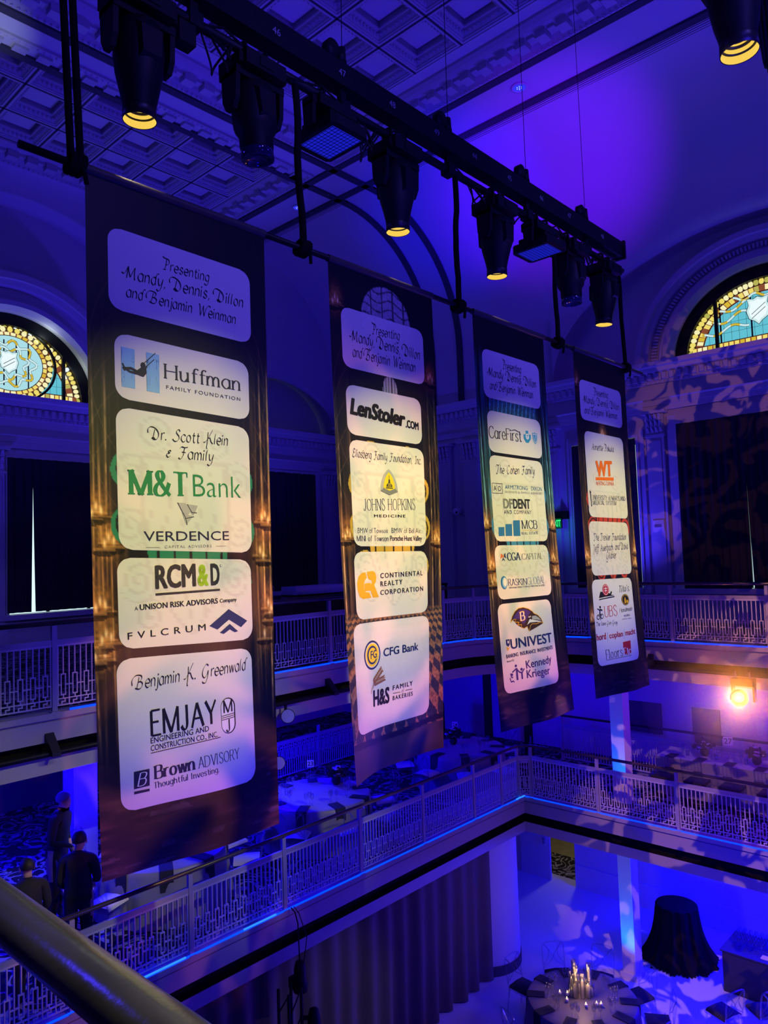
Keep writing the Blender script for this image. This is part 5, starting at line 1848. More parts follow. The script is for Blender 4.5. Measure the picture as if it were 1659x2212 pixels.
def logos(k, i, p):
    if k == 1 and i == 1:   # big pale H with a child on a swing
        for a in (0.2, 0.36):
            p.poly([(a, 1.0), (a + 0.085, 1.0), (a + 0.085, 1.015), (a + 0.062, 1.022), (a + 0.062, 1.215), (a + 0.085, 1.222), (a + 0.085, 1.237), (a, 1.237), (a, 1.222), (a + 0.023, 1.215), (a + 0.023, 1.022), (a, 1.015)], 'sky')
        p.line([(0.42, 0.995), (0.345, 1.07)], 0.005, 'dk', 0.0085)
        p.line([(0.412, 1.035), (0.362, 1.085)], 0.005, 'dk', 0.0085)
        p.oval(0.338, 1.085, 0.016, 0.018, 'dk', 0.0085, 14)
        p.poly([(0.325, 1.1), (0.358, 1.1), (0.36, 1.13), (0.34, 1.155), (0.305, 1.15), (0.28, 1.13), (0.30, 1.122)], 'dk', 0.0085)
        p.line([(0.31, 1.135), (0.26, 1.118), (0.215, 1.128)], 0.016, 'dk', 0.0085)
        p.line([(0.30, 1.142), (0.25, 1.14), (0.212, 1.118)], 0.014, 'dk', 0.0085)
        p.line([(0.222, 1.14), (0.208, 1.12)], 0.01, 'dk', 0.0085)
        p.line([(0.216, 1.118), (0.206, 1.098)], 0.01, 'dk', 0.0085)
        p.line([(0.35, 1.11), (0.362, 1.085)], 0.01, 'dk', 0.0085)
    if k == 1 and i == 2:
        p.poly([(0.548, 1.894), (0.60, 1.894), (0.635, 1.945), (0.605, 1.985)], 'silver')
        p.poly([(0.605, 1.9), (0.62, 1.9), (0.655, 1.945), (0.69, 1.905), (0.668, 1.95), (0.655, 1.968), (0.64, 1.955)], 'silver')
        p.poly([(0.575, 1.955), (0.605, 1.99), (0.65, 1.972), (0.635, 1.995), (0.605, 2.028)], 'silver')
        p.line([(0.548, 1.894), (0.60, 1.985), (0.61, 2.028)], 0.004, 'dk', 0.0085)
        p.line([(0.615, 1.9), (0.645, 1.95), (0.68, 1.95)], 0.004, 'dk', 0.0085)
        p.line([(0.598, 1.99), (0.66, 1.975)], 0.004, 'dk', 0.0085)
        p.line([(0.328, 2.174), (0.42, 2.171)], 0.003, 'gray')
        p.line([(0.812, 2.154), (0.89, 2.15)], 0.003, 'gray')
    if k == 1 and i == 3:
        p.poly([(0.383, 2.442), (0.8315, 2.421), (0.831, 2.434), (0.383, 2.456)], 'dk')
        p.poly([(0.743, 2.65), (0.892, 2.551), (1.04, 2.631), (0.987, 2.67), (0.892, 2.617), (0.801, 2.675)], 'navy2')
        p.poly([(0.817, 2.695), (0.896, 2.644), (0.961, 2.694), (0.934, 2.699), (0.895, 2.679), (0.847, 2.705)], 'navy2')
        p.oval(0.845, 2.275, 0.008, 0.008, 'dk'); p.oval(0.845, 2.275, 0.006, 0.006, 'white', 0.008)
    if k == 1 and i == 4:
        p.line([(0.317, 3.351), (0.787, 3.33)], 0.004, 'k')
        for e, col, d in ((0, 'k', 0.007), (0.006, 'white', 0.0078)):
            pts = []
            for cx, cy, a0 in ((0.855, 3.155, PI), (0.855, 3.262, 0)):
                for j in range(13):
                    t = a0 + PI * j / 12
                    pts.append((cx + (0.056 - e) * math.cos(t) + (0.004 if e else 0) * -1, cy + (0.056 - e) * math.sin(t)))
            p.poly(pts, col, d)
        p.text('M', 'deco', 'k', 0.817, 3.19, 0.888, 3.187, 0.075, 0.009)
        p.text('J', 'deco', 'k', 0.83, 3.305, 0.862, 3.305, 0.075, 0.009)
        for dz in (0, 0.012, 0.024):
            p.line([(0.802, 3.207 + dz), (0.905, 3.198 + dz)], 0.004, 'k', 0.009)
        p.poly([(0.207, 3.434), (0.304, 3.434), (0.301, 3.527), (0.204, 3.528)], 'navy')
        p.poly([(0.204, 3.541), (0.300, 3.543), (0.2995, 3.557), (0.203, 3.556)], 'navy')
        p.text('B', 'serifit', 'white', 0.222, 3.517, 0.288, 3.517, 0.07, 0.009)
    if k == 2 and i == 2:   # pointed shield with a dome
        c = 0.60

        def gothic(w_, t, b, n=12):
            L = [(c - w_ * math.sin(PI / 2 * j / n), t + (b - t) * (j / n) ** 1.35) for j in range(n + 1)]
            R_ = [(2 * c - x, y) for x, y in L[::-1]]
            return L + [(c, b + 0.028)] + R_[:-1]
        p.poly(gothic(0.105, 1.583, 1.765), 'silver')
        p.poly(gothic(0.07, 1.61, 1.745), 'yellow', 0.0085)
        p.poly([(c - 0.105, 1.765), (c - 0.07, 1.738), (c, 1.76), (c + 0.07, 1.738), (c + 0.105, 1.765), (c, 1.795)], 'gray', 0.009)
        p.line([(c, 1.635), (c, 1.67)], 0.004, 'dk', 0.0095)
        p.oval(c, 1.673, 0.01, 0.008, 'dk', 0.0095, 12)
        p.poly([(c - 0.011, 1.68), (c + 0.011, 1.68), (c + 0.011, 1.692), (c + 0.034, 1.712), (c + 0.036, 1.728), (c - 0.036, 1.728), (c - 0.034, 1.712), (c - 0.011, 1.692)], 'dk', 0.0095)
        p.poly([(c - 0.042, 1.733), (c + 0.042, 1.733), (c + 0.042, 1.741), (c - 0.042, 1.741)], 'dk', 0.0095)
        for s in (-0.018, 0.0, 0.018):
            p.line([(c + s * 0.6, 1.696), (c + s, 1.726)], 0.005, 'yellow', 0.010)
    if k == 2 and i == 3:   # gold CR monogram
        p.poly([(0.225, 2.415), (0.27, 2.412), (0.285, 2.455), (0.262, 2.47), (0.245, 2.5), (0.245, 2.54), (0.262, 2.565), (0.31, 2.57), (0.335, 2.612), (0.23, 2.617), (0.19, 2.6), (0.165, 2.55), (0.162, 2.49), (0.185, 2.44)], 'gold')
        p.poly([(0.285, 2.409), (0.365, 2.404), (0.395, 2.42), (0.405, 2.455), (0.398, 2.49), (0.375, 2.515), (0.43, 2.612), (0.355, 2.613), (0.325, 2.55), (0.318, 2.515), (0.345, 2.5), (0.345, 2.478), (0.315, 2.47), (0.30, 2.462)], 'gold')
        p.poly([(0.25, 2.50), (0.33, 2.495), (0.33, 2.556), (0.25, 2.558)], 'gold')
    if k == 2 and i == 4:
        for r, col, d in ((1.0, 'navy2', 0.007), (0.86, 'white', 0.0075), (0.80, 'yellow', 0.008), ):
            p.oval(0.323, 3.056, 0.111 * r, 0.113 * r, col, d)
        p.oval(0.323, 3.056, 0.07, 0.072, 'navy2', 0.0085); p.oval(0.326, 3.056, 0.055, 0.057, 'yellow', 0.009)
        p.poly([(0.36, 3.02), (0.4, 3.02), (0.4, 3.09), (0.36, 3.09)], 'yellow', 0.0093)
        p.text('FG', 'bold', 'navy2', 0.298, 3.085, 0.382, 3.08, 0.06, 0.0098)
        for j in range(7):
            t = j / 6
            for sg in (-1, 1):
                p.oval(0.345 + 0.10 * t + sg * 0.013 * 0.6, 3.262 - 0.075 * t + sg * 0.013, 0.017, 0.0075, 'wheat', 0.0075, 10, -0.75 + sg * 0.5)
                p.oval(0.352 + 0.125 * t + sg * 0.005, 3.278 - 0.022 * t + sg * 0.014, 0.016, 0.0075, 'wheat', 0.0075, 10, -0.2 + sg * 0.55)
        p.line([(0.46, 3.18), (0.345, 3.265), (0.312, 3.31), (0.296, 3.352)], 0.005, 'wheat')
        p.line([(0.495, 3.252), (0.352, 3.28), (0.32, 3.32)], 0.005, 'wheat')
        p.line([(0.591, 3.396), (0.684, 3.3985)], 0.005, 'dk'); p.line([(0.747, 3.395), (0.84, 3.3967)], 0.005, 'dk')
        p.text('of', 'script', 'wheat', 0.70, 3.405, 0.735, 3.404, 0.03)
    if k == 3 and i == 1:
        p.poly([(0.815, 1.055), (0.862, 1.053), (0.861, 1.092), (0.906, 1.09), (0.904, 1.134), (0.858, 1.136), (0.855, 1.181), (0.81, 1.183), (0.812, 1.138), (0.772, 1.14), (0.774, 1.096), (0.813, 1.094)], 'cross')
        p.oval(0.838, 1.115, 0.03, 0.031, 'white', 0.008)
        p.oval(0.838, 1.102, 0.007, 0.007, 'cross', 0.0085, 10); p.line([(0.838, 1.105), (0.838, 1.135)], 0.008, 'cross', 0.0085); p.line([(0.82, 1.108), (0.857, 1.106)], 0.006, 'cross', 0.0085)
        sh = lambda f: [(0.983 + a * f, 1.118 + b * f) for a, b in ((-0.05, -0.055), (-0.025, -0.05), (0, -0.062), (0.025, -0.05), (0.05, -0.055), (0.045, 0.01), (0.025, 0.045), (0, 0.065), (-0.025, 0.045), (-0.045, 0.01))]
        p.poly(sh(1), 'cross'); p.poly(sh(0.82), 'white', 0.008); p.poly(sh(0.68), 'cross', 0.0085)
        p.line([(0.983 + 0.008 * math.sin(j), 1.085 + 0.01 * j) for j in range(7)], 0.006, 'white', 0.009)
        p.line([(0.555, 1.083), (0.62, 1.068), (0.70, 1.087)], 0.007, 'dk', 0.0085)
    if k == 3 and i == 2:
        q = [(0.166, 1.638), (0.336, 1.635), (0.329, 1.731), (0.159, 1.734), (0.166, 1.638)]
        p.line(q, 0.005, 'dk')
        p.text('A', 'sans', 'dk', 0.185, 1.71, 0.235, 1.709, 0.047); p.text('D', 'sans', 'dk', 0.268, 1.709, 0.312, 1.708, 0.047)
        p.line([(0.235, 1.648), (0.262, 1.722)], 0.005, 'dk')
        p.poly([(0.222, 2.064), (0.319, 2.061), (0.312, 2.149), (0.216, 2.151)], 'blue')
        p.poly([(0.342, 2.033), (0.453, 2.030), (0.444, 2.1485), (0.334, 2.149)], 'blue')
        p.poly([(0.48, 1.994), (0.592, 1.989), (0.5815, 2.148), (0.468, 2.1485)], 'blue')
        p.line([(0.61, 2.091), (0.897, 2.089)], 0.004, 'gold')
    if k == 3 and i == 3:
        p.line([(0.577, 2.329), (0.568, 2.393)], 0.003, 'gray')
        p.poly([(0.226, 2.316), (0.245, 2.33), (0.245, 2.355), (0.21, 2.372), (0.222, 2.35)], 'orange')
        p.poly([(0.303, 2.312), (0.30, 2.345), (0.315, 2.368), (0.28, 2.355), (0.28, 2.33)], 'navy2')
        p.poly([(0.262, 2.322), (0.27, 2.34), (0.27, 2.365), (0.262, 2.355), (0.254, 2.365), (0.254, 2.34)], 'orange', 0.0075)
        p.poly([(0.262, 2.362), (0.295, 2.395), (0.262, 2.38), (0.228, 2.395)], 'navy2')
        p.oval(0.243, 2.60, 0.055, 0.063, 'blue'); p.oval(0.252, 2.60, 0.042, 0.052, 'sky', 0.0075); p.oval(0.258, 2.595, 0.03, 0.04, 'white', 0.008)
    if k == 3 and i == 4:   # bird head in profile, beak to the right
        head = [(0.29, 2.985), (0.33, 2.93), (0.38, 2.885), (0.44, 2.86), (0.52, 2.855), (0.60, 2.875), (0.66, 2.905), (0.68, 2.925), (0.74, 2.945), (0.79, 2.985), (0.82, 3.035), (0.78, 3.02), (0.70, 3.03), (0.63, 3.025),
                (0.60, 3.045), (0.575, 3.095), (0.55, 3.045), (0.50, 3.06), (0.455, 3.045), (0.47, 3.02), (0.40, 3.02), (0.43, 2.995), (0.36, 2.985), (0.39, 2.955), (0.33, 2.965)]
        p.poly(head, 'brown')
        p.line(head + head[:1], 0.006, 'gold', 0.0072)
        p.poly([(0.33, 2.95), (0.40, 2.9), (0.47, 2.872), (0.56, 2.878), (0.63, 2.905), (0.60, 2.93), (0.54, 2.99), (0.50, 3.02), (0.45, 2.98), (0.42, 2.96), (0.37, 2.958)], 'purple', 0.008)
        p.poly([(0.64, 2.95), (0.70, 2.948), (0.755, 2.975), (0.79, 3.005), (0.72, 2.99), (0.64, 2.985)], 'silver', 0.0085)
        p.poly([(0.60, 2.975), (0.66, 2.99), (0.73, 3.0), (0.80, 3.018), (0.70, 3.012), (0.60, 3.01), (0.55, 3.03)], 'white', 0.0088)
        p.poly([(0.58, 2.952), (0.625, 2.945), (0.62, 2.958), (0.59, 2.962)], 'white', 0.009); p.oval(0.607, 2.952, 0.006, 0.005, 'red', 0.0095, 10)
        p.text('B', 'serifb', 'gold', 0.445, 2.985, 0.535, 2.978, 0.088, 0.0088); p.text('B', 'serif', 'white', 0.452, 2.98, 0.528, 2.975, 0.078, 0.0095)
        p.poly([(0.19, 3.14), (0.25, 3.14), (0.248, 3.19), (0.222, 3.21), (0.225, 3.18), (0.205, 3.17), (0.19, 3.19)], 'navy2')
        p.oval(0.222, 3.165, 0.012, 0.014, 'white', 0.008, 12)
        p.poly([(0.187, 3.205), (0.225, 3.222), (0.247, 3.2), (0.225, 3.235), (0.202, 3.25)], 'gold')
        p.oval(0.31, 3.40, 0.017, 0.013, 'purple', 0.0075, 14); p.oval(0.235, 3.475, 0.017, 0.013, 'purple', 0.0075, 14); p.oval(0.392, 3.442, 0.019, 0.014, 'purple', 0.0075, 14)
        p.line([(0.245, 3.455), (0.315, 3.425), (0.355, 3.465), (0.395, 3.475), (0.435, 3.44)], 0.014, 'purple')
        p.line([(0.318, 3.425), (0.315, 3.535)], 0.028, 'purple'); p.line([(0.392, 3.475), (0.388, 3.535)], 0.024, 'purple')
        p.line([(0.215, 3.46), (0.225, 3.50), (0.25, 3.5)], 0.013, 'purple'); p.line([(0.20, 3.50), (0.213, 3.54), (0.25, 3.535), (0.262, 3.55)], 0.012, 'purple')
    if k == 4 and i == 1:
        p.poly([(0.364, 1.465), (0.809, 1.441), (0.803, 1.481), (0.359, 1.5025)], 'orange')
        p.poly([(0.2, 1.62), (0.215, 1.635), (0.225, 1.66), (0.23, 1.815), (0.215, 1.815), (0.208, 1.72), (0.205, 1.67), (0.195, 1.65)], 'dk')
        p.oval(0.218, 1.65, 0.014, 0.012, 'dk', 0.0075, 12)
    if k == 4 and i == 3:
        p.poly([(0.237, 2.867), (0.26, 2.83), (0.285, 2.795), (0.30, 2.83), (0.50, 2.825), (0.53, 2.795), (0.545, 2.815), (0.52, 2.84), (0.594, 2.85)], 'k')
        for r, col, d in ((1, 'red', 0.0075), (0.86, 'white', 0.008), (0.78, 'red', 0.0083), ):
            p.oval(0.407, 2.78, 0.075 * r, 0.066 * r, col, d)
        p.line([(0.37, 2.765), (0.442, 2.763)], 0.008, 'white', 0.009); p.line([(0.375, 2.79), (0.437, 2.788)], 0.008, 'white', 0.009); p.line([(0.407, 2.74), (0.405, 2.815)], 0.008, 'white', 0.009)
        p.line([(0.24, 2.885), (0.59, 2.866)], 0.012, 'k')
        for r, col, d in ((1, 'k', 0.0075), (0.9, 'gold', 0.008), (0.82, 'k', 0.0083)):
            p.oval(0.832, 2.914, 0.094 * r, 0.066 * r, col, d)
        p.poly([(0.80, 2.955), (0.80, 2.91), (0.815, 2.89), (0.82, 2.875), (0.83, 2.89), (0.84, 2.91), (0.84, 2.955)], 'gold', 0.009); p.oval(0.872, 2.935, 0.022, 0.02, 'gold', 0.009, 14)
        p.oval(0.185, 3.08, 0.034, 0.03, 'k', 0.0075); p.oval(0.185, 3.08, 0.022, 0.019, 'white', 0.008); p.oval(0.272, 3.075, 0.034, 0.03, 'k', 0.0075); p.oval(0.272, 3.075, 0.022, 0.019, 'white', 0.008)
        p.line([(0.185, 3.08), (0.225, 3.045), (0.272, 3.075)], 0.01, 'k', 0.0085); p.line([(0.225, 3.05), (0.24, 2.995), (0.29, 3.01)], 0.018, 'k', 0.0085); p.oval(0.245, 2.97, 0.017, 0.015, 'k', 0.0085, 12)
        p.line([(0.18, 2.985), (0.235, 3.005)], 0.012, 'k', 0.0085); p.line([(0.235, 3.02), (0.232, 3.115)], 0.01, 'k', 0.0085)
        p.line([(0.369, 3.265), (0.353, 3.366)], 0.003, 'dk'); p.line([(0.719, 3.254), (0.704, 3.359)], 0.003, 'dk')
        p.poly([(0.6635, 3.4), (0.842, 3.394), (0.824, 3.553), (0.649, 3.55)], 'red')
        p.line([(0.285, 3.575), (0.821, 3.566)], 0.004, 'k')


for k in (1, 2, 3, 4):
    root = thing('sponsor_banner', BLABEL[k], 'banner', (0, 0, 0), 0, 'sponsor banners on the black pole')
    nu, nv = 190, 500
    uu = np.linspace(0, BW, nu); vv = np.linspace(0, BH, nv)
    U, V = np.meshgrid(uu, vv)
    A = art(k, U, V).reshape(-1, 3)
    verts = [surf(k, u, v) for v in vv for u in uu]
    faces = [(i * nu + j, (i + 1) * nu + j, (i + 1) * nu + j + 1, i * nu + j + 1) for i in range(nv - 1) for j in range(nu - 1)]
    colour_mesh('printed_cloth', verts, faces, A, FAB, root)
    hem = MB()
    rows = []
    for a in np.linspace(-0.5 * PI, 1.5 * PI, 13):
        rows.append([(surf(k, u, 0).x + 0.028 * math.cos(a), surf(k, u, 0).y, ZPOLE + 0.028 * math.sin(a)) for u in (0, BW)])
    hem.grid(rows)
    hem.build('pole_sleeve', mat('hem_cloth', (0.05, 0.045, 0.04), 0.5, spec=0.4), root)
    for i, rc in enumerate(PANELS[k]):
        pan = panel_mesh(k, rc, root)
        p = Print(k)
        for t in TEXTS[k]:
            vm = (t[4] + t[6]) / 2
            if rc[2] < vm < rc[3] + 0.01:
                p.text(*t)
        logos(k, i, p)
        p.mb.build('lettering', IMATS, pan)
    # shift the thing's origin to its top edge
    o = Vector((XB, (BANNER[k][0][1] + BANNER[k][1][1]) / 2, ZPOLE))
    root.location = o
    for c in root.children:
        c.location = -o
# ------------------------------------------------------------------ railings


def lattice_mesh(L, name='lattice'):
    """one geometric panel of length L along x, standing at y = 0, z from the floor"""
    mb = MB()
    w, d = 0.013, 0.012

    def V(x, z0, z1):
        mb.box((x - w / 2, -d, z0), (x + w / 2, d, z1))

    def Hh(x0, x1, z):
        mb.box((x0, -d, z - w / 2), (x1, d, z + w / 2))
    n = max(2, int(round(L / 0.14)))
    p = L / n
    for i in range(n):
        x = p * (i + 0.5)
        V(x, 0.40, 0.74)
        V(x - 0.026, 0.16, 0.40); V(x + 0.026, 0.16, 0.40)
        Hh(x - 0.032, x + 0.032, 0.40); Hh(x - 0.032, x + 0.032, 0.16)
        V(x, 0.115, 0.16)
        V(x - 0.02, 0.045, 0.085); V(x + 0.02, 0.075, 0.115)
        Hh(x - 0.026, x + 0.026, 0.08)
        if i < n:
            V(p * i if i else 0.008, 0.04, 0.74)
    V(L - 0.008, 0.04, 0.74)
    for i in range(n + 1):
        a, b = p * (i - 0.5) + 0.026, p * (i + 0.5) - 0.026
        Hh(max(a, 0), min(b, L), 0.275)
    Hh(0, L, 0.115)
    Hh(0, L, 0.04)
    mb.box((0, -0.016, 0.73), (L, 0.016, 0.752))
    return mb


def make_railing(label, path, z, name='balcony_railing', seg=1.53, hz=1.04, starts=None, flip=False, group=None, first=None):
    """path: list of (x, y) corners; posts every seg metres; the panels share meshes"""
    root = thing(name, label, 'railing', (path[0][0], path[0][1], z), 0, group)
    ox, oy = path[0]
    # cut the path into post to post pieces
    pts = [Vector(path[0])]
    for a, b in zip(path, path[1:]):
        a, b = Vector(a), Vector(b)
        L = (b - a).length
        n = max(1, int(round(L / seg)))
        for i in range(1, n + 1):
            pts.append(a.lerp(b, i / n))
    mbh = MB()
    mbh.tube([(p[0] - ox, p[1] - oy, hz) for p in path], 0.028, 12)
    mbh.build('handrail', HANDR, root)
    fr = MB()
    for a, b in zip(path, path[1:]):
        fr.bar((a[0] - ox, a[1] - oy, 0.80), (b[0] - ox, b[1] - oy, 0.80), 0.03, 0.085)
    fr.build('flat_rail', POSTP, root)
    post = None
    for p in pts:
        if post is None:
            mb = MB()
            mb.box((-0.024, -0.03, 0.0), (0.024, 0.03, hz - 0.03))
            mb.box((-0.05, -0.05, 0.0), (0.05, 0.05, 0.012))
            post = mb.build('post', POSTP, root)
        else:
            q = post.copy()
            COL.objects.link(q)
            q.parent = root
            post_q = q
        (post if p is pts[0] else post_q).location = (p.x - ox, p.y - oy, 0)
    cache = {}
    for a, b in zip(pts, pts[1:]):
        L = (b - a).length - 0.07
        key = round(L, 2)
        if key not in cache:
            cache[key] = lattice_mesh(L).mesh('lattice_panel', RAILP)
        o = bpy.data.objects.new('lattice_panel', cache[key])
        COL.objects.link(o)
        o.parent = root
        d = (b - a).normalized()
        o.location = (a.x - ox + d.x * 0.035, a.y - oy + d.y * 0.035, 0.03 if not flip else 0.8)
        o.rotation_euler = (PI if flip else 0, 0, math.atan2(d.y, d.x))
    return root


up = [(-8.9, -0.6), (-8.9, 11.2)] + arc(-6.9, 11.2, 2.0, PI, PI / 2, 4)[1:] + [(1.0, 13.2)]
make_railing('upper balcony railing with geometric lattice, curving along the corner under the arched windows', up, 0.0, seg=1.55)
lo = [(-8.6, -0.75), (-8.6, 6.95), (-8.6, 8.5), (-8.6, 10.05), (-8.6, 11.54), (-8.6, 12.45), (-8.6, 13.05), (-8.4, 13.25), (-6.94, 13.25), (-5.42, 13.25), (-3.9, 13.25), (1.0, 13.25)]
make_railing('lower balcony railing with geometric lattice, turning the corner above the gray drape', lo, ZL, seg=1.54)
make_railing('stair railing behind the round tables on the lower balcony, under the left fascia', [(-13.6, 7.5), (-13.6, 13.7)], ZL, name='stair_railing', seg=1.5, flip=True)
make_railing('stair railing behind the long table set with card 27', [(-9.3, 16.1), (-1.5, 16.1)], ZL, name='stair_railing', seg=1.5, flip=True)

# the thick handrail at the photographer's own balcony edge
root = thing('handrail', 'thick dark wooden handrail crossing the lower corner close to the viewer', 'handrail', (-2.2, 0.56, 0.0))
mb = MB()
mb.tube([(-0.6, 0, 1.05), (3.2, 0, 1.05)], 0.043, 32)
mb.build('rail', mat('oiled_wood', (0.03, 0.027, 0.02), 0.24, spec=0.8, var=0.8, vscale=3.0, bump=0.05, bscale=40), root)
mb = MB()
for x in (-0.5, 1.4, 2.9):
    mb.box((x - 0.02, -0.025, 0.0), (x + 0.02, 0.025, 1.01))
mb.build('post', POSTP, root)
# slab edge under that handrail
mb = MB()
mb.box((-8.9, -3, -0.55), (XR, 0.5, 0.0))
struct('floor_near', mb, CARPET)

# blue LED strips along both balcony edges
LEDS = mat('blue_led_strip', (0.02, 0.02, 0.05), 0.3, emit=(0.0, 0.02, 1.0), estr=4.5)
LEDC = mat('bright_led_tube', (0.02, 0.02, 0.05), 0.3, emit=(0.02, 0.20, 1.0), estr=1.5)


def led(label, path, z, r=0.012, m=LEDS, off=0.03):
    mb = MB()
    P = offset_path(path, -off)
    mb.tube([(x, y, z) for x, y in P], r, 8)
    return tag(mb.build('led_strip', m), label, 'led strip', 'blue strips along the balcony edges')


led('blue led strip along the upper balcony edge', UPATH[1:], 0.012)
led('blue led strip along the lower balcony edge', [(-8.6, 0.0), (-8.6, 13.25), (1.0, 13.25)], ZL + 0.012)
tag(led('short bright tube at the lower balcony corner', [(-8.6, 12.9), (-8.6, 13.2)], ZL + 0.03, 0.014, LEDC, 0.05), group=' ')
for i, (a, b) in enumerate([(4.6, 5.3), (6.2, 6.75)]):
    tag(led(['bright tube length on the lower edge below the first banner', 'bright tube length on the lower edge beside the hanging cable', 'bright tube length on the lower edge below the second banner'][i], [(-8.6, a), (-8.6, b)], ZL + 0.03, 0.013, LEDC, 0.05), group=' ')
for o in COL.objects:
    if o.get('group') == ' ':
        del o['group']

# ------------------------------------------------------------------ columns
mb = MB()
mb.box((-7.0, 14.02, ZG), (-6.73, 14.32, ZL - 0.5))
mb.box((-7.0, 14.02, ZL), (-6.73, 14.32, -0.5))
mb.box((-7.04, 13.98, ZG), (-6.69, 14.36, ZG + 0.12))
struct('column_9', mb, TRIMP)
mb = MB()
mb.box((-12.6, 5.55, ZL), (-12.2, 5.95, -0.5))
struct('column_10', mb, TRIMP)
mb = MB()
mb.box((-13.0, 3.7, ZL), (-12.5, 4.35, -0.5))
struct('column_11', mb, TRIMP)
mb = MB()
mb.box((-11.2, 15.6, ZL), (-11.05, 15.75, -0.5))
mb.box((-10.1, 15.7, ZL), (-9.95, 15.85, -0.5))
struct('column_12', mb, BLACKM)
# dark wall of the lower balcony behind the stair, left
mb = MB()
mb.box((-16.6, -3, ZL), (-16.45, 9.0, -0.55))
struct('wall_stair', mb, mat('dark_wall', (0.05, 0.05, 0.055), 0.9))
mb = MB()
mb.box((-8.0, YW - 0.06, -2.6), (-7.2, YW - 0.02, -1.9)); mb.box((-6.5, YW - 0.06, -2.7), (-5.9, YW - 0.02, -1.9))
struct('trim_12', mb, mat('dark_panel', (0.10, 0.09, 0.09), 0.7))

# fixtures on the fascia: pipes with brackets
for nm, p, q, lab in (('fixture_pipe', (-8.78, -0.5, -0.44), (-8.78, 11.0, -0.44), 'black pipe along the left upper balcony fascia'),
                      ('fixture_pipe', (-6.6, 13.08, -0.44), (1.0, 13.08, -0.44), 'black pipe along the far upper balcony fascia')):
    mb = MB()
    mb.tube([p, q], 0.03, 10)
    tag(mb.build(nm, BLACKM), lab, 'pipe')
BR = mat('bracket_metal', (0.015, 0.015, 0.018), 0.5)
for lab, (x, y), ax in (('black bracket plate on the left fascia left of the first banner', (-8.86, 3.75), 'x'), ('black bracket plate on the fascia between the first and second banners', (-8.86, 8.15), 'x'), ('black bracket plate on the fascia between the second and third banners', (-8.86, 10.6), 'x'),
                        ('black bracket plate on the far fascia beside the fourth banner', (-5.72, 13.16), 'y')):
    mb = MB()
    pr = [(0, -0.22), (0.0, -0.44), (0.2, -0.46), (0.2, -0.42)]
    mb.prism(pr, -0.05, 0.05, 0, tf=(lambda v: Vector((x + v.x, y + v.z, v.y))) if ax == 'x' else (lambda v: Vector((x + v.z, y - v.x, v.y))))
    tag(mb.build('pipe_bracket', BR), lab, 'bracket', 'brackets of the fascia pipe')
# blue discs: lit lamp faces hung from the fascia
DISC = mat('lamp_face', (0.2, 0.18, 0.4), 0.3, emit=(0.06, 0.05, 0.4), estr=0.4)
for lab, loc in (('pale round lamp face on the fascia right of the first banner', (-8.7, 7.18, -0.62)), ('blue round lamp face below it, half behind the first banner', (-9.4, 7.55, -1.5))):
    t = thing('round_lamp', lab, 'lamp', loc, 0, 'round lamps between the first two banners')
    a = (Vector((0, 0, 1.7)) - Vector(loc)).to_track_quat('Z', 'Y').to_matrix()
    mb = MB(); mb.lathe([(0.0, -0.14), (0.07, -0.13), (0.105, 0.0), (0.1, 0.012), (0.095, 0.0)], (0, 0, 0), 24, 0, a); mb.bar((-0.05, 0, 0.02), (-0.05, 0, 0.16), 0.03, 0.03)
    mb.build('housing', BLACKP, t)
    mb = MB(); mb.lathe([(0.096, 0.002), (0.05, 0.012), (0.0, 0.014)], (0, 0, 0), 24, 0, a)
    mb.build('lens', DISC, t)
# the glaring amber projector hung from the far fascia pipe
loc = Vector((-4.12, 13.0, -0.44))
t = thing('stage_projector', 'glaring amber projector hung on the fascia pipe of the far balcony', 'stage light', loc)
dirv = (Vector((-0.6, 0, 1.9)) - (loc + Vector((-0.05, -0.1, -0.36)))).normalized()
a = dirv.to_track_quat('Z', 'Y').to_matrix()
c0 = Vector((-0.05, -0.1, -0.36))
mb = MB(); mb.lathe([(0.0, -0.3), (0.13, -0.28), (0.14, -0.1), (0.11, 0.0), (0.1, 0.01), (0.085, 0.0)], c0, 24, 0, a); mb.build('head', BLACKP, t)
mb = MB(); mb.lathe([(0.088, 0.0), (0.05, 0.016), (0.0, 0.02)], c0, 24, 0, a); mb.build('lens', mat('amber_glare', (0.1, 0.05, 0.0), 0.3, emit=(1.0, 0.36, 0.04), estr=7), t)
mb = MB(); mb.box((-0.17, -0.1, -0.17), (0.17, 0.1, -0.06)); mb.build('base', BLACKP, t)
for s in (-0.11, 0.11):
    mb = MB(); mb.bar((s, 0, -0.07), (s, 0, 0.05), 0.035, 0.03); mb.build('clamp', CHROME, t)
    mb = MB(); mb.box((s * 1.5 - 0.015, -0.05, -0.42), (s * 1.5 + 0.015, 0.05, -0.1)); mb.build('yoke', BLACKP, t)
spot('projector_beam', loc + c0 + dirv * 0.06, (-0.6, 0, 1.9), (1.0, 0.30, 0.03), 170, 100, 0.7, 0.05)
point('projector_spill', loc + c0 + dirv * 0.16, (1.0, 0.22, 0.05), 36, 0.06)

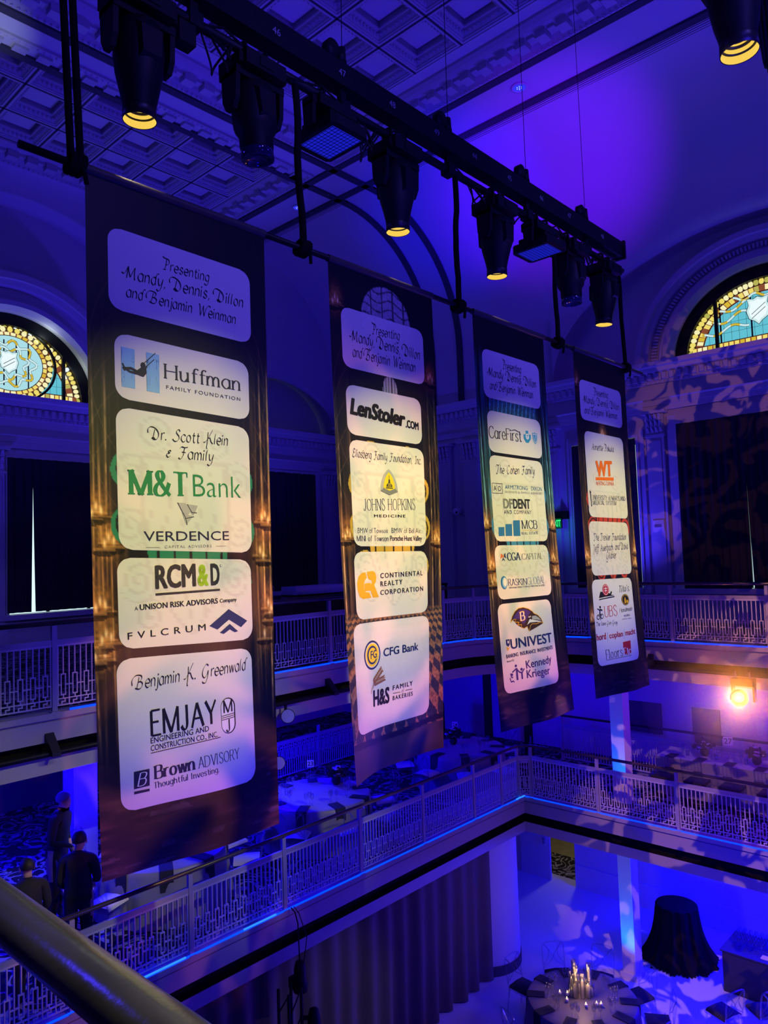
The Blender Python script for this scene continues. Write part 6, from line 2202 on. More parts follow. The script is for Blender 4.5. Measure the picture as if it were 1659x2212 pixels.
# thin haze hanging round the glaring projector
hz = bpy.data.materials.new('stage_haze')
hz.use_nodes = True
hz.node_tree.nodes.remove(hz.node_tree.nodes['Principled BSDF'])
vs_ = hz.node_tree.nodes.new('ShaderNodeVolumeScatter')
vs_.inputs['Density'].default_value = 0.11
vs_.inputs['Anisotropy'].default_value = 0.72
vs_.inputs['Color'].default_value = (1, 1, 1, 1)
hz.node_tree.links.new(vs_.outputs[0], hz.node_tree.nodes['Material Output'].inputs['Volume'])
mb = MB(); mb.lathe([(1.5 * math.sin(PI * i / 16), -1.5 * math.cos(PI * i / 16)) for i in range(17)], loc + c0 + dirv * 0.2, 32)
tag(mb.build('haze', hz), 'thin stage haze glowing round the amber projector', 'haze', kind='stuff')

# recessed ceiling downlights
DL = mat('downlight_glow', (0.02, 0.02, 0.1), 0.2, emit=(0.03, 0.03, 0.9), estr=1.0)
for lab, (x, y, z) in (('recessed ceiling light in the main coffers at the upper edge', (-7.275, 10.57, 11.535)), ('recessed ceiling light in the border band above the cove grille', (-7.57, 12.62, 10.985)),
                       ('recessed ceiling light in the aisle coffers, nearer one', (-15.17, 8.6, 11.535)), ('recessed ceiling light in the aisle coffers, farther one', (-15.17, 10.84, 11.535)), ('recessed ceiling light in the border band behind a black strap', (-14.5, 12.75, 10.985))):
    t = thing('ceiling_light', lab, 'ceiling light', (x, y, z), 0, 'recessed ceiling lights')
    mb = MB(); mb.lathe([(0.17, 0.0), (0.17, -0.012), (0.13, -0.014), (0.125, 0.0)], (0, 0, 0), 24); mb.build('trim_ring', TRIMP, t)
    mb = MB(); mb.lathe([(0.126, -0.004), (0.0, -0.006)], (0, 0, 0), 24); mb.build('lens', DL, t)
    mb = MB()
    for i in range(7):
        q = 2 * PI * i / 6
        r = 0.05 if i < 6 else 0
        mb.lathe([(0.012, -0.008), (0.0, -0.016)], (r * math.cos(q), r * math.sin(q), 0), 8)
    mb.build('led_points', mat('led_point', (0.1, 0.1, 0.1), 0.3, emit=(0.5, 0.7, 1.0), estr=1.2), t)

# exit sign, camera, strobe
t = thing('exit_sign', 'small green lit EXIT sign between third and fourth banners', 'exit sign', (-9.56, YW - 0.2, 2.38))
mb = MB(); mb.box((-0.19, -0.02, -0.13), (0.14, 0.02, 0.13)); mb.box((-0.2, 0.02, 0.1), (0.24, 0.18, 0.3)); mb.build('housing', BLACKP, t)
mb = MB(); mb.box((-0.175, -0.026, -0.115), (0.125, -0.0205, 0.115)); mb.build('face', mat('exit_face', (0.01, 0.05, 0.02), 0.4, emit=(0.0, 0.30, 0.06), estr=0.3), t)
v, f = font_mesh('EXIT', 0, 0.03)
sc = 0.155 / CAPH
x0, x1 = v[:, 0].min(), v[:, 0].max()
mb = MB(); mb.add([(-0.12 + 0.235 * (p[0] - x0) / (x1 - x0), -0.029, p[1] * sc - 0.078) for p in v], f)
mb.add([(-0.165, -0.029, 0.0), (-0.13, -0.029, 0.03), (-0.13, -0.029, -0.03)], [(0, 1, 2)])
mb.build('exit_text', mat('exit_letters', (0.02, 0.2, 0.05), 0.4, emit=(0.04, 0.95, 0.22), estr=1.0), t)
point('exit_glow', (-9.5, YW - 0.45, 2.3), (0.0, 0.8, 0.3), 1.2, 0.1)
t = thing('security_camera', 'small white dome camera on the far wall between second and third banners', 'camera', (-12.75, YW - 0.13, 2.9))
mb = MB(); mb.box((-0.07, 0, -0.05), (0.07, 0.12, 0.07)); mb.build('mount', PAPER, t)
mb = MB(); mb.lathe([(0.0, 0.1), (0.07, 0.08), (0.11, 0.0), (0.09, -0.08), (0.0, -0.12)], (0.02, -0.08, -0.02), 20); mb.build('dome', PAPER, t)
mb = MB(); mb.lathe([(0.03, 0), (0.0, 0.01)], (0.09, -0.16, -0.04), 12, 0, Vector((0.5, -0.85, 0)).to_track_quat('Z', 'Y').to_matrix()); mb.build('lens', BLACKP, t)
t = thing('wall_strobe', 'small square alarm strobe on the pilaster beside the wide curtain', 'alarm', (-6.98, YW - 0.16, 2.18))
mb = MB(); mb.box((-0.13, 0, -0.13), (0.13, 0.04, 0.13)); mb.build('plate', PAPER, t)
mb = MB(); mb.box((-0.08, -0.04, -0.03), (0.08, 0.0, 0.04)); mb.build('lens', GLASS, t)
# black speaker cluster hung on a cable in front of the drape
t = thing('hanging_lamp', 'black moving lamp hanging on a cable in front of the gray drape', 'stage light', (-8.3, 6.95, ZL))
mb = MB(); mb.tube([(-0.22, 0.05, 0.04), (-0.1, 0.02, 0.02), (-0.02, 0, -0.1), (0, 0, -0.62)], 0.01, 6); mb.tube([(-0.22, 0.1, 0.04), (-0.06, 0.06, 0.0), (0.05, 0.1, -0.3), (0.04, 0.03, -0.66)], 0.007, 6); mb.build('cable', BLACKP, t)
mb = MB(); mb.lathe([(0.0, 0.2), (0.06, 0.19), (0.085, 0.1), (0.085, -0.05), (0.11, -0.12), (0.1, -0.2), (0.0, -0.22)], (0, 0, -0.8), 20); mb.box((-0.16, -0.08, -0.98), (-0.02, 0.08, -0.84)); mb.build('head', BLACKP, t)
t = thing('truss_tower', 'black lighting tower with a second lamp, below the hanging lamp at the lower edge', 'stage light', (-8.35, 6.6, ZG))
mb = MB()
for dx, dy in ((0, 0), (0.22, 0), (0.22, 0.22), (0, 0.22)):
    mb.tube([(dx, dy, 0), (dx, dy, 2.5)], 0.022, 8)
mb.box((-0.03, -0.03, 0), (0.25, 0.25, 0.02))
for k in range(7):
    z = 0.15 + 0.34 * k
    mb.tube([(0.22, 0, z), (0.22, 0.22, z + 0.3)], 0.01, 6); mb.tube([(0, 0, z), (0.22, 0, z + 0.3)], 0.01, 6)
mb.build('frame', BLACKM, t)
mb = MB(); mb.lathe([(0.0, 0.22), (0.06, 0.2), (0.085, 0.1), (0.1, -0.1), (0.09, -0.22), (0.0, -0.24)], (0.32, 0.35, 2.0), 20); mb.bar((0.2, 0.2, 2.1), (0.32, 0.35, 2.1), 0.04, 0.04); mb.build('lamp_head', BLACKP, t)
# ------------------------------------------------------------------ tables, chairs and table settings


def cloth_round(R, H, n=96, folds=14, seed=1, flare=0.06):
    rn = random.Random(seed)
    ph = [rn.uniform(0, 2 * PI) for _ in range(4)]
    rows = []
    for r in (0.0, 0.5, 0.85, 0.97):
        rows.append([(R * r * math.cos(2 * PI * i / n), R * r * math.sin(2 * PI * i / n), H) for i in range(n + 1)])
    for k in range(12):
        v = k / 11
        row = []
        for i in range(n + 1):
            t = 2 * PI * i / n
            w_ = math.sin(folds * t + ph[0]) * 0.6 + math.sin((folds * 2 - 3) * t + ph[1]) * 0.3
            rr = R * (1.0) + flare * v + 0.05 * v * w_ * R + 0.02 * v
            row.append((rr * math.cos(t), rr * math.sin(t), H - 0.012 - (H - 0.02) * v))
        rows.append(row)
    return MB().grid(rows)


def goblet(mb, c, h=0.2, r=0.036):
    mb.lathe([(0.03, 0.0), (0.028, 0.004), (0.005, 0.012), (0.005, h * 0.45), (r * 0.7, h * 0.55), (r, h * 0.75), (r * 0.82, h), (r * 0.78, h), (r * 0.95, h * 0.76), (r * 0.6, h * 0.58), (0.0, h * 0.5)], c, 10)
    return mb


GOBLET = goblet(MB(), (0, 0, 0)).mesh('wine_glass', GLASS)
TUMBLER = MB().lathe([(0.0, 0.0), (0.033, 0.0), (0.038, 0.11), (0.035, 0.11), (0.03, 0.01), (0.0, 0.01)], (0, 0, 0), 10).mesh('tumbler', GLASS)
_n = MB()
_n.grid([[(-0.09, y, z) for y, z in ((-0.16, 0.006), (0.13, 0.006), (0.145, 0.0), (0.15, -0.05), (0.155, -0.28))], [(0.09, y, z) for y, z in ((-0.16, 0.006), (0.13, 0.006), (0.145, 0.0), (0.15, -0.05), (0.155, -0.28))]], 0, False)
_n.grid([[(-0.09, y, z) for y, z in ((-0.16, 0.012), (0.13, 0.012), (0.15, 0.004), (0.157, -0.05), (0.162, -0.28))], [(0.09, y, z) for y, z in ((-0.16, 0.012), (0.13, 0.012), (0.15, 0.004), (0.157, -0.05), (0.162, -0.28))]], 0, False)
NAPKIN = _n.mesh('napkin', NAPK)


def put(me, name, loc, rz, label, cat, group):
    o = bpy.data.objects.new(name, me)
    COL.objects.link(o)
    o.location = loc
    o.rotation_euler = (0, 0, rz)
    return tag(o, label, cat, group)


def oval_path(w_, h, z0, n=28):
    return [(w_ * math.cos(2 * PI * i / n), z0 + h / 2 + h / 2 * math.sin(2 * PI * i / n)) for i in range(n)]


def ghost_chair(label, cush, seat_z=0.45):
    """clear chair, front towards +y"""
    t = thing('clear_chair', label, 'chair')
    mb = MB()
    mb.box((-0.21, -0.2, seat_z - 0.03), (0.21, 0.22, seat_z))
    mb.build('seat', ACRYL, t)
    mb = MB()
    mb.grid([[(x, y, seat_z + 0.004 + zz) for x, zz in ((-0.205, 0.0), (-0.19, 0.035), (0.0, 0.05), (0.19, 0.035), (0.205, 0.0))] for y in (-0.19, -0.17, 0.18, 0.2)])
    mb.build('cushion', cush, t)
    b = MB()

    def bp(x, z):
        return (x, -0.2 - (z - seat_z) * 0.16, z)
    fr = [(-0.2, seat_z - 0.02), (-0.21, 0.7), (-0.2, 0.88), (-0.15, 0.93), (0.0, 0.945), (0.15, 0.93), (0.2, 0.88), (0.21, 0.7), (0.2, seat_z - 0.02)]
    b.tube([bp(*q) for q in spline(fr, 4)], 0.012, 6)
    for s in (-1, 1):
        b.tube([bp(*q) for q in spline([(s * 0.2, 0.52), (s * 0.05, 0.62), (s * -0.03, 0.75), (s * -0.17, 0.9)], 5)], 0.009, 6)
        b.tube([bp(*q) for q in spline([(s * 0.19, 0.56), (s * 0.09, 0.72), (s * 0.1, 0.84), (s * 0.17, 0.91)], 5)], 0.009, 6)
    b.build('backrest', ACRYL, t)
    for sx in (-1, 1):
        for sy in (-1, 1):
            lm = MB()
            lm.tube([(sx * 0.19, 0.19 * sy, seat_z - 0.03), (sx * 0.2, 0.2 * sy + (-0.05 if sy < 0 else 0), 0)], [0.016, 0.011], 8)
            lm.build('leg', ACRYL, t)
    return t


def chiavari(label):
    t = thing('spindle_chair', label, 'chair')
    mb = MB(); mb.box((-0.2, -0.2, 0.41), (0.2, 0.2, 0.44)); mb.build('seat', ACRYL, t)
    mb = MB(); mb.box((-0.19, -0.19, 0.44), (0.19, 0.19, 0.49)); mb.build('cushion', DCUSH, t)
    b = MB()
    for z in (0.56, 0.74, 0.9):
        b.bar((-0.19, -0.2 - (z - 0.44) * 0.14, z), (0.19, -0.2 - (z - 0.44) * 0.14, z), 0.02, 0.024)
    for i in range(5):
        x = -0.13 + 0.065 * i
        b.tube([(x, -0.2 - (z - 0.44) * 0.14, z) for z in (0.74, 0.78, 0.82, 0.86, 0.9)], [0.007, 0.011, 0.015, 0.011, 0.007], 8)
    for s in (-1, 1):
        b.tube([(s * 0.19, -0.2, 0.42), (s * 0.19, -0.27, 0.93)], 0.014, 8)
    b.build('backrest', ACRYL, t)
    for sx in (-1, 1):
        for sy in (-1, 1):
            lm = MB(); lm.tube([(sx * 0.185, 0.185 * sy, 0.42), (sx * 0.2, 0.2 * sy, 0)], [0.015, 0.011], 8); lm.build('leg', ACRYL, t)
    return t


def flower_piece(label, loc, seed, scale=1.0):
    rn = random.Random(seed)
    t = thing('flower_centerpiece', label, 'flowers', loc, 0, None)
    mb = MB(); mb.lathe([(0.0, 0.0), (0.05, 0.0), (0.085, 0.05), (0.08, 0.12), (0.06, 0.14)], (0, 0, 0), 16); mb.build('bowl', NAPK, t)
    g = MB()
    for i in range(40):
        a, e = rn.uniform(0, 2 * PI), rn.uniform(0.1, 1.1)
        d = Vector((math.cos(a) * math.cos(e), math.sin(a) * math.cos(e), math.sin(e))) * rn.uniform(0.12, 0.24) * scale + Vector((0, 0, 0.14))
        u = d.normalized().orthogonal() * 0.03
        g.add([Vector((0, 0, 0.14)) * 0.6 + d * 0.4, d + u, d * 1.2, d - u], [(0, 1, 2, 3)])
    g.build('leaves', mat('leaf', (0.03, 0.05, 0.03), 0.7), t)
    for i in range(16):
        a, e = rn.uniform(0, 2 * PI), rn.uniform(0.15, 1.4)
        d = Vector((math.cos(a) * math.cos(e), math.sin(a) * math.cos(e), math.sin(e))) * rn.uniform(0.13, 0.2) * scale + Vector((0, 0, 0.15))
        r = rn.uniform(0.03, 0.055) * scale
        f = MB()
        for k in range(3):
            f.lathe([(0.0, -r * 0.6), (r * (1 - 0.22 * k), -r * 0.1), (r * (0.92 - 0.25 * k), r * 0.45), (r * (0.6 - 0.25 * k), r * 0.3)], d, 9)
        f.build('bloom', mat('bloom_pale', (0.6, 0.55, 0.62), 0.7) if rn.random() < 0.6 else mat('bloom_dark', (0.05, 0.02, 0.04), 0.7), t)
    return t


def card(label, loc, rz, digits, size=0.13):
    t = thing('number_card', label, 'table card', loc, rz)
    mb = MB(); mb.tube([(0, 0, 0), (0, 0, 0.26)], 0.004, 6); mb.lathe([(0.0, 0), (0.04, 0), (0.04, 0.008), (0, 0.01)], (0, 0, 0), 12); mb.build('stand', CHROME, t)
    mb = MB(); mb.box((-size / 2, -0.003, 0.26), (size / 2, 0.003, 0.26 + size)); mb.build('card', PAPER, t)
    v, f = font_mesh(digits, 0, 0.01)
    s = size * 0.6 / CAPH
    cx = (v[:, 0].max() + v[:, 0].min()) / 2
    mb = MB(); mb.add([((p[0] - cx) * s, -0.0045, 0.26 + size * 0.2 + p[1] * s) for p in v], f); mb.build('number_text', INK, t)
    return t


def set_table(name, label, x, y, zf, R, seats, chair_root, chair_label, where, cloth_m, seed, skip=()):
    o = cloth_round(R, 0.75, seed=seed).build(name, cloth_m, None, (x, y, zf))
    tag(o, label, 'table')
    rn = random.Random(seed)
    for i in range(seats):
        a = 2 * PI * i / seats + 0.2 * seed
        ca, sa = math.cos(a), math.sin(a)
        put(NAPKIN, 'napkin', (x + (R - 0.14) * ca, y + (R - 0.14) * sa, zf + 0.752), a - PI / 2, 'dark folded napkin hanging over the edge of ' + where, 'napkin', 'napkins on ' + where)
        for j, (dr, da) in enumerate(((0.34, 0.16), (0.42, 0.07), (0.36, -0.02))):
            put(GOBLET, 'wine_glass', (x + (R - dr) * math.cos(a + da), y + (R - dr) * math.sin(a + da), zf + 0.752), 0, 'clear stemmed glass standing on ' + where, 'glass', 'glasses on ' + where)
        if i in skip:
            continue
        d = R + 0.3
        if not chair_root.get('group'):
            chair_root.location = (x + d * ca, y + d * sa, zf)
            chair_root.rotation_euler = (0, 0, a + PI / 2)
            chair_root['label'], chair_root['group'] = chair_label, 'chairs around ' + where
            continue
        dup(chair_root, (x + d * ca, y + d * sa, zf), a + PI / 2, chair_label, 'chairs around ' + where)
    return o


cA = ghost_chair('clear chair with a pale cushion at the round table below the first banner', CUSH)
cG = ghost_chair('clear chair with a dark cushion at the candle table', DCUSH)
set_table('round_table', 'round table under shiny gray cloth on lower balcony below the first banner', -10.3, 6.05, ZL, 0.92, 9, cA, 'clear chair with a pale cushion at the round table below the first banner', 'the round table below the first banner', SATIN, 1, skip=(8, 0, 3, 4))
set_table('round_table', 'round table under shiny gray cloth on lower balcony between first and second banners', -10.35, 9.15, ZL, 0.98, 9, cA, 'clear chair with a pale cushion at the round table between first and second banners', 'the round table between first and second banners', SATIN, 2)
set_table('round_table', 'round table with card 24 under shiny gray cloth in the lower balcony corner', -10.25, 13.3, ZL, 0.98, 9, cA, 'clear chair with a pale cushion at the corner table with card 24', 'the corner table with card 24', SATIN, 3)
flower_piece('dark and pale flowers on the table between first and second banners', (-10.45, 9.75, ZL + 0.752), 4)
flower_piece('pale flowers on the corner table beside card 24', (-10.45, 13.35, ZL + 0.752), 5)
card('white number card reading 24 on the corner table', (-10.7, 13.75, ZL + 0.752), 0.6, '24')
card('faint white number card on the table between first and second banners', (-11.0, 9.6, ZL + 0.752), 0.9, '23')

# the long table set with card 27
x0, x1, y0, y1 = -6.55, -2.6, 15.02, 15.85
mb = MB()
mb.box((x0, y0, ZL + 0.01), (x1, y1, ZL + 0.75))
tag(mb.build('long_table', SATIN), 'long table under gray cloth, set with card 27, before the stair railing', 'table')
for i in range(7):
    x = x0 + 0.28 + 0.56 * i
    put(NAPKIN, 'napkin', (x, y0 + 0.16, ZL + 0.752), PI, 'dark napkin hanging over the front edge of the long table', 'napkin', 'napkins on the long table')
    for j, (dx, dy) in enumerate(((0.17, 0.3), (0.24, 0.36), (0.1, 0.5), (0.26, 0.62))):
        put(GOBLET if j != 1 else TUMBLER, 'wine_glass' if j != 1 else 'tumbler', (x + dx, y0 + dy, ZL + 0.752), 0, 'clear glass standing on the long table', 'glass', 'glasses on the long table')
sp = chiavari('clear spindle chair with dark cushion at the long table')
sp.location = (-6.25, 14.72, ZL); sp['group'] = 'chairs along the long table'
for i, x in enumerate((-5.62, -4.98, -4.3, -3.6)):
    dup(sp, (x, 14.72 + 0.02 * (i % 2), ZL), 0.0)
card('white number card reading 27 on the long table', (-5.3, 15.6, ZL + 0.752), 0.3, '27', 0.17)
flower_piece('low dark flowers at the left end of the long table', (-5.75, 15.55, ZL + 0.752), 6, 0.9)
flower_piece('low dark flowers at the middle of the long table beside card 27', (-4.75, 15.5, ZL + 0.752), 7, 0.8)

# the candle table on the ground floor
TX, TY, TR = -6.62, 11.72, 0.92
set_table('round_table', 'round table with a candle centerpiece on the blue lit ground floor', TX, TY, ZG, TR, 10, cG, 'clear chair with a dark cushion at the candle table', 'the candle table', mat('lilac_cloth', (0.16, 0.14, 0.16), 0.45, spec=0.4, var=0.15, vscale=6), 9, skip=(3,))
FLAME = mat('candle_flame', (0.3, 0.2, 0.05), 0.4, emit=(1.0, 0.62, 0.22), estr=6)
WAX = mat('candle_wax', (0.75, 0.68, 0.55), 0.5)
rn = random.Random(11)


def candle(x, y, h, r, z0, glass, label):
    t = thing('candle', label, 'candle', (x, y, z0), 0, 'candles of the centerpiece')
    mb = MB(); mb.lathe([(0.0, 0.01), (r, 0.01), (r, h), (r * 0.4, h - 0.004), (0.0, h - 0.006)], (0, 0, 0), 12); mb.build('wax', WAX, t)
    mb = MB(); mb.lathe([(0.0, h - 0.002), (0.008, h + 0.012), (0.005, h + 0.028), (0.0, h + 0.042)], (0, 0, 0), 8); mb.build('flame', FLAME, t)
    if glass:
        mb = MB(); mb.lathe([(0.0, 0.0), (r + 0.02, 0.0), (r + 0.022, h + 0.1), (r + 0.018, h + 0.1), (r + 0.016, 0.006), (0.0, 0.006)], (0, 0, 0), 14); mb.build('glass_sleeve', GLASS, t)
    return t


for i in range(14):
    a = rn.uniform(0, 2 * PI)
    rr = rn.uniform(0.04, 0.2)
    h = rn.choice([0.12, 0.2, 0.28, 0.36, 0.42])
    candle(TX + rr * math.cos(a) * 1.2, TY + 0.05 + rr * math.sin(a), h, 0.022 if h > 0.2 else 0.035, ZG + 0.755, True, 'lit pillar candle in a glass sleeve on the candle table')
for i, (dx, dy) in enumerate(((-0.33, -0.16), (-0.22, -0.1), (-0.14, -0.26), (0.3, -0.06), (0.36, -0.02), (0.18, -0.2))):
    candle(TX + dx, TY + dy, 0.05, 0.026, ZG + 0.755, False, 'low lit candle at the foot of the centerpiece')
point('candle_glow', (TX, TY, ZG + 1.3), (1.0, 0.55, 0.25), 16, 0.12)
for i, (x, y, rz) in enumerate([(-4.85, 13.3, 1.2), (-4.35, 13.75, 0.9)]):
    dup(cG, (x, y, ZG), rz, ['clear chair on the open floor right of the candle table, nearer', 'clear chair on the open floor right of the candle table, farther'][i], 'chairs on the open floor')

# black draped cocktail table
rows = []
n = 120
rn = random.Random(3)
for k in range(4):
    r = (0.0, 0.2, 0.36, 0.4)[k]
    rows.append([(r * math.cos(2 * PI * i / n), r * math.sin(2 * PI * i / n), 1.08 - (0.012 if k == 3 else 0)) for i in range(n + 1)])
for k in range(12):
    v = k / 11
    row = []
    for i in range(n + 1):
        t = 2 * PI * i / n
        w_ = math.sin(13 * t + 1) * 0.5 + math.sin(22 * t) * 0.3 + math.sin(37 * t + 2) * 0.2
        rr = 0.40 + 0.10 * v + 0.22 * v ** 3 + w_ * (0.02 + 0.05 * v) + (0.05 * math.sin(61 * t) * v ** 8)
        row.append((rr * math.cos(t), rr * math.sin(t), max(0.01, 1.06 - 1.04 * v)))
    rows.append(row)
mb = MB(); mb.grid(rows)
tag(mb.build('cocktail_table', CLOTHB, None, (-6.42, 15.35, ZG)), 'tall cocktail table under a black floor length cloth on the ground floor', 'table')

# bar table with rows of glasses at the right edge of the ground floor
mb = MB(); mb.box((-5.35, 14.75, ZG + 0.01), (-3.0, 15.6, ZG + 0.76)); mb.box((-5.38, 14.72, ZG + 0.74), (-2.97, 15.63, ZG + 0.762))
tag(mb.build('bar_table', mat('bar_cloth', (0.03, 0.03, 0.04), 0.5, spec=0.4)), 'dark cloth covered bar table at the lower right on the ground floor', 'table')
for i in range(6):
    for j in range(5):
        put(GOBLET, 'wine_glass', (-5.22 + 0.1 * i, 15.0 + 0.1 * j, ZG + 0.765), 0, 'clear stemmed glass in the block of glasses on the ground floor bar', 'glass', 'glasses on the ground floor bar')
mb = MB(); mb.box((-4.7, 14.85, ZG + 0.762), (-4.5, 14.98, ZG + 0.775)); tag(mb.build('folded_napkin', PAPER), 'small white napkin lying on the dark ground floor bar', 'napkin')
mb = MB(); mb.lathe([(0.0, 0.0), (0.1, 0.0), (0.12, 0.2), (0.11, 0.2), (0.09, 0.02), (0, 0.02)], (0, 0, 0), 18); tag(mb.build('ice_bucket', BLACKM, None, (-4.45, 15.25, ZG + 0.765)), 'dark ice bucket on the ground floor bar beside the glasses', 'bucket')

# upper balcony bar between first and second banners: counter, glass racks, bottles, blue tub
t = thing('bar_counter', 'black bar counter on the upper balcony between first and second banners', 'bar', (-9.9, 8.0, 0))
mb = MB(); mb.box((-0.3, -2.6, 0.0), (0.3, 2.2, 1.02)); mb.build('body', BLACKM, t)
mb = MB(); mb.box((-0.38, -2.65, 1.02), (0.38, 2.25, 1.06)); mb.build('top', mat('bar_top', (0.03, 0.03, 0.035), 0.15, spec=0.6), t)
BOT = MB().lathe([(0.0, 0.0), (0.037, 0.0), (0.037, 0.19), (0.015, 0.24), (0.014, 0.30), (0.0, 0.30)], (0, 0, 0), 10).mesh('bottle', mat('dark_bottle', (0.02, 0.02, 0.03), 0.1, spec=0.7))
for i in range(4):
    put(BOT, 'bottle', (-9.8 + 0.05 * (i % 2), 9.55 + 0.12 * i, 1.061), 0, 'dark bottle standing at the far end of the upper bar', 'bottle', 'bottles on the upper bar')
for i in range(8):
    for j in range(3):
        put(GOBLET, 'wine_glass', (-10.1 + 0.1 * j, 7.2 + 0.1 * i, 1.061), 0, 'clear stemmed glass in the rows on the upper bar', 'glass', 'glasses on the upper bar')
mb = MB(); mb.box((-0.2, -0.55, 0), (0.2, 0.55, 0.02)); mb.grid([[(x, y, z) for x, y in ((-0.2, -0.55), (0.2, -0.55), (0.2, 0.55), (-0.2, 0.55), (-0.2, -0.55))] for z in (0, 0.16)], 0, False)  # tub with an even pale blue base colour
tag(mb.build('serving_tub', mat('pale_blue_tub', (0.55, 0.58, 0.7), 0.3), None, (-9.95, 8.85, 1.062)), 'pale oblong tub on the upper bar beside the glasses', 'tub')
for i in range(9):
    put(TUMBLER, 'tumbler', (-9.95, 8.42 + 0.11 * i, 1.07), 0, 'tumbler standing in the pale tub on the upper bar', 'glass', 'tumblers in the tub')
# clear chair behind the far rail, lectern desk before the wall
dup(cA, (-6.55, 14.2, 0), 2.2, 'clear chair on the upper balcony behind the fourth banner', 'chairs on the upper balcony')
t = thing('service_stand', 'dark service stand on the upper balcony right of the second banner', 'stand', (-11.6, 14.0, 0))
mb = MB(); mb.box((-0.45, -0.25, 0.95), (0.45, 0.25, 1.0)); mb.build('top', BLACKM, t)
for sx in (-1, 1):
    for sy in (-1, 1):
        mb = MB(); mb.box((sx * 0.42 - 0.02, sy * 0.22 - 0.02, 0), (sx * 0.42 + 0.02, sy * 0.22 + 0.02, 0.95)); mb.build('leg', BLACKM, t)
# loudspeaker and gong-like brass dish in the lower corner behind the second banner
mb = MB(); mb.box((-0.25, -0.25, 0), (0.25, 0.25, 1.25)); tag(mb.build('loudspeaker', BLACKP, None, (-12.2, 14.7, ZL)), 'black loudspeaker cabinet in the lower balcony corner behind the second banner', 'speaker')
# ------------------------------------------------------------------ people


def limb_mesh(name, V, E, R, mats, mat_of, levels=2):
    me = bpy.data.meshes.new(name)
    me.from_pydata(V, E, [])
    o = bpy.data.objects.new(name, me)
    COL.objects.link(o)
    sk = o.modifiers.new('skin', 'SKIN')
    sk.use_smooth_shade = True
    for i, r in enumerate(R):
        d = me.skin_vertices[0].data[i]
        d.radius = r if isinstance(r, tuple) else (r, r)
        d.use_root = i == 0
    o.modifiers.new('sub', 'SUBSURF').levels = levels
    o.modifiers['sub'].render_levels = levels
    dg = bpy.context.evaluated_depsgraph_get()
    dg.update()
    new = bpy.data.meshes.new_from_object(o.evaluated_get(dg))
    o.modifiers.clear()
    o.data = new
    bpy.data.meshes.remove(me)
    new.materials.clear()
    for m in mats:
        new.materials.append(m)
    for p in new.polygons:
        p.material_index = mat_of(p.center)
        p.use_smooth = True
    return o


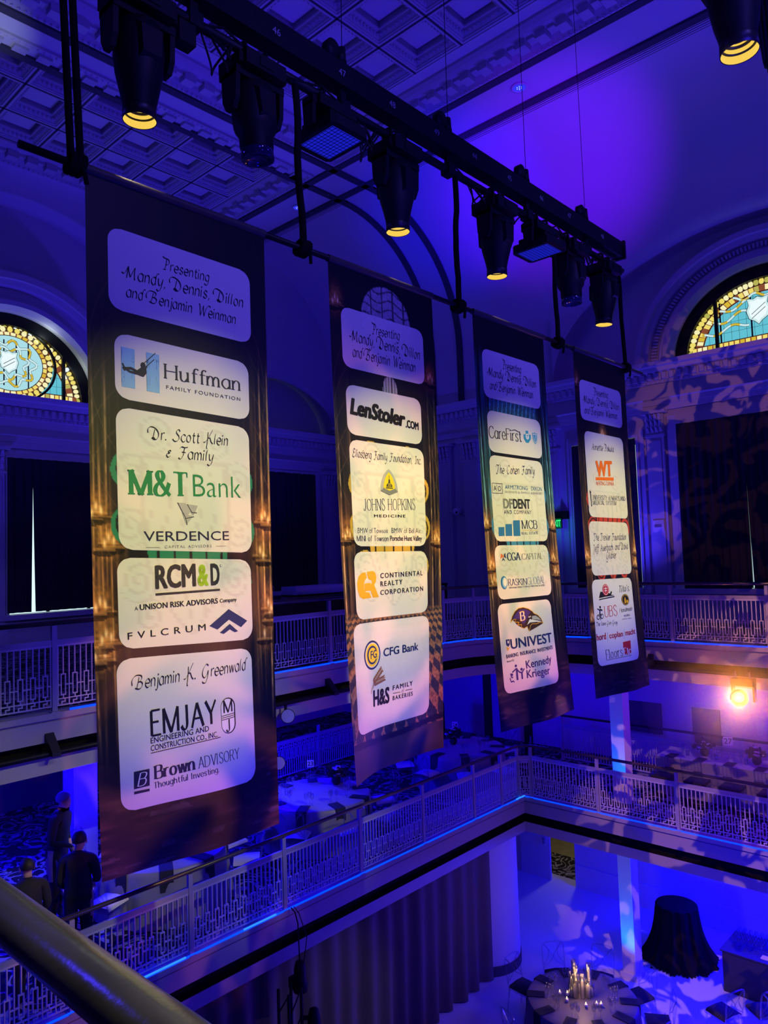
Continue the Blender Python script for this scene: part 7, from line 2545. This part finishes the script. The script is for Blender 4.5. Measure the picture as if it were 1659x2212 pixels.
def person(label, loc, rz, lean=0.0, head_turn=0.0, hair=None, bend_r=0.5, bend_l=0.3, h=1.74, skirt=False):
    """standing figure facing +y before rotation"""
    k = h / 1.74
    V, E, R = [], [], []

    def add(p, r, to=None):
        V.append(tuple(c * k for c in p)); R.append(tuple(q * k for q in r) if isinstance(r, tuple) else r * k)
        if to is not None: E.append((to, len(V) - 1))
        return len(V) - 1

    def L(x, y, z):
        return (x, y + lean * max(0, z - 0.95) ** 1.2, z)
    pel = add((0, 0, 0.95), (0.175, 0.13))
    sp = add(L(0, 0.0, 1.12), (0.17, 0.125), pel)
    ch = add(L(0, -0.01, 1.30), (0.185, 0.13), sp)
    up = add(L(0, -0.015, 1.42), (0.12, 0.085), ch)
    nk = add(L(0, 0.0, 1.50), 0.055, up)
    jw = add(L(0.02 * head_turn, 0.02, 1.565), (0.062, 0.07), nk)
    hd = add(L(0.02 * head_turn, 0.015, 1.645), (0.074, 0.092), jw)
    tp = add(L(0.02 * head_turn, 0.0, 1.70), (0.06, 0.075), hd)
    ns = add(L(0.10 * head_turn, 0.105 * math.cos(head_turn), 1.615), 0.014, hd)
    for s, bend in ((1, bend_r), (-1, bend_l)):
        sh = add(L(s * 0.185, -0.01, 1.40), 0.075, up)
        el = add(L(s * 0.235, -0.03 + 0.06 * bend, 1.13), 0.056, sh)
        wr = add(L(s * (0.225 - 0.1 * bend), 0.03 + 0.22 * bend, 0.90 + 0.2 * bend), 0.031, el)
        pa = add(L(s * (0.22 - 0.13 * bend), 0.05 + 0.27 * bend, 0.84 + 0.2 * bend), (0.036, 0.02), wr)
        for f in range(4):
            a = (f - 1.5) * 0.017
            b1 = add(L(s * (0.22 - 0.13 * bend) + a, 0.06 + 0.30 * bend, 0.785 + 0.2 * bend), 0.0095, pa)
            add(L(s * (0.215 - 0.13 * bend) + a * 1.1, 0.08 + 0.31 * bend, 0.735 + 0.2 * bend + 0.008 * abs(f - 1.3)), 0.008, b1)
        th = add(L(s * (0.185 - 0.13 * bend), 0.07 + 0.28 * bend, 0.82 + 0.2 * bend), 0.011, pa)
        add(L(s * (0.175 - 0.13 * bend), 0.09 + 0.30 * bend, 0.785 + 0.2 * bend), 0.009, th)
        hp = add((s * 0.095, 0, 0.88), (0.105, 0.11), pel)
        kn = add((s * 0.10, 0.015, 0.49), 0.078, hp)
        an = add((s * 0.105, -0.015, 0.09), 0.058, kn)
        add((s * 0.11, 0.11, 0.035), (0.04, 0.035), an)

    def mat_of(c):
        z = c.z / k
        y = c.y / k - lean * max(0, z - 0.95) ** 1.2
        if z > 1.515: return 1
        if z < 0.075: return 2
        wz = 0.9
        if abs(c.x / k) > 0.06 and z < 0.89 + 0.2 * max(bend_r, bend_l) * 0.9 and (abs(c.x / k) > 0.17 or y > 0.16) and z > 0.6: return 1
        return 0
    o = limb_mesh('person', V, E, R, [SUIT, SKIN, BLACKP], mat_of)
    o.location = loc
    o.rotation_euler = (0, 0, rz)
    tag(o, label, 'person')
    mb = MB()
    c = Vector(L(0.02 * head_turn, 0.0, 1.66)) * k
    rows = []
    for i in range(8):
        e = PI / 2 - (PI * 0.62) * i / 7
        row = []
        for j in range(25):
            a = 2 * PI * j / 24
            fr = max(0, math.sin(a))
            ee = e + fr * 0.75 * (i / 7)
            r = 1.0
            row.append(c + Vector((0.088 * math.cos(ee) * math.cos(a), 0.108 * math.cos(ee) * math.sin(a) - 0.012, 0.098 * math.sin(ee))) * k)
        rows.append(row)
    mb.grid(rows)
    mb.build('hair', hair or HAIR, o)
    for s in (-1, 1):
        e = MB()
        e.lathe([(0.0, -0.006), (0.022, -0.004), (0.026, 0.004), (0.016, 0.006), (0.0, 0.002)], c + Vector((s * 0.086, 0.0, -0.04)) * k, 12, 0, Matrix.Rotation(s * PI / 2, 3, 'Y'), 1.2, 0.8)
        e.build('ear', SKIN, o)
    return o


person('person in dark suit with graying hair, stooping behind two others on the lower balcony', (-10.85, 4.68, ZL), -0.9, 0.18, 0.3, HAIRG, 0.9, 0.3, 1.80)
person('person with dark tied hair in black, standing back turned beside the first banner', (-9.35, 4.3, ZL), 0.9, 0.05, 0.6, HAIR, 0.8, 0.5, 1.68)
person('person in dark jacket standing nearest the handrail, back turned, ear showing', (-9.15, 3.62, ZL), 1.5, 0.06, -0.2, HAIR, 0.4, 0.4, 1.62)
person('person in black standing on the upper balcony just right of the second banner', (-12.4, 14.6, 0.0), -1.3, 0.0, 0.0, HAIR, 0.8, 0.6, 1.72)
